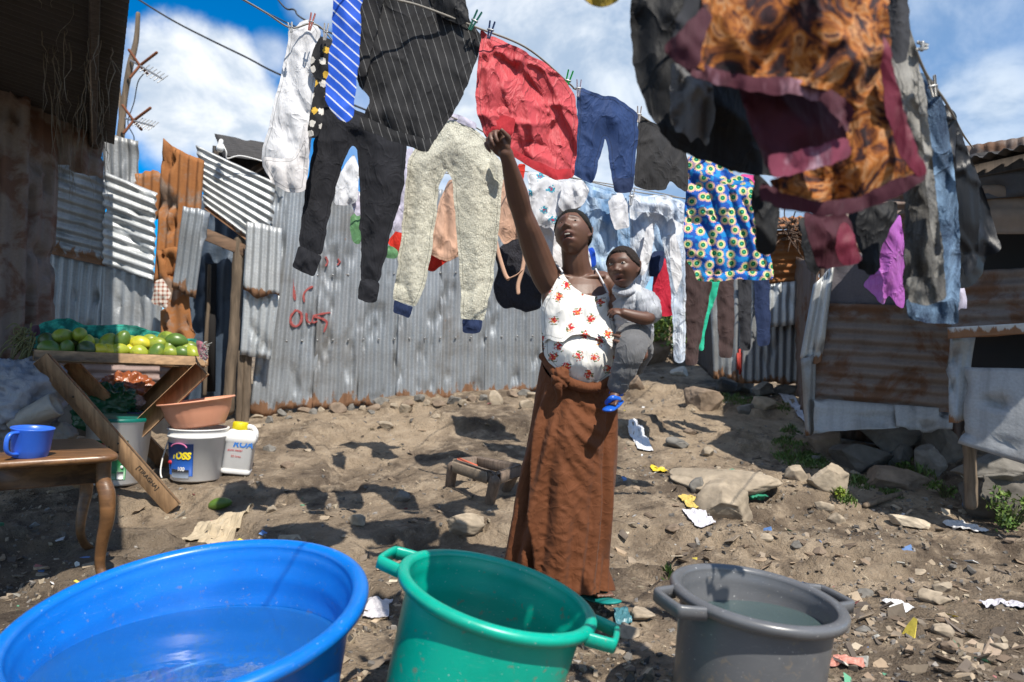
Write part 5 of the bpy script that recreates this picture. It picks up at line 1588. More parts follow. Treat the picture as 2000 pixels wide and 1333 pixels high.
# green net sack behind the fruit
g = cloth('net_sack', [(58, 650), (80, 632), (112, 621), (135, 621), (165, 635), (200, 636), (235, 634), (265, 636), (290, 644), (320, 652), (352, 660), (382, 662), (396, 676), (404, 700), (392, 704), (350, 700), (250, 692), (150, 690), (80, 690), (60, 676)], 4.86,
          fabric('sack_green_mesh', (0, 0, 0), 0.3, 0.7, 0.1, 0.8, 16, lambda nt, uv: mix(nt, smooth(nt, noise(nt, uv, 14, 5), 0.4, 0.65), (0.005, 0.11, 0.085), (0.03, 0.33, 0.25))), th=.06, fold=.03, ff=9, ang=70, seed=90, sp=4, gx=.12)
tag(g, 'green woven sack draped behind the mangoes on the trestle table', 'sack')
cloth('frayed_edge', [(382, 664), (396, 668), (404, 682), (408, 702), (398, 706), (388, 692)], 4.55, fab('frayed_pink', (0.40, 0.15, 0.19), .4), g, th=.03, fold=.03, seed=91, sp=3)
th_ = MB()
for k in range(40):
    o_ = P(random.uniform(390, 404), random.uniform(672, 704), 4.52)
    th_.add(*g_tube([o_, o_ + np.array([random.uniform(-.005, .04), random.uniform(-.02, .02), random.uniform(-.03, .025)])], 0.0022, 4, False))
th_.build('loose_threads', flat('thread_mint', (0.30, 0.30, 0.28), .9, 0, .5, 60), g)
cloth('shaded_end', [(58, 640), (78, 632), (80, 652), (62, 664)], 4.62, fab('sack_plum_shade', (0.07, 0.035, 0.055)), g, th=.04, seed=92, sp=4)  # dark plum piece, shade put into the colour of this end
# dry stalks bundle
sb2 = MB()
for k in range(60):
    a_ = P(random.uniform(40, 72), random.uniform(640, 690), 4.4)
    e_ = a_ + np.array([random.uniform(-.10, .02), random.uniform(-.08, .05), random.uniform(-.22, .03)])
    m__ = (a_ + e_) / 2 + np.array([random.uniform(-.03, .03), 0, random.uniform(0, .05)])
    sb2.add(*g_tube([a_, m__, e_], [.004, .005, .002], 5, False, 8))
b_ = sb2.build('stalk_bundle', flat('dry_stalk', (0.13, 0.13, 0.055), 0.9, 0, .5, 30))
tag(b_, 'bundle of dry green stalks hanging off the left end of the trestle table', 'stalks')


def lumpy(name, c, r, mat, label, cat, seed, amp=0.35, sc=3.0, crease=0.25, M=None, flat_=None, nu=64, nv=40):
    """crumpled bag: a folded, creased closed form"""
    def f(D, V):
        n_ = fbm(D * sc + seed, 4, seed, .6) - .5
        cr = np.abs(fbm(D * sc * 1.6 + 3 + seed, 4, seed + 3, .6) - .5) * 2
        return V * (1 + amp * n_ * 2 + .22 * crease * np.clip(1 - cr * 1.6, 0, 1) ** 2 + .10 * (np.abs(fbm(D * sc * 4 + seed, 3, seed + 6) - .5) * 2 - .3))[:, None]
    o = mesh(name, *g_ball(c, r, nu, nv, M, f), mat)
    return tag(o, label, cat)


def film(name, col, rough=0.25, tr=0.35):
    m, nt = new_mat(name)
    oc = N(nt, 'ShaderNodeTexCoord').outputs['Object']
    n1 = noise(nt, oc, 9, 5, 0.65, 0.8)
    finish(nt, mix(nt, n1, k_(col, .55), k_(col, 1.4)), rough, 0, n1, 0.7, 0.02, **{'Transmission Weight': tr * .3, 'Specular IOR Level': 0.6})
    return m


lumpy('plastic_bag', P(205, 800, 5.0), (0.22, 0.16, 0.17), film('film_green', (0.005, 0.10, 0.045)), 'crumpled green plastic bag under the trestle table', 'plastic bag', 3, .4, 3.2, .45)
lumpy('plastic_bag', P(246, 766, 5.25), (0.19, 0.14, 0.15), film('film_orange', (0.28, 0.075, 0.02)), 'orange red plastic bag behind the green bag under the table', 'plastic bag', 8, .4, 3.2, .45)
lumpy('plastic_bag', P(262, 786, 5.05), (0.075, 0.06, 0.05), film('film_clear', (0.36, 0.27, 0.26)), 'small pale translucent bag on top of the purple bowl', 'plastic bag', 5, .3, 3, .4)
pb = P(275, 806, 5.02)
o = mesh('purple_bowl', *g_lathe([(0.001, -.05), (.07, -.05), (.085, -.02), (.092, .012), (.098, .012), (.098, .018), (.088, .018), (.08, -.015), (.065, -.042), (.001, -.043)], 48, rotm('X', 8), pb), plastic('plastic_purple', (0.07, 0.04, 0.25), .35))
tag(o, 'small purple plastic bowl among the bags under the trestle table', 'bowl')
lumpy('plastic_bag', P(262, 826, 5.0), (0.11, 0.10, 0.085), film('film_green_dark', (0.004, 0.085, 0.05)), 'dark green bag lying lowest behind the crossed table legs', 'plastic bag', 15, .4, 3.2, .45)
lumpy('sack', P(25, 782, 4.25), (0.30, 0.22, 0.27), film('film_white_sack', (0.26, 0.27, 0.31), .3), 'big crumpled white plastic sack at the left edge beside the table', 'sack', 21, .32, 2.2, .4, nu=90, nv=60)
o = mesh('rolled_sheet', *g_lathe([(.045, -.2), (.06, -.1), (.075, .06), (.068, .07), (.055, .05), (.04, .02), (.03, -.1), (.03, -.2)], 40, rotm('Y', 62) @ rotm('X', -12), P(88, 800, 4.12)), film('film_roll', (0.34, 0.31, 0.27), .4))
tag(o, 'rolled up open end of plastic sheet beside the white sack', 'plastic roll')
lumpy('rock', P(116, 850, 4.3), (0.10, .09, .085), flat('pale_rubble', (0.22, 0.2, 0.175), .95, 0, .4), 'grey rock lying behind the small side table under the sack', 'rock', 31, .3, 2.4, .1)
o = mesh('board', *g_box(P(150, 822, 4.9), (0.26, 0.02, 0.2), rotm('Y', 8)), flat('board_grey', (0.2, 0.18, 0.165), .9, 0, .3))
tag(o, 'greyish board leaning under the left part of the trestle table', 'board')
g = cloth('checked_cloth', [(303, 548), (318, 544), (336, 574), (330, 582), (326, 606), (318, 602), (306, 596), (296, 592), (300, 570)], 5.84, fabric('cloth_plaid', (0, 0, 0), .2, .85, .1, .5, 20, pat_plaid), th=.02, fold=.02, ff=20, seed=93, sp=3)
tag(g, 'small checked brown and white cloth stuck on the rusted sheet', 'cloth')

# ------------------------------------------------------------------ side table with mug
W_TABLE = wood('varnished_table', (0.19, 0.09, 0.034), 0.5, 0.8, 0.42, 0, 0.25)
tz = 0.605
tt_ = thing('side_table', G(110, 1095), 'small varnished wooden side table with curved legs, holding the blue mug', 'side table')


def at_z(px, py, z):
    r = vray(px, py)
    return np.array([r[0], r[1], r[2]]) * ((z - EYE) / r[2]) + [0, 0, EYE]


cr = [at_z(-70, 862, tz), at_z(182, 856, tz), at_z(236, 888, tz), at_z(-50, 905, tz)]
ctr = sum(cr) / 4
pl = []
for k in range(4):
    a, b, c = cr[k - 1], cr[k], cr[(k + 1) % 4]
    u_, v_ = (a - b), (c - b)
    u_, v_ = u_ / np.linalg.norm(u_), v_ / np.linalg.norm(v_)
    r_ = 0.09
    for f in np.linspace(0, 1, 7):
        pl.append((b + u_ * r_) * (1 - f) ** 2 + b * 2 * f * (1 - f) + (b + v_ * r_) * f ** 2)
pl = np.array(pl)
rows, zz = [], [(-0.034, .97), (-0.03, 1.0), (-0.016, 1.012), (-0.004, 1.0), (0.0, .985)]
for z_, s in zz:
    q = ctr + (pl - ctr) * s
    q[:, 2] = tz + z_
    rows.append(q)
n_ = len(pl)
V = np.concatenate(rows)
Fc = [(r * n_ + k, r * n_ + (k + 1) % n_, (r + 1) * n_ + (k + 1) % n_, (r + 1) * n_ + k) for r in range(4) for k in range(n_)] + [tuple(range(n_ - 1, -1, -1)), tuple(range(4 * n_, 5 * n_))]
mesh('table_top', V, Fc, W_TABLE, tt_)
ap = [ctr + (c - ctr) * 0.80 for c in cr]
apm = MB()
for k in range(4):
    a, b = ap[k].copy(), ap[(k + 1) % 4].copy()
    a[2] = b[2] = tz - 0.034 - 0.05
    mesh('apron', *g_beam(a, b, 0.024, 0.098), W_TABLE, tt_)
for k in range(4):
    c = ap[k].copy()
    out = (cr[k] - ctr)
    out[2] = 0
    out /= np.linalg.norm(out)
    zt = tz - 0.034
    gzv = float(gz(c[0] + out[0] * .12, c[1] + out[1] * .12)) + 0.0
    zz_ = np.array([0, .1, .18, .3, .42, .54, .62, .67]) * (zt - gzv) / .67
    of = np.array([.0, .0, .028, .030, .0, -.012, .02, .065])
    pth = [c + out * o_ + np.array([0, 0, zt - c[2] - z_]) for o_, z_ in zip(of, zz_)]
    mesh('leg', *g_tube(pth, [.034, .034, .036, .031, .026, .022, .021, .024], 12, True, 40, 0.85), W_TABLE, tt_)
mc = at_z(58, 893, tz)
mug = thing('mug', mc, 'blue plastic mug standing on the side table', 'mug')
MUGM = plastic('plastic_mug_blue', (0.03, 0.13, 0.62), .3, .1)
k = np.linalg.norm(mc - [0, 0, EYE]) / FPX * 1.0
rt, rbm, hm = 0.078, 0.066, 0.125
Mm = rotm('Y', 6)
mesh('body', *g_lathe([(.001, 0), (rbm - .006, 0), (rbm, .006), (rbm + (rt - rbm) * .3, .03), (rbm + (rt - rbm) * .3 + .002, .034), (rt, hm - .006), (rt + .004, hm), (rt + .003, hm + .004), (rt - .004, hm), (rt - .008, hm - .02), (rbm - .006, .008), (.001, .006)], 56, Mm, mc), MUGM, mug)
mesh('handle', *g_tube([mc + Mm @ np.array(q) for q in ((-.012, -.076, .112), (-.016, -.110, .11), (-.018, -.124, .085), (-.018, -.120, .045), (-.014, -.100, .025), (-.01, -.066, .02))], 0.011, 10, True, 30, 0.7), MUGM, mug)

# ------------------------------------------------------------------ buckets
def disc_patch(name, c, r0, r1, a0, a1, z0, z1, mat, parent, M, off=0.0015, n=24):
    """label wrapped on a tapering bucket"""
    V, Fc = [], []
    for j in range(2):
        for o_ in (off, off + .001):
            for i in range(n + 1):
                a = math.radians(a0 + (a1 - a0) * i / n)
                r = (r0, r1)[j] + o_
                V.append(np.array([math.cos(a) * r, math.sin(a) * r, (z0, z1)[j]]))
    V = np.array(V) @ np.array(M).T + c
    m = n + 1
    for i in range(n):
        Fc += [(m + i, m + i + 1, 3 * m + i + 1, 3 * m + i), (i, i + m, i + m + 1, i + 1)]
    Fc += [(0, 2 * m, 3 * m, m), (2 * m - 1, 4 * m - 1, 3 * m - 1, m - 1)]
    for i in range(n):
        Fc += [(2 * m + i, 2 * m + i + 1, 3 * m + i + 1, 3 * m + i)]
    return mesh(name, V, Fc, mat, parent)


def on_bucket(c, M, r, a, z):
    aa = math.radians(a)
    p = np.array([math.cos(aa) * r, math.sin(aa) * r, z])
    return np.array(M) @ p + c, np.array(M) @ np.array([-math.sin(aa), math.cos(aa), 0]), np.array(M) @ np.array([0, 0, 1.0])


bc = G(384, 932)
bc[2] -= 0.01
sc_ = bc[1] / FPX
BM = rotm('Y', 2)
rb_, rt_, hb_ = 46 * sc_, 54 * sc_, 99 * sc_
bk1 = thing('bucket', bc, 'white detergent bucket with a blue label, under the peach basin', 'bucket')
mesh('tub', *g_lathe([(.001, 0), (rb_ - .008, 0), (rb_, .008), (rb_ + (rt_ - rb_) * .82, hb_ * .82), (rt_ + .004, hb_ * .83), (rt_ + .004, hb_ * .87), (rt_ - .002, hb_ * .875), (rt_, hb_ * .97), (rt_ + .006, hb_ * .975), (rt_ + .006, hb_), (rt_ - .006, hb_), (rt_ - .01, hb_ * .9), (rb_ - .006, .01), (.001, .008)], 72, BM, bc), M_WHITE_PL, bk1)
LB = flat('label_blue', (0.012, 0.075, 0.32), .4, 0, .25, 20)
lr = lambda z: rb_ + (rt_ - rb_) * z / hb_
disc_patch('label', bc, lr(hb_ * .12), lr(hb_ * .73), -150, -74, hb_ * .12, hb_ * .73, LB, bk1, BM)
disc_patch('label_stripe', bc, lr(hb_ * .08), lr(hb_ * .24), -128, -82, hb_ * .08, hb_ * .24, flat('label_grey', (.16, .19, .24), .5), bk1, BM, .003)
YEL = flat('ink_yellow', (0.75, 0.60, 0.02), .5)
p, x_, u_ = on_bucket(bc, BM, lr(hb_ * .5) + .004, -104, hb_ * .50)
text_mesh('lettering', 'TOSS', .062, p + x_ * .006, x_, u_, YEL, bk1, .001, rb_ * 1.05, .15, .003, 1.0)
p, x_, u_ = on_bucket(bc, BM, lr(hb_ * .65) + .004, -104, hb_ * .655)
mesh('label_arc', *g_tube([p + x_ * .06 * math.cos(t_) + u_ * .028 * math.sin(t_) for t_ in np.linspace(.2, 2.9, 16)], .005, 6), flat('ink_pink', (.45, .12, .25), .6), bk1)
p, x_, u_ = on_bucket(bc, BM, lr(hb_ * .2) + .006, -100, hb_ * .25)
text_mesh('lettering', '100', .036, p, x_, u_, flat('ink_white', (.7, .7, .7), .6), bk1, .001, rb_ * 1.05, 0, .001)
p, x_, u_ = on_bucket(bc, BM, lr(hb_ * .36) + .002, -132, hb_ * .36)
mesh('label_dot', *g_ball(p, (.02, .012, .014), 12, 8), flat('ink_red', (.45, .02, .03), .6), bk1)
hnd = [on_bucket(bc, BM, rt_ + .008, -190, hb_ * .86)[0]]
for k in range(1, 9):
    f = k / 9
    q = on_bucket(bc, BM, rt_ + .02 + .03 * math.sin(f * 3.14), -190 + 100 * f * .25, hb_ * .86 - math.sin(f * 1.57) * .30)[0]
    hnd.append(q)
mesh('handle', *g_tube(hnd, .005, 8, True, 30), M_WHITE_PL, bk1)
# peach basin on the bucket
pc = np.array(BM) @ np.array([0, 0, hb_]) + bc
PM = rotm('Y', -6.5) @ rotm('X', 1.5)
pr, pb_, ph = 70 * sc_, 46 * sc_, 52 * sc_
fl = []
PEACH = plastic('plastic_peach', (0.74, 0.34, 0.21), .4, .05, .12, .08)
V, Fc = g_lathe([(.001, 0), (pb_, 0), (pb_ + .006, .012), (pb_ + (pr - pb_) * .55, ph * .55), (pr - .022, ph * .9), (pr - .012, ph - .012), (pr, ph - .012), (pr + .003, ph - .004), (pr, ph), (pr - .022, ph), (pr - .03, ph * .9), (pb_ + (pr - pb_) * .55 - .008, ph * .55), (pb_ - .004, .014), (.001, .008)], 96)
a_ = np.arctan2(V[:, 1], V[:, 0])
rr_ = np.hypot(V[:, 0], V[:, 1])
flute = 1 + 0.018 * np.abs(np.sin(a_ * 13)) * np.exp(-((V[:, 2] / ph - .45) / .28) ** 2) * (rr_ > .05)
V[:, 0] *= flute
V[:, 1] *= flute
V = V @ PM.T + pc + np.array([0.004, 0, .006])
o = mesh('wash_basin', V, Fc, PEACH)
tag(o, 'peach plastic basin sitting tilted on the white bucket', 'basin')
# bucket behind the table leg
b2 = P(226, 982, 4.62)
b2[2] = gz(b2[0], b2[1])
b2[2] -= .01
s2_ = b2[1] / FPX
BM2 = rotm('Y', 3)
r0_, r1_, h2_ = 48 * s2_, 57 * s2_, 128 * s2_
bk2 = thing('bucket', b2, 'white bucket with a green and red label and teal lid, behind the table leg', 'bucket')
mesh('tub', *g_lathe([(.001, 0), (r0_ - .012, 0), (r0_, .014), (r1_, h2_ * .93), (r1_ + .006, h2_ * .94), (r1_ + .006, h2_ * .97), (r1_ - .006, h2_ * .97), (r0_ - .008, .02), (.001, .01)], 72, BM2, b2), M_WHITE_PL, bk2)
mesh('lid', *g_lathe([(r1_ + .009, h2_ * .95), (r1_ + .011, h2_ * .985), (r1_ + .006, h2_ * 1.0), (r1_ - .012, h2_ * 1.0), (r1_ - .018, h2_ * .985), (.001, h2_ * .985)], 72, BM2, b2), plastic('plastic_teal_lid', (0.0, .14, .11), .35), bk2)
l2 = lambda z: r0_ + (r1_ - r0_) * z / h2_
disc_patch('label', b2, l2(h2_ * .1), l2(h2_ * .68), -150, -43, h2_ * .1, h2_ * .68, flat('label_green', (0.02, .17, .055), .4, 0, .3, 25), bk2, BM2)
disc_patch('label_band', b2, l2(h2_ * .56), l2(h2_ * .64), -150, -43, h2_ * .56, h2_ * .64, flat('label_red', (.42, .02, .025), .45), bk2, BM2, .003)
disc_patch('label_panel', b2, l2(h2_ * .11), l2(h2_ * .2), -140, -62, h2_ * .11, h2_ * .2, flat('label_pale', (.22, .36, .24), .5), bk2, BM2, .003)
disc_patch('barcode', b2, l2(h2_ * .11), l2(h2_ * .22), -60, -48, h2_ * .11, h2_ * .22, M_WHITE_PL, bk2, BM2, .004)
WHT = flat('ink_white_2', (.72, .72, .72), .6)
p, x_, u_ = on_bucket(b2, BM2, l2(h2_ * .42) + .003, -92, h2_ * .40)
mesh('label_oval', *g_lathe([(.001, .001), (.062, .001), (.062, 0)], 40, np.stack([x_, u_ * .8, np.cross(x_, u_)], 1), p - np.cross(x_, u_) * .001), flat('label_oval_green', (.16, .36, .16), .5), bk2)
text_mesh('lettering', 'TOSS', .075, p + np.cross(x_, u_) * .003 - x_ * .02, x_, u_, flat('ink_red_2', (.5, .015, .02), .5), bk2, .001, r0_ * 1.05, .15, .002)
p, x_, u_ = on_bucket(b2, BM2, l2(h2_ * .6) + .005, -84, h2_ * .60)
text_mesh('lettering', 'THE FIRST TIME', .026, p, x_, u_, WHT, bk2, .001, r0_ * 1.05)
p, x_, u_ = on_bucket(b2, BM2, l2(h2_ * .24) + .004, -84, h2_ * .245)
text_mesh('lettering', '1.5kg e', .026, p, x_, u_, WHT, bk2, .001, r0_ * 1.05)
for k, zf in enumerate((.5, .43, .36, .29)):
    p, x_, u_ = on_bucket(b2, BM2, l2(h2_ * zf) + .004, -52, h2_ * zf)
    mesh('label_dot', *g_ball(p, (.011, .005, .011), 12, 8), WHT, bk2)
# jerrycan
jc = G(461, 925)
s3 = jc[1] / FPX
JM = rotm('Z', 14) @ rotm('Y', 8)
jw, jh, jd = 56 * s3, 86 * s3, 40 * s3
jr = thing('jerrycan', jc, 'white plastic jerrycan with blue lettering and a yellow cap, right of the bucket', 'jerrycan')


def jx(l):
    return np.array(l) @ JM.T + jc


jb_ = MB()
rows = []
prof = [(0, .9), (.03, .97), (.10, .97), (.12, .90), (.14, .97), (.70, .97), (.72, 1.04), (.82, 1.06), (.90, .98), (.96, .80), (.985, .6)]
pts_ = []
for z_, s in prof:
    for k in range(40):
        a = 2 * math.pi * k / 40
        cx_, cy_ = math.cos(a), math.sin(a)
        e = 0.28
        pts_.append([np.sign(cx_) * abs(cx_) ** e * jw / 2 * s, np.sign(cy_) * abs(cy_) ** e * jd / 2 * s, z_ * jh])
Fc = [(r * 40 + k, r * 40 + (k + 1) % 40, (r + 1) * 40 + (k + 1) % 40, (r + 1) * 40 + k) for r in range(len(prof) - 1) for k in range(40)] + [tuple(range(39, -1, -1)), tuple(range(400, 440))]
mesh('can', jx(pts_), Fc, M_WHITE_PL, jr)
YCAP = plastic('plastic_yellow', (0.62, 0.52, 0.01), .35)
mesh('cap', jx(np.array(g_lathe([(.001, 0), (.05, 0), (.052, .006), (.052, .045), (.046, .052), (.001, .052)], 36, None, (-.02, 0, jh * .98))[0])), g_lathe([(0, 0)] * 6, 36)[1], YCAP, jr)
hp = [(.01, 0, jh * .96), (.02, 0, jh * 1.05), (.06, 0, jh * 1.06), (.09, 0, jh * .96), (.095, 0, jh * .86)]
mesh('handle', *g_tube(jx(hp), .016, 10, True, 30), M_WHITE_PL, jr)
fn = JM @ np.array([0, -1.0, 0])
fx, fu = JM @ np.array([1.0, 0, 0]), JM @ np.array([0, 0, 1.0])
fc_ = jx([(0.01, -jd / 2 * .985, jh * .50)])[0]
text_mesh('lettering', 'ROA', .062, fc_ + fu * .055 + fx * .015 + fn * .0015, fx, fu, flat('ink_blue', (.03, .16, .5), .5), jr, .001, None, .2, .002)
text_mesh('lettering', 'pure water', .022, fc_ + fu * .012 - fx * .03 + fn * .0015, fx, fu, flat('ink_red_3', (.5, .06, .06), .5), jr, .001)
text_mesh('lettering', '20 litres', .02, fc_ - fu * .03 - fx * .02 + fn * .0015, fx, fu, flat('ink_red_4', (.5, .1, .08), .5), jr, .001)
# stool
W_STOOL = wood('old_stool', (0.19, 0.14, 0.105), 0.5, 1.2, 0.85, 2)
sg = G(925, 1010)
so = thing('stool', sg, 'low worn wooden stool without a seat panel, beside the skirt', 'stool')
fr_ = [P(886, 908, 4.5), P(968, 935, 4.18), P(1018, 918, 4.42), P(930, 902, 4.8)]
for k in range(4):
    a, b = fr_[k], fr_[(k + 1) % 4]
    mesh('rail', *g_beam(a + (b - a) * .02, a + (b - a) * .98, 0.045, 0.075, bevel=.012), W_STOOL, so)
for (tx, ty, td), (bx, by, bd_) in (((884, 912, 4.5), (873, 992, 4.62)), ((966, 940, 4.18), (948, 1020, 4.28)), ((1004, 925, 4.42), (976, 986, 4.55)), ((934, 908, 4.8), (930, 975, 4.9))):
    mesh('leg', *g_tube([P(tx, ty, td), P(tx * .6 + bx * .4, ty * .6 + by * .4, td * .6 + bd_ * .4), P(tx * .3 + bx * .7, ty * .3 + by * .7, td * .3 + bd_ * .7), P(bx, by, bd_)], [.036, .034, .030, .032], 10, True, 24), W_STOOL, so)
wb = MB()
for k in range(30):
    f = k / 29
    p = fr_[0] + (fr_[1] - fr_[0]) * (.1 + .8 * f)
    wb.add(*g_tube([p + [-.03, -.02, .034], p + [-.026, -.026, -.0], p + [-.028, -.022, -.036]], .005, 5, False))
wb.build('cord_binding', flat('cord_pale', (.24, .19, .14), .95, 0, .5, 50), so)
mesh('red_rag', *g_beam(fr_[0] + [0.03, .03, .035], fr_[0] * .45 + fr_[1] * .55 + [.0, .05, .03], .03, .012), flat('rag_red', (.45, .10, .05), .8), so)

# ------------------------------------------------------------------ TV aerial mast
ae = thing('aerial_mast', P(235, 272, 8.0), 'crooked wooden mast with two rusty television aerials against the cloud', 'aerial')
mesh('mast', *g_tube([P(228, 330, 8), P(236, 265, 8), P(243, 195, 8), P(254, 130, 8), P(266, 80, 8), P(270, 28, 8)], [.05, .045, .035, .038, .03, .025], 8, True, 40), W_POST, ae)
mesh('branch', *g_tube([P(236, 240, 8.02), P(234, 190, 8.02), P(228, 105, 8.02)], [.025, .02, .01], 6, True, 16), W_POST, ae)
RUSTY = flat('rusty_tube', (.20, .07, .03), .8, .3, .4)
for (a, b, n1) in (((255, 118), (318, 155), 6), ((245, 232), (300, 247), 6)):
    p, q = P(*a, 7.95), P(*b, 7.6)
    mesh('boom', *g_tube([p, q], .012, 6), M_STEEL, ae)
    e_ = MB()
    for k in range(n1):
        c = p + (q - p) * (.45 + .55 * k / (n1 - 1))
        e_.add(*g_tube([c + [-.03, -.05, -.06], c + [.03, .05, .06]], .006, 5))
    e_.build('elements', M_STEEL, ae)
    v = MB()
    c = p + (q - p) * .3
    for dx, dz in ((.22, .13), (-.1, .16), (-.08, -.16), (.12, -.12)):
        v.add(*g_tube([c, c + [dx, -.05, dz]], .016, 6))
    v.build('reflector', RUSTY, ae)
mesh('cable', *g_tube([P(285, 140, 7.8), P(270, 160, 7.9), P(262, 200, 7.95), P(250, 240, 7.95), P(262, 270, 7.95), P(255, 300, 7.95)], .006, 5, True, 40), M_CABLE, ae)
# ------------------------------------------------------------------ people
def union(parts, voxel, it=2):
    """one continuous skin over overlapping closed forms"""
    mb = MB()
    for V, Fc in parts:
        mb.add(V, Fc)
    me = bpy.data.meshes.new('tmp')
    me.from_pydata(np.concatenate(mb.v).tolist(), [], mb.f)
    ob = bpy.data.objects.new('tmp', me)
    COL.objects.link(ob)
    md = ob.modifiers.new('r', 'REMESH')
    md.mode = 'VOXEL'
    md.voxel_size = voxel
    dg = bpy.context.evaluated_depsgraph_get()
    m2 = bpy.data.meshes.new_from_object(ob.evaluated_get(dg))
    n = len(m2.vertices)
    V = np.empty(n * 3)
    m2.vertices.foreach_get('co', V)
    V = V.reshape(-1, 3)
    Fc = [tuple(p.vertices) for p in m2.polygons]
    E = np.empty(len(m2.edges) * 2, dtype=np.int64)
    m2.edges.foreach_get('vertices', E)
    E = E.reshape(-1, 2)
    deg = np.bincount(E.ravel(), minlength=n)[:, None]
    for _ in range(it):
        S_ = np.zeros_like(V)
        for a in range(3):
            S_[:, a] = np.bincount(E[:, 0], V[E[:, 1], a], n) + np.bincount(E[:, 1], V[E[:, 0], a], n)
        V = V * 0.45 + S_ / np.maximum(deg, 1) * 0.55
    bpy.data.objects.remove(ob)
    bpy.data.meshes.remove(me)
    bpy.data.meshes.remove(m2)
    return V, Fc


def g_loft(rings, n=40):
    """rings of (centre, half width x, half depth y), tilt-free ellipses; closed"""
    a = np.linspace(0, 2 * np.pi, n, endpoint=False)
    rows = [np.array(c) + np.stack([np.cos(a) * w, np.sin(a) * h, 0 * a], -1) for c, w, h in rings]
    m = len(rows)
    Fc = [(r * n + k, r * n + (k + 1) % n, (r + 1) * n + (k + 1) % n, (r + 1) * n + k) for r in range(m - 1) for k in range(n)]
    return np.concatenate(rows), Fc + [tuple(range(n - 1, -1, -1)), tuple(range((m - 1) * n, m * n))]


def basis(f, u):
    f, u = np.array(f, float), np.array(u, float)
    f /= np.linalg.norm(f)
    r = np.cross(f, u)
    r /= np.linalg.norm(r)
    return np.stack([r, f, np.cross(r, f)], 1)      # columns: right, forward, up


def head_form(s, baby=False, open_mouth=0.0, frown=0.0):
    g = lambda X, Z, cx, cz, sx, sz: np.exp(-((X - cx) / sx) ** 2 - ((Z - cz) / sz) ** 2)

    def f(D, V):
        V = V.copy()
        x, y, z = D.T
        t = sstep(-z, -0.1, 1)
        V[:, 0] *= 1 - (0.20 if baby else 0.22) * t
        V[:, 1] *= np.where(y > 0, 1 - 0.06 * t, 1 - 0.42 * t)
        V[:, 1] *= np.where(y > 0, 0.96, 1.04)
        if baby:
            V[:, 1] *= np.where((z > 0.1) & (y > 0), 1.05, 1)
        X, Z = V[:, 0], V[:, 2]
        fr = sstep(y, 0.05, 0.5)
        aX = np.abs(X)
        k = 0.6 if baby else 1.0
        d = 0.006 * k * np.exp(-((Z - .027) / .010) ** 2 - (X / .046) ** 2)
        d -= 0.013 * g(aX, Z, .031, .007, .017, .012)
        d += 0.008 * g(aX, Z, .031, .006, .013, .008)
        d -= 0.003 * g(aX, Z, .031, .005, .014, .0022)
        d += frown * 0.004 * (g(aX, Z, .007, .040, .004, .012) - g(X, Z, 0, .04, .003, .012))
        d += 0.011 * k * np.exp(-(X / .010) ** 2) * sstep(Z, .03, -.02) * sstep(Z, -.046, -.034)
        d += 0.017 * k * g(X, Z, 0, -.030, .015, .013)
        d += 0.013 * g(aX, Z, .018, -.034, .0095, .0090)
        d -= 0.006 * g(aX, Z, .009, -.043, .005, .004)
        d += (0.012 if baby else 0.006) * g(aX, Z, .045, -.028, .022, .022)
        d += 0.012 * g(X, Z, 0, -.056 + .002 * open_mouth, .027, .0070)
        d += 0.013 * g(X, Z, 0, -.077 - .004 * open_mouth, .024, .0080)
        d -= (0.006 + 0.012 * open_mouth) * g(X, Z, 0, -.066 - .002 * open_mouth, .022, .0042 + .004 * open_mouth)
        d -= 0.004 * g(X, Z, 0, -.089, .022, .005)
        d += 0.006 * g(X, Z, 0, -.102, .018, .012)
        d -= 0.003 * g(aX, Z, .030, -.048, .004, .018)      # crease beside the nose
        V[:, 1] += d * fr
        return V * s
    return f


def head_parts(c, B, s, baby=False, om=0.0, fw=0.0):
    rad = (.079, .094, .102) if baby else (.080, .096, .108)
    parts = [g_ball(c, rad, 120, 90, B, head_form(s, baby, om, fw))]
    for sx in (-1, 1):      # ears: curved rim and lobe
        e = lambda x, y, z: c + B @ (np.array([sx * x, y, z]) * s)
        parts.append(g_tube([e(.066, .004, .022), e(.080, -.010, .030), e(.084, -.022, .016), e(.080, -.016, -.008), e(.072, -.002, -.026)], np.array([.006, .0065, .006, .006, .007]) * s * 1.1, 8, True, 24))
        parts.append(g_ball(e(.071, -.008, .002), np.array([.009, .014, .022]) * s, 14, 10, B))
    return parts


def head_paint(V, c, B, s, base, lip, brow, om=0.0):
    L = (V - c) @ B / s
    X, Y, Z = L.T
    col = np.tile(np.array(base), (len(V), 1))
    near = (np.linalg.norm(L, axis=1) < .16) & (Y > .03)
    m = near * np.exp(-((np.abs(X) / .026) ** 4) - ((Z + .066 + .002 * om) / (.016 + .004 * om)) ** 4)
    col = col * (1 - m[:, None]) + np.array(lip) * m[:, None]
    arch = .031 - .10 * (np.abs(X) - .03) ** 2 / .03
    m = near * np.exp(-((Z - arch) / .0045) ** 4 - ((np.abs(X) - .031) / .021) ** 6) * .75
    col = col * (1 - m[:, None]) + np.array(brow) * m[:, None]
    return col


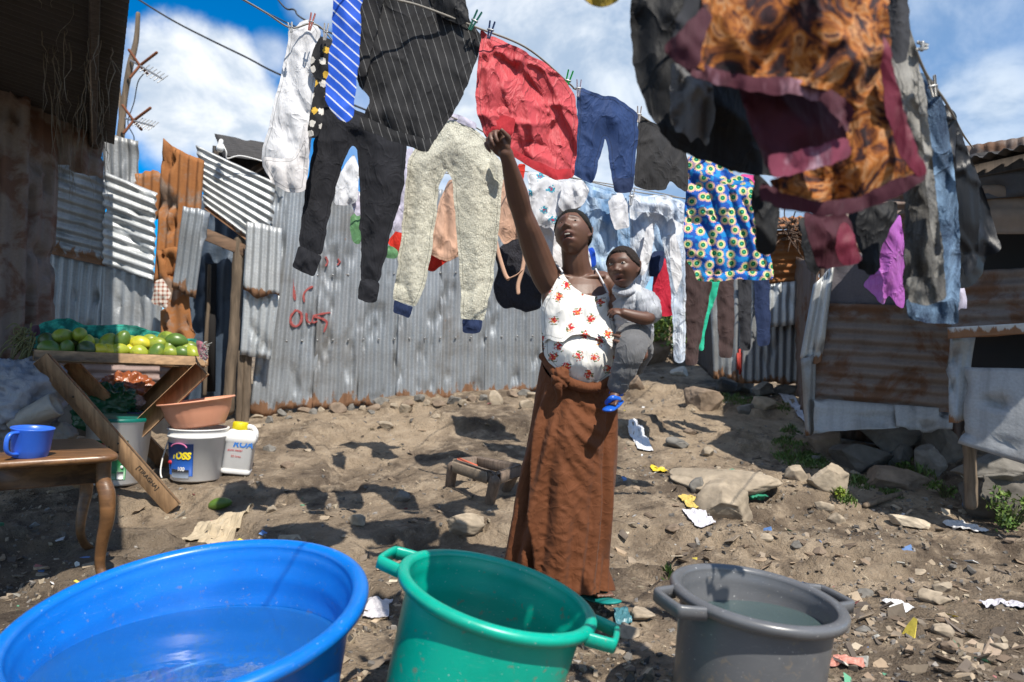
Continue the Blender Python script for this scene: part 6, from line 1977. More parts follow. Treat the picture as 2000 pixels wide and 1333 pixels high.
def hair_cap(name, c, B, s, mat, parent, baby=False, thick=0.007, line=0.62):
    rad = (.079, .094, .102) if baby else (.080, .096, .108)
    hf = head_form(s, baby)

    def f(D, V):
        W = hf(D, V)
        x, y, z = D.T
        limit = np.where(y > 0, line - 0.10 * np.exp(-(x / .5) ** 2) * 0 - 0.9 * np.clip(np.abs(x) - .45, 0, 1) * 1.1, np.interp(-y, [0, .35, 1], [line - .55, -.25, -.45]))
        n_ = fbm(D * 9, 3, 3)
        a = sstep(z - limit + .12 * (n_ - .5), -.05, .07)
        cur = fbm(D * 46, 2, 5) * .5 + fbm(D * 22, 2, 6) * .5
        return W * (0.955 + a * (0.045 + (thick / .1) * (0.45 + cur)))[:, None]
    return mesh(name, *g_ball(c, rad, 150, 110, B, f), mat, parent)


def hand_parts(w, fd, nrm, L, curls, spread=0.16, thumb=1, thumb_curl=0.6, thick=1.0):
    """palm and five fingers; fd = finger direction, nrm = direction the palm faces, L = hand length"""
    fd = np.array(fd, float)
    fd /= np.linalg.norm(fd)
    nrm = np.array(nrm, float)
    nrm -= fd * np.dot(nrm, fd)
    nrm /= np.linalg.norm(nrm)
    sd_ = np.cross(fd, nrm) * thumb                 # towards the thumb
    pw, pl = L * 0.22, L * 0.50
    M = np.stack([sd_, nrm, fd], 1)
    if np.linalg.det(M) < 0:
        M[:, 1] *= 1
    parts = [g_ball(w + fd * pl * .55, (pw * 1.02, L * .085 * thick, pl * .62), 24, 16, M),
             g_ball(w + fd * pl * .35 + sd_ * pw * .6 + nrm * L * .03, (L * .085, L * .075, L * .16), 16, 12, M)]
    for k, (ln, cu) in enumerate(zip((.40, .46, .43, .34), curls)):
        o = (1.5 - k) * pw * .52
        base = w + fd * pl * (.97 - .05 * abs(k - 1.2)) + sd_ * o
        dr = fd + sd_ * (1.5 - k) * spread * .5
        p, pts = base - fd * L * .05, [base - fd * L * .05]
        ang = cu * .35
        for j, seg in enumerate((.45, .32, .26)):
            ang += cu * (.55, .75, .5)[j]
            p = p + (dr * math.cos(ang) + nrm * math.sin(ang)) * L * ln * seg * 1.08
            pts.append(p)
        r = L * .048 * thick * (1, 1.05, 1, .88)[k]
        parts.append(g_tube(pts, [r * 1.08, r, r * .92, r * .78], 10, True, 18))
    tb_ = w + fd * pl * .30 + sd_ * pw * .75
    d1 = fd * .62 + sd_ * .75 + nrm * .2
    d2 = fd * .85 + sd_ * (.35 - .5 * thumb_curl) + nrm * .55 * thumb_curl
    parts.append(g_tube([tb_ - d1 * L * .05, tb_ + d1 * L * .14, tb_ + d1 * L * .16 + d2 * L * .11, tb_ + d1 * L * .17 + d2 * L * .22], np.array([.062, .056, .050, .040]) * L * thick, 10, True, 18))
    return parts


def skin(name):
    m, nt = new_mat(name)
    oc = N(nt, 'ShaderNodeTexCoord').outputs['Object']
    a = N(nt, 'ShaderNodeAttribute', None, attribute_name='Col').outputs['Color']
    n1 = noise(nt, oc, 26, 4, 0.6)
    n2 = noise(nt, oc, 420, 2, 0.6)
    c = mix(nt, 1.0, a, mix(nt, n1, (.78,) * 3, (1.2,) * 3), 'MULTIPLY')
    finish(nt, c, mix(nt, n1, (.42,) * 3, (.58,) * 3), 0, math_(nt, 'ADD', n1, math_(nt, 'MULTIPLY', n2, .3)), .16, .004, **{'Specular IOR Level': .5, 'Subsurface Weight': .08, 'Subsurface Radius': (.02, .008, .004)})
    return m


M_SKIN = skin('dark_skin')
M_HAIR = flat('black_hair', (0.005, 0.0045, 0.004), .95, 0, .5, 90, .6)
M_HAIRB = flat('baby_hair', (0.014, 0.008, 0.006), .95, 0, .5, 90, .6)
M_EYE = flat('eye_white', (.34, .29, .25), .2, 0, .1)
M_IRIS = flat('iris_dark', (.010, .007, .006), .12, 0, .1)
M_TEETH = flat('teeth_ivory', (.55, .51, .45), .3, 0, .1)
SK = (.122, .058, .036)


def eyes(c, B, s, mat_parent, look, squint=0.5, r=.0118, fy=.0775):
    for sx in (-1, 1):
        e = c + B @ (np.array([sx * .031, fy, .006]) * s)
        ey = mesh('eye', *g_ball(e, np.array([r * 1.05, r * .95, r * (.42 + .4 * (1 - squint))]) * s, 18, 12, B), M_EYE, mat_parent)
        p = e + B @ (np.array([look[0], r * .62, look[1]]) * s)
        mesh('iris', *g_ball(p, np.array([.0056, .0052, .0052 * (.65 + .35 * (1 - squint))]) * s, 12, 8, B), M_IRIS, ey)


# ---- the woman
DW = 2.9
wo_ = thing('person', G(1150, 1160), 'woman in floral camisole and brown wrap skirt, one arm raised to the red jacket', 'person', 'people')
hc = P(1119, 457, 2.87)
HB = basis((-.36, -.80, .47), (.08, .45, .88))
hs_ = 0.93
parts = head_parts(hc, HB, hs_, False, .55, 1.6)
ring = lambda px, py, d, hw, hd: (P(px, py, d), hw * d / FPX, hd)
TR = [(1128, 534, 2.93, 30, .052), (1127, 546, 2.93, 52, .068), (1124, 560, 2.92, 64, .082), (1123, 580, 2.91, 66, .095), (1126, 605, 2.90, 65, .10), (1130, 640, 2.89, 66, .112),
      (1134, 680, 2.88, 66, .13), (1138, 715, 2.88, 64, .132), (1138, 760, 2.90, 66, .12), (1132, 820, 2.92, 72, .12), (1128, 880, 2.93, 68, .11)]
parts.append(g_loft([ring(*r) for r in TR]))
A = lambda *pts: g_tube([P(*p[:3]) for p in pts], [p[3] for p in pts], 16, True, 40)
parts.append(A((1130, 552, 2.94, .076), (1127, 530, 2.92, .064), (1124, 508, 2.90, .058), (1122, 480, 2.89, .058)))
parts.append(A((1100, 575, 2.92, .060), (1078, 556, 2.91, .062), (1062, 530, 2.88, .060), (1043, 482, 2.80, .055), (1029, 442, 2.72, .046), (1019, 414, 2.68, .0415), (1011, 384, 2.63, .044), (1002, 350, 2.57, .036), (993, 316, 2.51, .027), (988, 300, 2.49, .027)))
parts.append(A((1100, 550, 2.94, .04), (1080, 600, 2.91, .045), (1078, 650, 2.9, .04)))
parts.append(A((1128, 548, 2.95, .05), (1090, 545, 2.93, .048)))
parts.append(A((1128, 548, 2.95, .05), (1165, 549, 2.94, .045), (1184, 554, 2.93, .045), (1196, 580, 2.95, .040), (1206, 620, 2.98, .037), (1216, 655, 3.0, .035), (1232, 672, 2.95, .034), (1250, 682, 2.82, .028), (1254, 694, 2.70, .024)))
for px in (1102, 1152):
    parts.append(g_ball(P(px, 602, 2.84), (.062, .05, .062), 20, 14))
# collar bones
parts.append(A((1132, 546, 2.872, .010), (1155, 541, 2.872, .011), (1178, 540, 2.89, .010)))
parts.append(A((1122, 546, 2.872, .010), (1100, 541, 2.872, .011), (1080, 540, 2.88, .010)))
# legs and feet
parts.append(A((1105, 870, 2.93, .085), (1098, 990, 2.87, .058), (1105, 1060, 2.95, .05), (1122, 1128, 3.0, .034)))
parts.append(A((1155, 870, 2.93, .085), (1160, 990, 2.85, .058), (1160, 1060, 2.92, .05), (1158, 1130, 2.95, .034)))


def foot(heel, ball, toe, s=1.0):
    h, b, t = P(*heel), P(*ball), P(*toe)
    out = [g_tube([h + [0, 0, .012], (h + b) / 2 + [0, 0, .024], b + [0, 0, .004]], np.array([.032, .033, .030]) * s, 14, True, 20, .8)]
    d = (t - b) / np.linalg.norm(t - b)
    sd2 = np.cross(d, [0, 0, 1.0])
    for k in range(5):
        o = b + sd2 * (k - 2) * .0135 * s
        ln = (.045, .042, .038, .033, .028)[k] * s
        r = (.0115, .009, .0085, .008, .0075)[k] * s
        out.append(g_tube([o - d * .01, o + d * ln * .6 + [0, 0, .004], o + d * ln], [r, r, r * .85], 8, True, 10))
    return out


parts += foot((1145, 1146, 2.93), (1172, 1160, 2.82), (1190, 1168, 2.76))
parts += foot((1112, 1140, 3.02), (1118, 1150, 2.90), (1122, 1158, 2.8))
# hands: the raised one closed on the jacket's hem, the other under the baby
parts += hand_parts(P(988, 304, 2.49), (-.52, -.10, .85), (-.55, -.80, -.15), .175, (1.35, 1.45, 1.5, 1.55), .1, 1, .8)
parts += hand_parts(P(1254, 697, 2.69), (-.45, -.35, .60), (-.6, .75, -.1), .17, (.5, .55, .6, .65), .14, 1, .4)
V, Fc = union(parts, 0.0033, 2)
col = head_paint(V, hc, HB, hs_, SK, (.15, .058, .048), (.010, .006, .005), .55)
palm = np.exp(-np.linalg.norm(V - P(1244, 682, 2.64), axis=1) ** 2 / .045 ** 2)
col = col * (1 - palm[:, None] * .6) + np.array((.22, .09, .06)) * palm[:, None] * .6
mesh('body', V, Fc, M_SKIN, wo_, col=col)
hair_cap('hair', hc, HB, hs_, M_HAIR, wo_, False, .010, .58)
eyes(hc, HB, hs_, wo_, (-.003, .000), .95, .0100, .0715)
mesh('teeth', *g_ball(hc + HB @ (np.array([0, .0785, -.0635]) * hs_), np.array([.0135, .005, .0030]) * hs_, 16, 10, HB), M_TEETH, wo_)

ty = np.array([r[1] for r in TR], float)


def torso_fn(front, grow=1.0, belly=0.0):
    tc, th2, td, tw = (np.array([r[k] for r in TR], float) for k in (0, 3, 2, 4))

    def f(x, y):
        s = np.clip((x - np.interp(y, ty, tc)) / (np.interp(y, ty, th2) * grow), -1, 1)
        hd = np.interp(y, ty, tw) + .008 + belly * np.exp(-((y - 690) / 48.0) ** 2)
        if front:
            hd = hd + .028 * np.exp(-((y - 606) / 22.0) ** 2) * (np.exp(-((x - 1102) / 22.0) ** 2) + np.exp(-((x - 1154) / 22.0) ** 2))
        return np.interp(y, ty, td) + (-1 if front else 1) * hd * np.sqrt(1 - s * s * .985)
    return f


FLO = fabric('cloth_floral_white', (0, 0, 0), .08, .8, .1, .6, 16, pat_bouquet)
top = cloth('camisole', [(1098, 528), (1104, 541), (1118, 560), (1138, 574), (1160, 580), (1178, 576), (1187, 570), (1192, 590), (1199, 630), (1206, 656), (1214, 686), (1190, 676), (1166, 661), (1140, 653), (1116, 655), (1099, 669), (1084, 668), (1070, 661), (1061, 673), (1057, 640), (1056, 608), (1062, 588), (1080, 560), (1091, 540)],
            DW, FLO, wo_, th=.005, fold=.010, ff=12, seed=200, sp=3.4, dfun=torso_fn(True, 1.12, .052), shift=.020, wavy=.5, wrk=.004, ang=8)
cloth('camisole_layer', [(1061, 640), (1100, 632), (1150, 632), (1200, 645), (1207, 690), (1203, 715), (1196, 732), (1176, 748), (1150, 755), (1122, 750), (1096, 735), (1074, 712), (1062, 692)],
      DW, FLO, wo_, th=.005, fold=.008, ff=10, seed=201, sp=3.6, dfun=torso_fn(True, 1.14, .04), shift=.002, wavy=.4, wrk=.003)
cloth('camisole_back', [(1082, 560), (1125, 566), (1180, 562), (1196, 600), (1204, 660), (1208, 700), (1195, 750), (1130, 760), (1072, 740), (1060, 690), (1057, 640), (1056, 600)],
      DW, FLO, wo_, th=.005, fold=.008, ff=10, seed=202, sp=5, dfun=torso_fn(False, 1.12, -.02), wavy=.4)
for pts in ([(1098, 531, 2.83), (1093, 524, 2.85), (1088, 519, 2.88), (1085, 518, 2.92)], [(1187, 572, 2.855), (1178, 553, 2.865), (1166, 531, 2.885), (1163, 527, 2.92), (1160, 545, 2.99)]):
    mesh('strap', *g_tube([P(*p) for p in pts], .0042, 6, True, 30), WHITE, wo_)
# skirt
SKB = fabric('cloth_brown_cotton', (.118, .038, .013), .3, .8, .1, .28, 60)
yy = np.array([690, 720, 760, 800, 860, 920, 980, 1040, 1090, 1155], float)
LL = np.array([1062, 1055, 1047, 1041, 1031, 1020, 1008, 995, 985, 978], float)
RR = np.array([1207, 1208, 1207, 1204, 1198, 1191, 1187, 1184, 1180, 1192], float)
nt_, nr_ = 260, 230
th0 = np.linspace(0, 2 * np.pi, nt_, endpoint=False)
T_, A_ = np.meshgrid(np.linspace(0, 1, nr_), th0, indexing='ij')
t_, a_ = T_.ravel(), A_.ravel()
cs, sn = np.cos(a_), np.sin(a_)
ytop = 694 + 58 * np.clip(sn, 0, 1) ** 1.2 - 6 * cs
ybot = np.where(cs < 0, 1151 - 58 * np.clip(-cs, 0, 1) ** 1.6, 1151 + 2 * cs)
y_ = ytop + (ybot - ytop) * t_
l_, r_ = np.interp(y_, yy, LL), np.interp(y_, yy, RR)
cx_, hw_ = (l_ + r_) / 2, (r_ - l_) / 2
hd_ = np.interp(y_, [690, 760, 900, 1155], [.150, .160, .150, .175])
x_ = cx_ + hw_ * cs
dd = 2.905 - hd_ * sn
fr = np.clip(sn, 0, 1)
dis = 0.0
# the wrap's front panel lies over the left part; the right edge hangs free in a pleat
edge1 = np.interp(y_, [700, 800, 900, 1000, 1110], [1075, 1058, 1047, 1041, 1046])
edge2 = np.interp(y_, [740, 860, 1000, 1130], [1185, 1172, 1165, 1150])
dis = dis + 0.050 * sstep(x_, edge1 - 3, edge1 + 3) * fr * sstep(t_, .05, .3)
dis = dis - 0.044 * sstep(x_, edge2 - 3, edge2 + 4) * fr * sstep(t_, .1, .35)
dis = dis - 0.030 * np.exp(-((x_ - edge1 + 9) / 7) ** 2) * fr * sstep(t_, .1, .4)
for x0, x1, w0, am, ts in ((1070, 992, 5, .020, .05), (1078, 1012, 6, .026, .08), (1088, 1030, 6, .020, .1), (1098, 1072, 9, .022, .3), (1112, 1098, 10, .020, .45),
                           (1136, 1122, 10, .018, .55), (1168, 1146, 8, .022, .35), (1186, 1158, 7, .026, .2), (1196, 1172, 6, .024, .1), (1203, 1186, 6, .022, .1)):
    xr = x0 + (x1 - x0) * t_ ** 1.15 + 5 * np.sin(t_ * 5 + x0)
    g_ = np.exp(-np.abs((x_ - xr) / (w0 * (1 + .5 * t_))) ** 1.6) - .45 * np.exp(-((x_ - xr + 1.7 * w0) / (w0 * .8)) ** 2)
    dis = dis + 1.5 * am * g_ * sstep(t_, ts - .05, ts + .3) * np.where(sn > 0, 1, 0)
dis = dis + .02 * np.sin(a_ * 9) * (sn <= 0) * t_
for x0, y0, x1, y1, w0, am in ((1105, 770, 1180, 850, 9, .013), (1100, 785, 1172, 885, 8, .014), (1098, 800, 1160, 930, 8, .013), (1092, 825, 1165, 965, 10, .010), (1090, 870, 1150, 990, 9, .009), (1120, 764, 1190, 800, 8, .012), (1095, 900, 1155, 1050, 10, .008)):
    # swags sagging from the knot towards the right hip
    L2_ = (x1 - x0) ** 2 + (y1 - y0) ** 2
    f_ = ((x_ - x0) * (x1 - x0) + (y_ - y0) * (y1 - y0)) / L2_
    ds_ = ((x_ - x0) * (y1 - y0) - (y_ - y0) * (x1 - x0)) / math.sqrt(L2_) + 14 * np.sin(np.clip(f_, 0, 1) * 3.14)
    dis = dis + 1.3 * am * np.exp(-np.abs(ds_ / w0) ** 1.7) * sstep(f_, -.05, .2) * sstep(f_, 1.1, .7) * fr
q2 = np.stack([(x_ - 1090) * .05 + (y_ - 740) * .045, (y_ - 740) * .03 - (x_ - 1090) * .03], -1)
dis = dis + 0.0030 * (1 - np.abs(2 * fbm(q2 * np.array([.8, 1.6]), 2, 230, .4) - 1) * 2.5) * fr
left = x_ < edge1
dis = dis + 0.004 * left * (fbm(np.stack([(x_ + y_ * .45) * .10, (y_ - x_) * .02], -1), 3, 240) - .5) * 2
Vs = Pv(x_, y_, dd) + np.stack([cs * dis * .6, -sn * dis, 0 * dis], -1)
Vs[:, 2] = np.maximum(Vs[:, 2], gz(Vs[:, 0], Vs[:, 1]) + .004)
idx = np.arange(nr_ * nt_).reshape(nr_, nt_)
Fs = np.stack([idx[:-1], idx[1:], np.roll(idx, -1, 1)[1:], np.roll(idx, -1, 1)[:-1]], -1).reshape(-1, 4).tolist()
sk = mesh('skirt', Vs, Fs, SKB, wo_, uv=np.stack([a_ * .17, -y_ / FPX * 2.9], -1), solid=.003)
wb_ = [P(1062, 696, 2.88), P(1076, 716, 2.80), P(1094, 737, 2.745), P(1122, 752, 2.725), P(1152, 758, 2.72), P(1180, 752, 2.74), P(1198, 738, 2.79), P(1207, 716, 2.88), P(1190, 706, 3.02), P(1130, 706, 3.07), P(1080, 702, 3.02), P(1062, 696, 2.9)]
Vw, Fw = g_tube(wb_, .020, 14, True, 120)
Vw += .010 * (np.stack([fbm(Vw * 22, 3, 300 + k) for k in range(3)], -1) - .5)
mesh('waistband', Vw, Fw, SKB, sk, uv=Vw[:, [0, 2]])


def kn(D, V):
    return V * (1 + .5 * (fbm(D * 2.6, 3, 41) - .5) - .22 * np.exp(-(D[:, 2] + D[:, 0] * .6) ** 2 / .03))[:, None]


Vk, Fk = g_ball(P(1095, 740, 2.715), (.038, .034, .045), 40, 30, None, kn)
mesh('knot', Vk, Fk, SKB, sk, uv=Vk[:, [0, 2]])
Vk, Fk = g_tube([P(1094, 742, 2.70), P(1090, 756, 2.69), P(1092, 772, 2.70), P(1088, 784, 2.71)], [.018, .020, .014, .006], 10, True, 24, .5)
mesh('knot_tail', Vk, Fk, SKB, sk, uv=Vk[:, [0, 2]])
TEAL = plastic('plastic_sandal_teal', (0.0, .22, .20), .5)
sl = MB()
for h, b in (((1143, 1155, 2.95), (1192, 1174, 2.73)),):
    a, c = P(*h), P(*b)
    sl.add(*g_tube([a - [0, 0, .012], (a + c) / 2 - [0, 0, .012], c - [0, 0, .004]], [.040, .043, .046], 16, True, 20, .22, (0, 0, 1) if False else None))
so_ = sl.build('sandal', TEAL, wo_)
mesh('sandal_strap', *g_tube([P(1158, 1150, 2.84), P(1172, 1152, 2.82), P(1184, 1160, 2.80)], .008, 8, True, 16), TEAL, so_)

# ---- the baby
bb = thing('person', P(1225, 690, 2.8), 'baby in grey shirt and trousers with blue sandals, carried on the woman\'s hip', 'person', 'people')
bh = P(1217, 524, 2.74)
BB = basis((-.52, -.84, .10), (.03, .12, .98))
bs = 0.80
parts = head_parts(bh, BB, bs, True, .3, 0)
parts.append(A((1224, 580, 2.80, .040), (1221, 556, 2.78, .036), (1219, 540, 2.76, .036)))
parts.append(A((1226, 582, 2.81, .058), (1234, 615, 2.82, .064), (1234, 655, 2.84, .066)))
parts.append(A((1242, 580, 2.80, .036), (1260, 590, 2.76, .032), (1268, 612, 2.70, .028), (1262, 622, 2.67, .027), (1238, 618, 2.655, .024), (1218, 612, 2.65, .020)))
parts.append(A((1208, 585, 2.80, .034), (1198, 605, 2.84, .028), (1196, 625, 2.86, .024)))
parts.append(A((1236, 660, 2.82, .055), (1236, 672, 2.70, .046), (1232, 682, 2.655, .040), (1220, 715, 2.67, .034), (1206, 750, 2.69, .024), (1202, 764, 2.70, .021)))
parts.append(A((1236, 660, 2.86, .05), (1250, 680, 2.95, .04), (1240, 720, 3.02, .03)))
parts += foot((1205, 772, 2.71), (1198, 784, 2.655), (1194, 792, 2.63), .62)
parts += hand_parts(P(1220, 613, 2.65), (-.88, -.05, .25), (-.1, .6, -.75), .085, (.55, .7, .8, .9), .25, -1, .5, 1.15)
V, Fc = union(parts, 0.003, 2)
col = head_paint(V, bh, BB, bs, (.105, .047, .029), (.14, .055, .046), (.03, .014, .009), .3)
mesh('body', V, Fc, M_SKIN, bb, col=col)
hair_cap('hair', bh, BB, bs, M_HAIRB, bb, True, .010, .60)
eyes(bh, BB, bs, bb, (-.001, .001), .35, .0115, .0745)


def sleeve_cloth(name, pts, mat, parent, seed, amp=.008, n=28, seg=60, sc=24):
    V, Fc = g_tube([P(*p[:3]) for p in pts], [p[3] for p in pts], n, True, seg)
    c = np.array([P(*p[:3]) for p in crv(pts, 30)])
    d = V - c[np.argmin(((V[:, None] - c) ** 2).sum(-1), 1)]
    d /= np.linalg.norm(d, axis=1)[:, None] + 1e-9
    rg = 1 - np.abs(2 * fbm(V * sc * np.array([.7, .7, 1.3]), 3, seed) - 1) * 2
    return mesh(name, V + d * (amp * rg)[:, None], Fc, mat, parent, uv=V[:, [0, 2]])


SHG = fabric('cloth_grey_print', (.30, .31, .34), .35, .85, .1, .9, 30, None, (.52, .54, .57))
PAG = fab('grey_fleece_trousers', (.115, .115, .12), .25, .95, .4, bstr=.5, wr=40)
s1 = sleeve_cloth('shirt', [(1220, 566, 2.79, .046), (1226, 580, 2.80, .068), (1236, 612, 2.81, .074), (1238, 648, 2.83, .076), (1238, 662, 2.84, .070)], SHG, bb, 61, .008)
sleeve_cloth('sleeve', [(1240, 582, 2.80, .046), (1262, 592, 2.75, .046), (1272, 610, 2.70, .042)], SHG, s1, 62, .007)
sleeve_cloth('collar', [(1200, 566, 2.75, .009), (1216, 574, 2.72, .010), (1236, 568, 2.74, .009)], SHG, s1, 64, .004)
p1 = sleeve_cloth('trousers', [(1238, 656, 2.85, .078), (1236, 666, 2.72, .062), (1232, 684, 2.655, .055), (1222, 715, 2.66, .047), (1211, 742, 2.68, .040), (1207, 752, 2.685, .036)], PAG, bb, 63, .006)
sleeve_cloth('trouser_leg', [(1238, 660, 2.88, .06), (1252, 682, 2.96, .05), (1244, 715, 3.02, .038)], PAG, p1, 65, .005)
BSN = plastic('plastic_sandal_blue', (.01, .10, .50), .3)
a, c = P(1208, 781, 2.735), P(1189, 797, 2.615)
bs_ = mesh('sandal', *g_tube([a - [0, 0, .008], (a + c) / 2 - [0, 0, .008], c - [0, 0, .006]], [.022, .026, .026], 16, True, 20, .35), BSN, bb)
mesh('sandal_strap', *g_tube([P(1186, 787, 2.66), P(1195, 778, 2.635), P(1208, 780, 2.66)], .011, 8, True, 16), BSN, bs_)
mesh('sandal_strap', *g_tube([P(1194, 768, 2.70), P(1202, 764, 2.67), P(1213, 770, 2.70)], .010, 8, True, 16), BSN, bs_)
# ------------------------------------------------------------------ rocks, rubble, litter, weeds
M_ROCK = attr_mat('rock', .92, .5, 16, 1.0)


def rock_shape(w, h, dpt, seed, flat_top=False):
    r = np.random.default_rng(seed)

    def f(D, V):
        W = D.copy()
        for _ in range(16):
            n = r.normal(size=3)
            n /= np.linalg.norm(n)
            o = r.uniform(.50, .82)
            k = W @ n
            W = W - np.outer(np.maximum(k - o, 0) * 1.0, n)
        W = W * (1 + .14 * (fbm(D * 3.2 + seed, 4, seed) - .5) + .06 * (fbm(D * 9 + seed, 3, seed + 2) - .5))[:, None]
        return W / .72 * np.array([w / 2, dpt / 2, h / 2])
    return f


def rock(px, py, wpx, hpx, col, label, seed, group=None, bury=.25, rz=None, cat='rock', d=None, name='rock', tilt_=0):
    g = G(px, min(py + hpx * .45, 1332)) if d is None else P(px, py + hpx * .5, d)
    s = g[1] / FPX
    w, h = wpx * s, hpx * s / (1 - bury)
    M = rotm('Z', r_deg(seed) * .25 if rz is None else rz) @ rotm('Y', tilt_)
    c = g + np.array([0, w * .25, h * (.5 - bury)])
    V, Fc = g_ball(c, (1, 1, 1), *((72, 46) if wpx > 45 else (36, 22)), M, rock_shape(w, h, w * .75, seed))
    cc = np.array(col)
    n_ = fbm((V - c) / max(w, .05) * 5, 3, seed)[:, None]
    o = mesh(name, V, Fc, M_ROCK, col=cc * (.6 + .8 * n_))
    return tag(o, label, cat, group)


def r_deg(s):
    return (s * 137) % 90 - 45


GRK, TAN, BRN, DRK = (.15, .14, .125), (.30, .245, .18), (.19, .14, .10), (.10, .09, .078)
for i, (px, py, w, h, c, lab, tl) in enumerate([
    (1772, 858, 128, 58, GRK, 'big pointed grey slab leaning under the whitish strip of the brown shack', -8),
    (1690, 903, 100, 48, DRK, 'dark rock below the pointed grey slab, left in the pile', 6),
    (1766, 897, 54, 36, GRK, 'small angular grey rock in the middle of the stone pile', 10),
    (1829, 902, 54, 48, GRK, 'wedge shaped grey rock beside the wooden corner post', -20),
    (1770, 941, 124, 36, BRN, 'long flat slab at the foot of the stone pile', 4),
    (1626, 940, 66, 50, TAN, 'pale standing stone at the left end of the stone pile', -28),
    (1624, 868, 72, 50, BRN, 'brown slab leaning below the peeling corner strip', -22),
    (1852, 872, 56, 72, DRK, 'dark block between the brown shack and the corner post', 0),
    (1962, 923, 118, 50, GRK, 'upper squared foundation stone under the whitish panel', 0),
    (1968, 970, 134, 66, DRK, 'lower squared foundation stone at the right edge', 0),
    (1421, 984, 112, 66, TAN, 'rounded earthy boulder half sunk in the path', 4),
    (1378, 781, 70, 38, BRN, 'crumbly brown clod at the left corner of the grey shack', 0),
    (1490, 790, 42, 24, TAN, 'orange brown stone on the lit dirt before the grey shack', 0),
    (1464, 802, 34, 17, GRK, 'flat grey stone left of the orange brown stone', 0),
    (1497, 761, 52, 30, GRK, 'foundation rock under the right half of the grey shack', 0),
    (1458, 758, 34, 24, GRK, 'foundation rock under the red patch of the grey shack', 0),
    (1544, 764, 60, 24, DRK, 'dark foundation rock at the right end of the grey shack', 0),
    (1420, 758, 44, 24, DRK, 'dark foundation rock under the left edge of the grey shack', 0),
    (1560, 929, 38, 24, TAN, 'pale stone at the edge of the roof shadow', 0),
    (1330, 727, 32, 15, (.46, .42, .36), 'bright pale stone at the far end of the lane', 0),
    (1329, 868, 40, 18, GRK, 'flat angular stone lying on the lit path', 14),
    (1382, 886, 26, 15, TAN, 'small tan stone at the tip of the roof shadow', 0),
    (1365, 951, 30, 26, GRK, 'grey stone under the broken earth ledge', 0),
    (1415, 944, 170, 34, TAN, 'broken earth ledge across the path', 0),
    (1240, 752, 30, 24, BRN, 'brown stone beside the baby\'s sandal', 0),
    (967, 779, 34, 24, TAN, 'rounded tan stone against the foot of the zinc wall', 0),
    (905, 1040, 86, 34, TAN, 'half buried tan rock below the stool', 0),
    (560, 1062, 60, 20, TAN, 'low pale rock just behind the blue basin', 0),
    (1785, 1024, 60, 20, (.42, .35, .26), 'pale flat slab on the rubble below the stone pile', 12),
    (1080, 1290, 70, 30, DRK, 'dark rock between the green and the grey basin', 0),
    (660, 798, 30, 16, BRN, 'small brown stone near the left part of the zinc wall', 0),
    (755, 832, 30, 14, TAN, 'lone flat stone on bare dirt before the zinc wall', 0),
    (790, 800, 26, 15, TAN, 'tan stone below the rusted foot of the zinc wall', 0),
    (885, 783, 26, 14, GRK, 'grey stone below the rusted foot of the zinc wall', 0),
    (1030, 790, 24, 14, TAN, 'stone just left of the brown skirt at the wall foot', 0),
    (1270, 668, 90, 62, BRN, 'steep brown rock rising behind the baby', -25),
    (1345, 690, 50, 40, GRK, 'grey rock behind the hem of the bleached jeans', 10)]):
    rock(px, py, w, h, c, lab, 400 + i, tilt_=tl, bury=.12 if 'foundation' in lab or 'slab' in lab else .25,
         d=(9.4 if i in (35, 36) else 4.22 if i in (8, 9) else None), rz=(0 if i in (8, 9, 23) else None))
r3 = np.random.default_rng(11)
k = 0
for i in range(95):
    px = r3.uniform(480, 1990)
    py = r3.uniform(800, 1300)
    if (px < 1180 and py > 1090) or (960 < px < 1220 and py > 760) or (1300 < px < 1670 and py > 1090) or r3.random() < .35 and px < 1000:
        continue
    w = r3.uniform(9, 26) * (.6 + (py - 740) / 420)
    rock(px, py, w, w * r3.uniform(.3, .6), (TAN, BRN, GRK, TAN)[i % 4], 'small loose stone lying on the trodden dirt', 500 + i, 'loose stones on the dirt', .3)
    k += 1
for i in range(26):
    f = i / 25
    px = 500 + 560 * f + r3.uniform(-8, 8)
    rock(px, 812 - 46 * f + r3.uniform(-4, 8), r3.uniform(12, 26), r3.uniform(7, 13), (TAN, BRN, GRK)[i % 3], 'small stone lined up along the foot of the zinc wall', 700 + i, 'stones along the wall foot', .3)


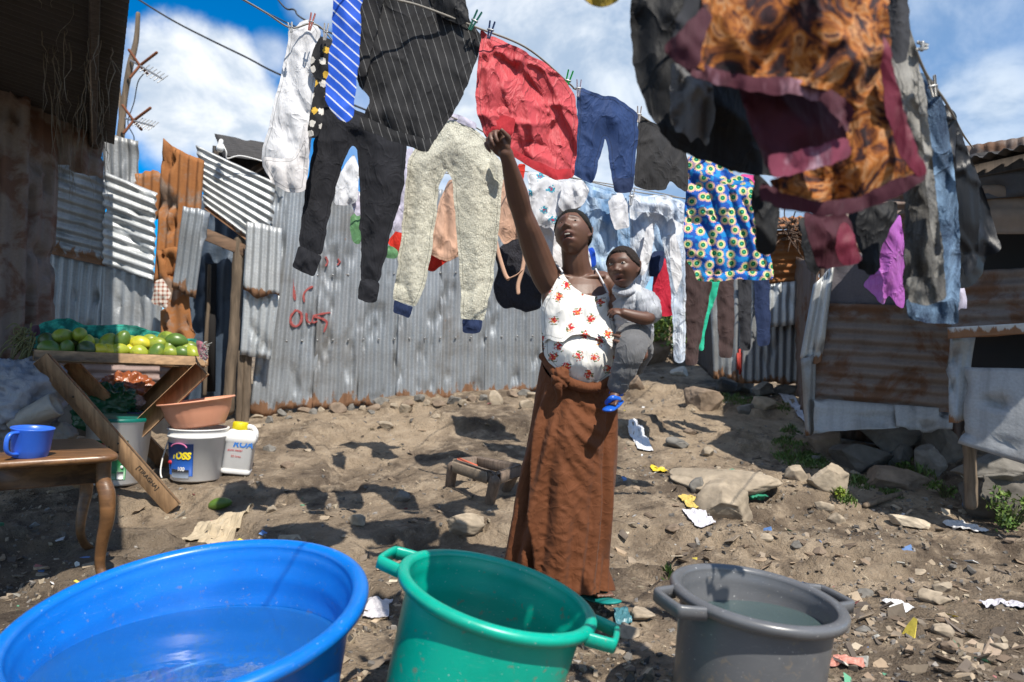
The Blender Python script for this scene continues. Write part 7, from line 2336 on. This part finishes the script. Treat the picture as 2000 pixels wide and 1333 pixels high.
def shards(name, n, x, y, size, flatness, cols, seed, label, cat, lift=.3, mat=None, up=.35):
    """many small angular chips as one loose mass"""
    r = np.random.default_rng(seed)
    n = len(x)
    B = np.array([[a, b, c] for a in (-1, 1) for b in (-1, 1) for c in (-1, 1)], float)
    Q = np.tile(B, (n, 1, 1)) * (1 + r.uniform(-.55, .25, (n, 8, 3)))
    sz = np.stack([size, size * r.uniform(.45, .95, n), size * flatness * r.uniform(.5, 1.5, n)], -1) * .5
    Q *= sz[:, None]
    yaw, tx, ty_ = r.uniform(0, 6.28, n), r.normal(0, up, n), r.normal(0, up, n)
    Q[..., 2] += Q[..., 0] * tx[:, None] + Q[..., 1] * ty_[:, None]
    c, s = np.cos(yaw)[:, None], np.sin(yaw)[:, None]
    X = Q[..., 0] * c - Q[..., 1] * s
    Y = Q[..., 0] * s + Q[..., 1] * c
    z0 = gz(x, y) + sz[:, 2] * lift
    V = np.stack([X + x[:, None], Y + y[:, None], Q[..., 2] + z0[:, None]], -1).reshape(-1, 3)
    base = np.array([(0, 1, 3, 2), (4, 6, 7, 5), (0, 4, 5, 1), (2, 3, 7, 6), (0, 2, 6, 4), (1, 5, 7, 3)])
    Fc = (np.arange(n)[:, None, None] * 8 + base).reshape(-1, 4).tolist()
    cc = np.array(cols)[r.integers(0, len(cols), n)] * r.uniform(.6, 1.3, (n, 1))
    o = mesh(name, V, Fc, mat or M_ROCK, smooth_=False, col=np.repeat(np.clip(cc, 0, 1), 8, 0), origin=(0, 3, 0))
    return tag(o, label, cat, kind='stuff')


def scatter(n, ymin, ymax, seed, dens):
    r = np.random.default_rng(seed)
    y = 1 / r.uniform(1 / ymax, 1 / ymin, n * 4)
    x = r.uniform(-.86, .86, n * 4) * (y + .25)
    p = dens(x, y)
    keep = r.random(n * 4) < p
    x, y = x[keep][:n], y[keep][:n]
    # keep the basins' and the stall's footing clear of floating chips; walls bound the yard
    ok = (y < 6.2 + .35 * (x + 2.2)) | (x > .6)
    return x[ok], y[ok]


def dens_peb(x, y):
    p = np.stack([x, y], -1)
    return .25 + .75 * sstep(fbm(p * 1.5, 3, 61), .42, .62) * (.6 + .4 * (x > .1))


x, y = scatter(12000, 1.25, 9.5, 71, dens_peb)
r4 = np.random.default_rng(72)
shards('gravel', 0, x, y, .006 + .022 * r4.random(len(x)) ** 3 + .0022 * y * r4.random(len(x)), .6, [(.26, .21, .155), (.16, .13, .10), (.34, .28, .20), (.11, .10, .09), (.22, .20, .18)], 73, 'small gravel and crumbs of earth over the whole yard', 'gravel')


def dens_chip(x, y):
    p = np.stack([x, y], -1)
    band = np.exp(-((x - (.35 + .16 * y)) / .55) ** 2) + .9 * np.exp(-((x - .50 * y + .1) / .7) ** 2)
    return np.clip(.10 + .8 * band * sstep(fbm(p * 1.9, 3, 81), .38, .58) + .25 * sstep(fbm(p * 2.5, 3, 82), .56, .66), 0, 1)


x, y = scatter(3900, 1.3, 8.5, 74, dens_chip)
r4 = np.random.default_rng(75)
shards('stone_chips', 0, x, y, .012 + .06 * r4.random(len(x)) ** 3, .20, [(.27, .20, .135), (.18, .13, .09), (.32, .25, .175), (.12, .095, .075), (.22, .175, .13)], 76, 'flat broken stone chips heaped along the path', 'stone chips', .5)


def dens_lit(x, y):
    p = np.stack([x, y], -1)
    band = np.exp(-((x - (.22 + .15 * y)) / .25) ** 2) * sstep(y, 3.2, 4.2) + .8 * np.exp(-((x - (.44 * y)) / .4) ** 2) * sstep(y, 4.4, 3.2)
    return np.clip(.07 + .9 * band * sstep(fbm(p * 2.1, 3, 91), .40, .55) + .3 * (x < -1.2) * (y < 5), 0, 1)


x, y = scatter(520, 1.6, 9.0, 77, dens_lit)
r4 = np.random.default_rng(78)
shards('litter', 0, x, y, .014 + .05 * r4.random(len(x)) ** 2, .10, [(.55, .54, .52), (.62, .62, .62), (.45, .40, .30), (.50, .40, .06), (.10, .20, .42), (.48, .36, .26), (.40, .14, .14), (.10, .30, .18), (.5, .48, .42), (.36, .30, .22)], 79, 'scraps of paper, peel and plastic trodden into the dirt', 'litter', .7, attr_mat('litter_scrap', .7, .25, 60, .4), .5)


def crumple(name, px, py, wpx, hpx, col, label, cat, seed, rough=.7, rz=0, lift=.012):
    g = G(px, py)
    s = g[1] / FPX
    w, h = wpx * s, max(hpx * s * g[1] / 1.0, wpx * s * .5)
    n = 18
    u, v = np.meshgrid(np.linspace(-.5, .5, n), np.linspace(-.5, .5, n))
    u, v = u.ravel(), v.ravel()
    r = 1 + .5 * (fbm(np.stack([np.arctan2(v, u), 0 * u], -1) * 1.2, 3, seed) - .5)
    X = np.stack([u * w * r, v * h * r, 0 * u], -1) @ rotm('Z', rz).T
    V = X + g
    V[:, 2] = gz(V[:, 0], V[:, 1]) + lift + w * .22 * np.abs(fbm(np.stack([u, v], -1) * 5, 3, seed + 1) - .42)
    Fc = [(i * n + j, i * n + j + 1, (i + 1) * n + j + 1, (i + 1) * n + j) for i in range(n - 1) for j in range(n - 1)]
    o = mesh(name, V, Fc, flat('scrap_' + name, col, rough, 0, .3, 30), smooth_=False, solid=.002)
    return tag(o, label, cat)


crumple('paper_scrap', 740, 1196, 44, 20, (.50, .48, .50), 'pale crumpled foil scrap between the blue and green basins', 'scrap', 1, .4)
crumple('cardboard_scrap', 440, 1032, 70, 40, (.42, .34, .23), 'torn pale cardboard lying behind the blue basin', 'cardboard', 2)
crumple('cardboard_scrap', 405, 1046, 60, 20, (.40, .33, .23), 'smaller cardboard flap left of the torn cardboard', 'cardboard', 3)
crumple('paper_scrap', 1752, 1190, 36, 18, (.66, .66, .66), 'white paper scrap right of the grey basin', 'scrap', 4)
crumple('plastic_packet', 1972, 1186, 70, 28, (.50, .48, .52), 'crumpled white packet at the right edge of the dirt', 'packet', 5, .4)
crumple('plastic_scrap', 1452, 974, 34, 22, (.03, .22, .13), 'green plastic scrap on the earthy boulder\'s right side', 'scrap', 6, .4, 20, .05)
crumple('plastic_scrap', 1655, 1300, 56, 16, (.48, .20, .15), 'pinkish red plastic strip lying right of the grey basin', 'scrap', 7, .5, -25)
crumple('plastic_scrap', 1365, 1015, 40, 22, (.60, .58, .62), 'white plastic scrap beside the earthy boulder', 'scrap', 8, .4)
crumple('fruit_peel', 1352, 985, 34, 14, (.55, .40, .10), 'yellow and pink peel left of the earthy boulder', 'peel', 9, .6)
crumple('fruit_peel', 1285, 918, 30, 9, (.62, .45, .02), 'bright yellow peel on the litter beside the skirt', 'peel', 10, .5)
crumple('plastic_scrap', 1250, 862, 30, 18, (.62, .63, .66), 'white plastic heap on the litter strip beside the skirt', 'scrap', 12, .4)
crumple('plastic_scrap', 1215, 1210, 30, 20, (.05, .16, .19), 'dark turquoise scrap on the shaded ground beside the sandal', 'scrap', 13, .4)
crumple('paper_scrap', 1880, 1030, 50, 18, (.56, .55, .54), 'white shredded film on the right hand rubble', 'scrap', 14, .5)
crumple('plastic_scrap', 1562, 800, 30, 26, (.42, .42, .46), 'pale plastic rag at the corner of the brown shack', 'scrap', 15, .5)
a, b = G(1690, 994), G(1760, 974)
tag(mesh('stick', *g_tube([a + [0, 0, .02], (a + b) / 2 + [0, 0, .03], b + [0, 0, .035]], [.018, .022, .014], 8, True, 20), W_POST), 'thick wooden stick lying across the rubble', 'stick')
bo = G(1888, 1000)
o = thing('bottle', bo, 'small bluish plastic bottle lying on the rubble', 'bottle')
BM3 = rotm('Z', 50) @ rotm('Y', 62)
mesh('body', *g_lathe([(.001, 0), (.026, .002), (.028, .01), (.028, .075), (.012, .098), (.011, .11), (.001, .11)], 24, BM3, bo + [0, 0, .03]), film('film_bottle', (.18, .24, .34), .2, .6), o)
mesh('cap', *g_lathe([(.0125, .108), (.0125, .122), (.001, .122)], 20, BM3, bo + [0, 0, .03]), plastic('cap_blue', (.03, .1, .4)), o)

# ---- grass and weeds
M_LEAF = attr_mat('leaf_green', .6, .35, 40, .2, **{'Subsurface Weight': .1, 'Subsurface Radius': (.01, .02, .005)})


def blades(spots, seed):
    r = np.random.default_rng(seed)
    V, Fc, C = [], [], []
    for px, py, wpx, n, hh in spots:
        g = G(px, py)
        s = g[1] / FPX * wpx / 2
        for _ in range(n):
            a, q = r.uniform(0, 6.28), math.sqrt(r.random())
            x, y = g[0] + math.cos(a) * q * s, g[1] + math.sin(a) * q * s * 1.3
            z = float(gz(x, y)) - .005
            h = hh * r.uniform(.5, 1.2) * (1.15 - q * .6)
            dx, dy = r.normal(0, .45, 2) * h
            w = r.uniform(.003, .007)
            b = r.uniform(0, 6.28)
            sx, sy = math.cos(b) * w, math.sin(b) * w
            k = len(V)
            V += [(x - sx, y - sy, z), (x + sx, y + sy, z), (x + dx * .5 + sx * .8, y + dy * .5 + sy * .8, z + h * .6), (x + dx * .5 - sx * .8, y + dy * .5 - sy * .8, z + h * .6), (x + dx, y + dy, z + h * .9)]
            Fc += [(k, k + 1, k + 2, k + 3), (k + 3, k + 2, k + 4)]
            c = np.array((.055, .105, .02)) * r.uniform(.6, 1.7) + np.array((.03, .01, 0)) * r.random()
            C += [c] * 5
    return np.array(V), Fc, np.array(C)


V, Fc, C = blades([(1555, 893, 90, 900, .05), (1590, 902, 60, 400, .05), (1545, 838, 40, 260, .05), (1535, 862, 34, 200, .045), (1440, 778, 80, 600, .05), (1470, 785, 50, 300, .04), (1400, 776, 40, 200, .05),
                   (1680, 944, 60, 300, .06), (1750, 908, 50, 240, .07), (1790, 922, 60, 260, .09), (1650, 975, 40, 200, .05), (1740, 965, 40, 150, .04), (1630, 925, 30, 120, .05), (1310, 1128, 26, 60, .05), (1530, 800, 26, 100, .05)], 5)
tag(mesh('grass', V, Fc, M_LEAF, col=C, smooth_=False, origin=(2, 5, .3)), 'short green grass and moss at the feet of the right hand shacks', 'grass', kind='stuff')


def weed(px, py, wpx, hpx, n, label, seed, d=None, name='weed', leaf=.03, cat='weed', base=(.07, .13, .025)):
    r = np.random.default_rng(seed)
    g = G(px, py + hpx / 2) if d is None else P(px, py + hpx / 2, d)
    s = g[1] / FPX
    W, Hh = wpx * s, hpx * s
    o = thing(name, g, label, cat)
    V, Fc, C = [], [], []
    st_ = MB()
    for k in range(max(3, n // 14)):
        e = g + np.array([r.normal() * W * .3, r.normal() * W * .25, Hh * r.uniform(.5, .95)])
        st_.add(*g_tube([g + [r.normal() * W * .08, 0, -.02], (g + e) / 2 + [0, 0, .1 * Hh], e], [.006, .004, .002], 5, False, 8))
    clumps = r.normal(size=(max(4, n // 40), 3)) * np.array([W * .27, W * .24, Hh * .24]) + g + [0, 0, Hh * .52]
    for k in range(n):
        c = clumps[r.integers(len(clumps))] + r.normal(size=3) * np.array([W, W, Hh]) * .10
        if c[2] < g[2]:
            c[2] = g[2] + r.random() * Hh * .3
        L = leaf * r.uniform(.6, 1.4)
        dr = r.normal(size=3) + [0, -.3, .5]
        dr /= np.linalg.norm(dr)
        sd3 = np.cross(dr, r.normal(size=3))
        sd3 /= np.linalg.norm(sd3)
        nn = np.cross(dr, sd3)
        i0 = len(V)
        V += [c, c + dr * L * .45 + sd3 * L * .28 + nn * L * .06, c + dr * L, c + dr * L * .45 - sd3 * L * .28 + nn * L * .06]
        Fc += [(i0, i0 + 1, i0 + 2), (i0, i0 + 2, i0 + 3)]
        C += [np.array(base) * r.uniform(.55, 1.7) + np.array((.05, .03, 0)) * r.random() ** 2] * 4
    st_.build('stem', flat('stem_green', (.07, .08, .03), .9), o)
    mesh('foliage', np.array(V), Fc, M_LEAF, o, col=np.array(C), smooth_=False)
    return o


weed(1975, 1005, 70, 60, 420, 'leafy weed at the right edge below the foundation stones', 3)
weed(1845, 955, 40, 34, 120, 'small fern-like weed at the foot of the corner post', 4)
weed(1633, 966, 30, 26, 140, 'bright yellow green weed left of the stone pile', 5, base=(.13, .18, .02))
weed(1765, 915, 50, 30, 160, 'low weed between the rocks of the stone pile', 6)
weed(1286, 640, 130, 90, 2600, 'sunlit green bush on the bank behind the baby', 7, 9.6, 'bush', .07, 'bush', (.10, .17, .03))
weed(1345, 640, 110, 80, 1500, 'darker bush on the bank right of the sunlit bush', 8, 10.2, 'bush', .07, 'bush', (.075, .12, .03))
weed(1215, 640, 100, 80, 1500, 'bush on the bank hidden mostly behind the baby', 10, 10.2, 'bush', .07, 'bush', (.08, .13, .03))
weed(165, 1160, 30, 22, 40, 'few green leaves on the shaded ground under the side table', 9)
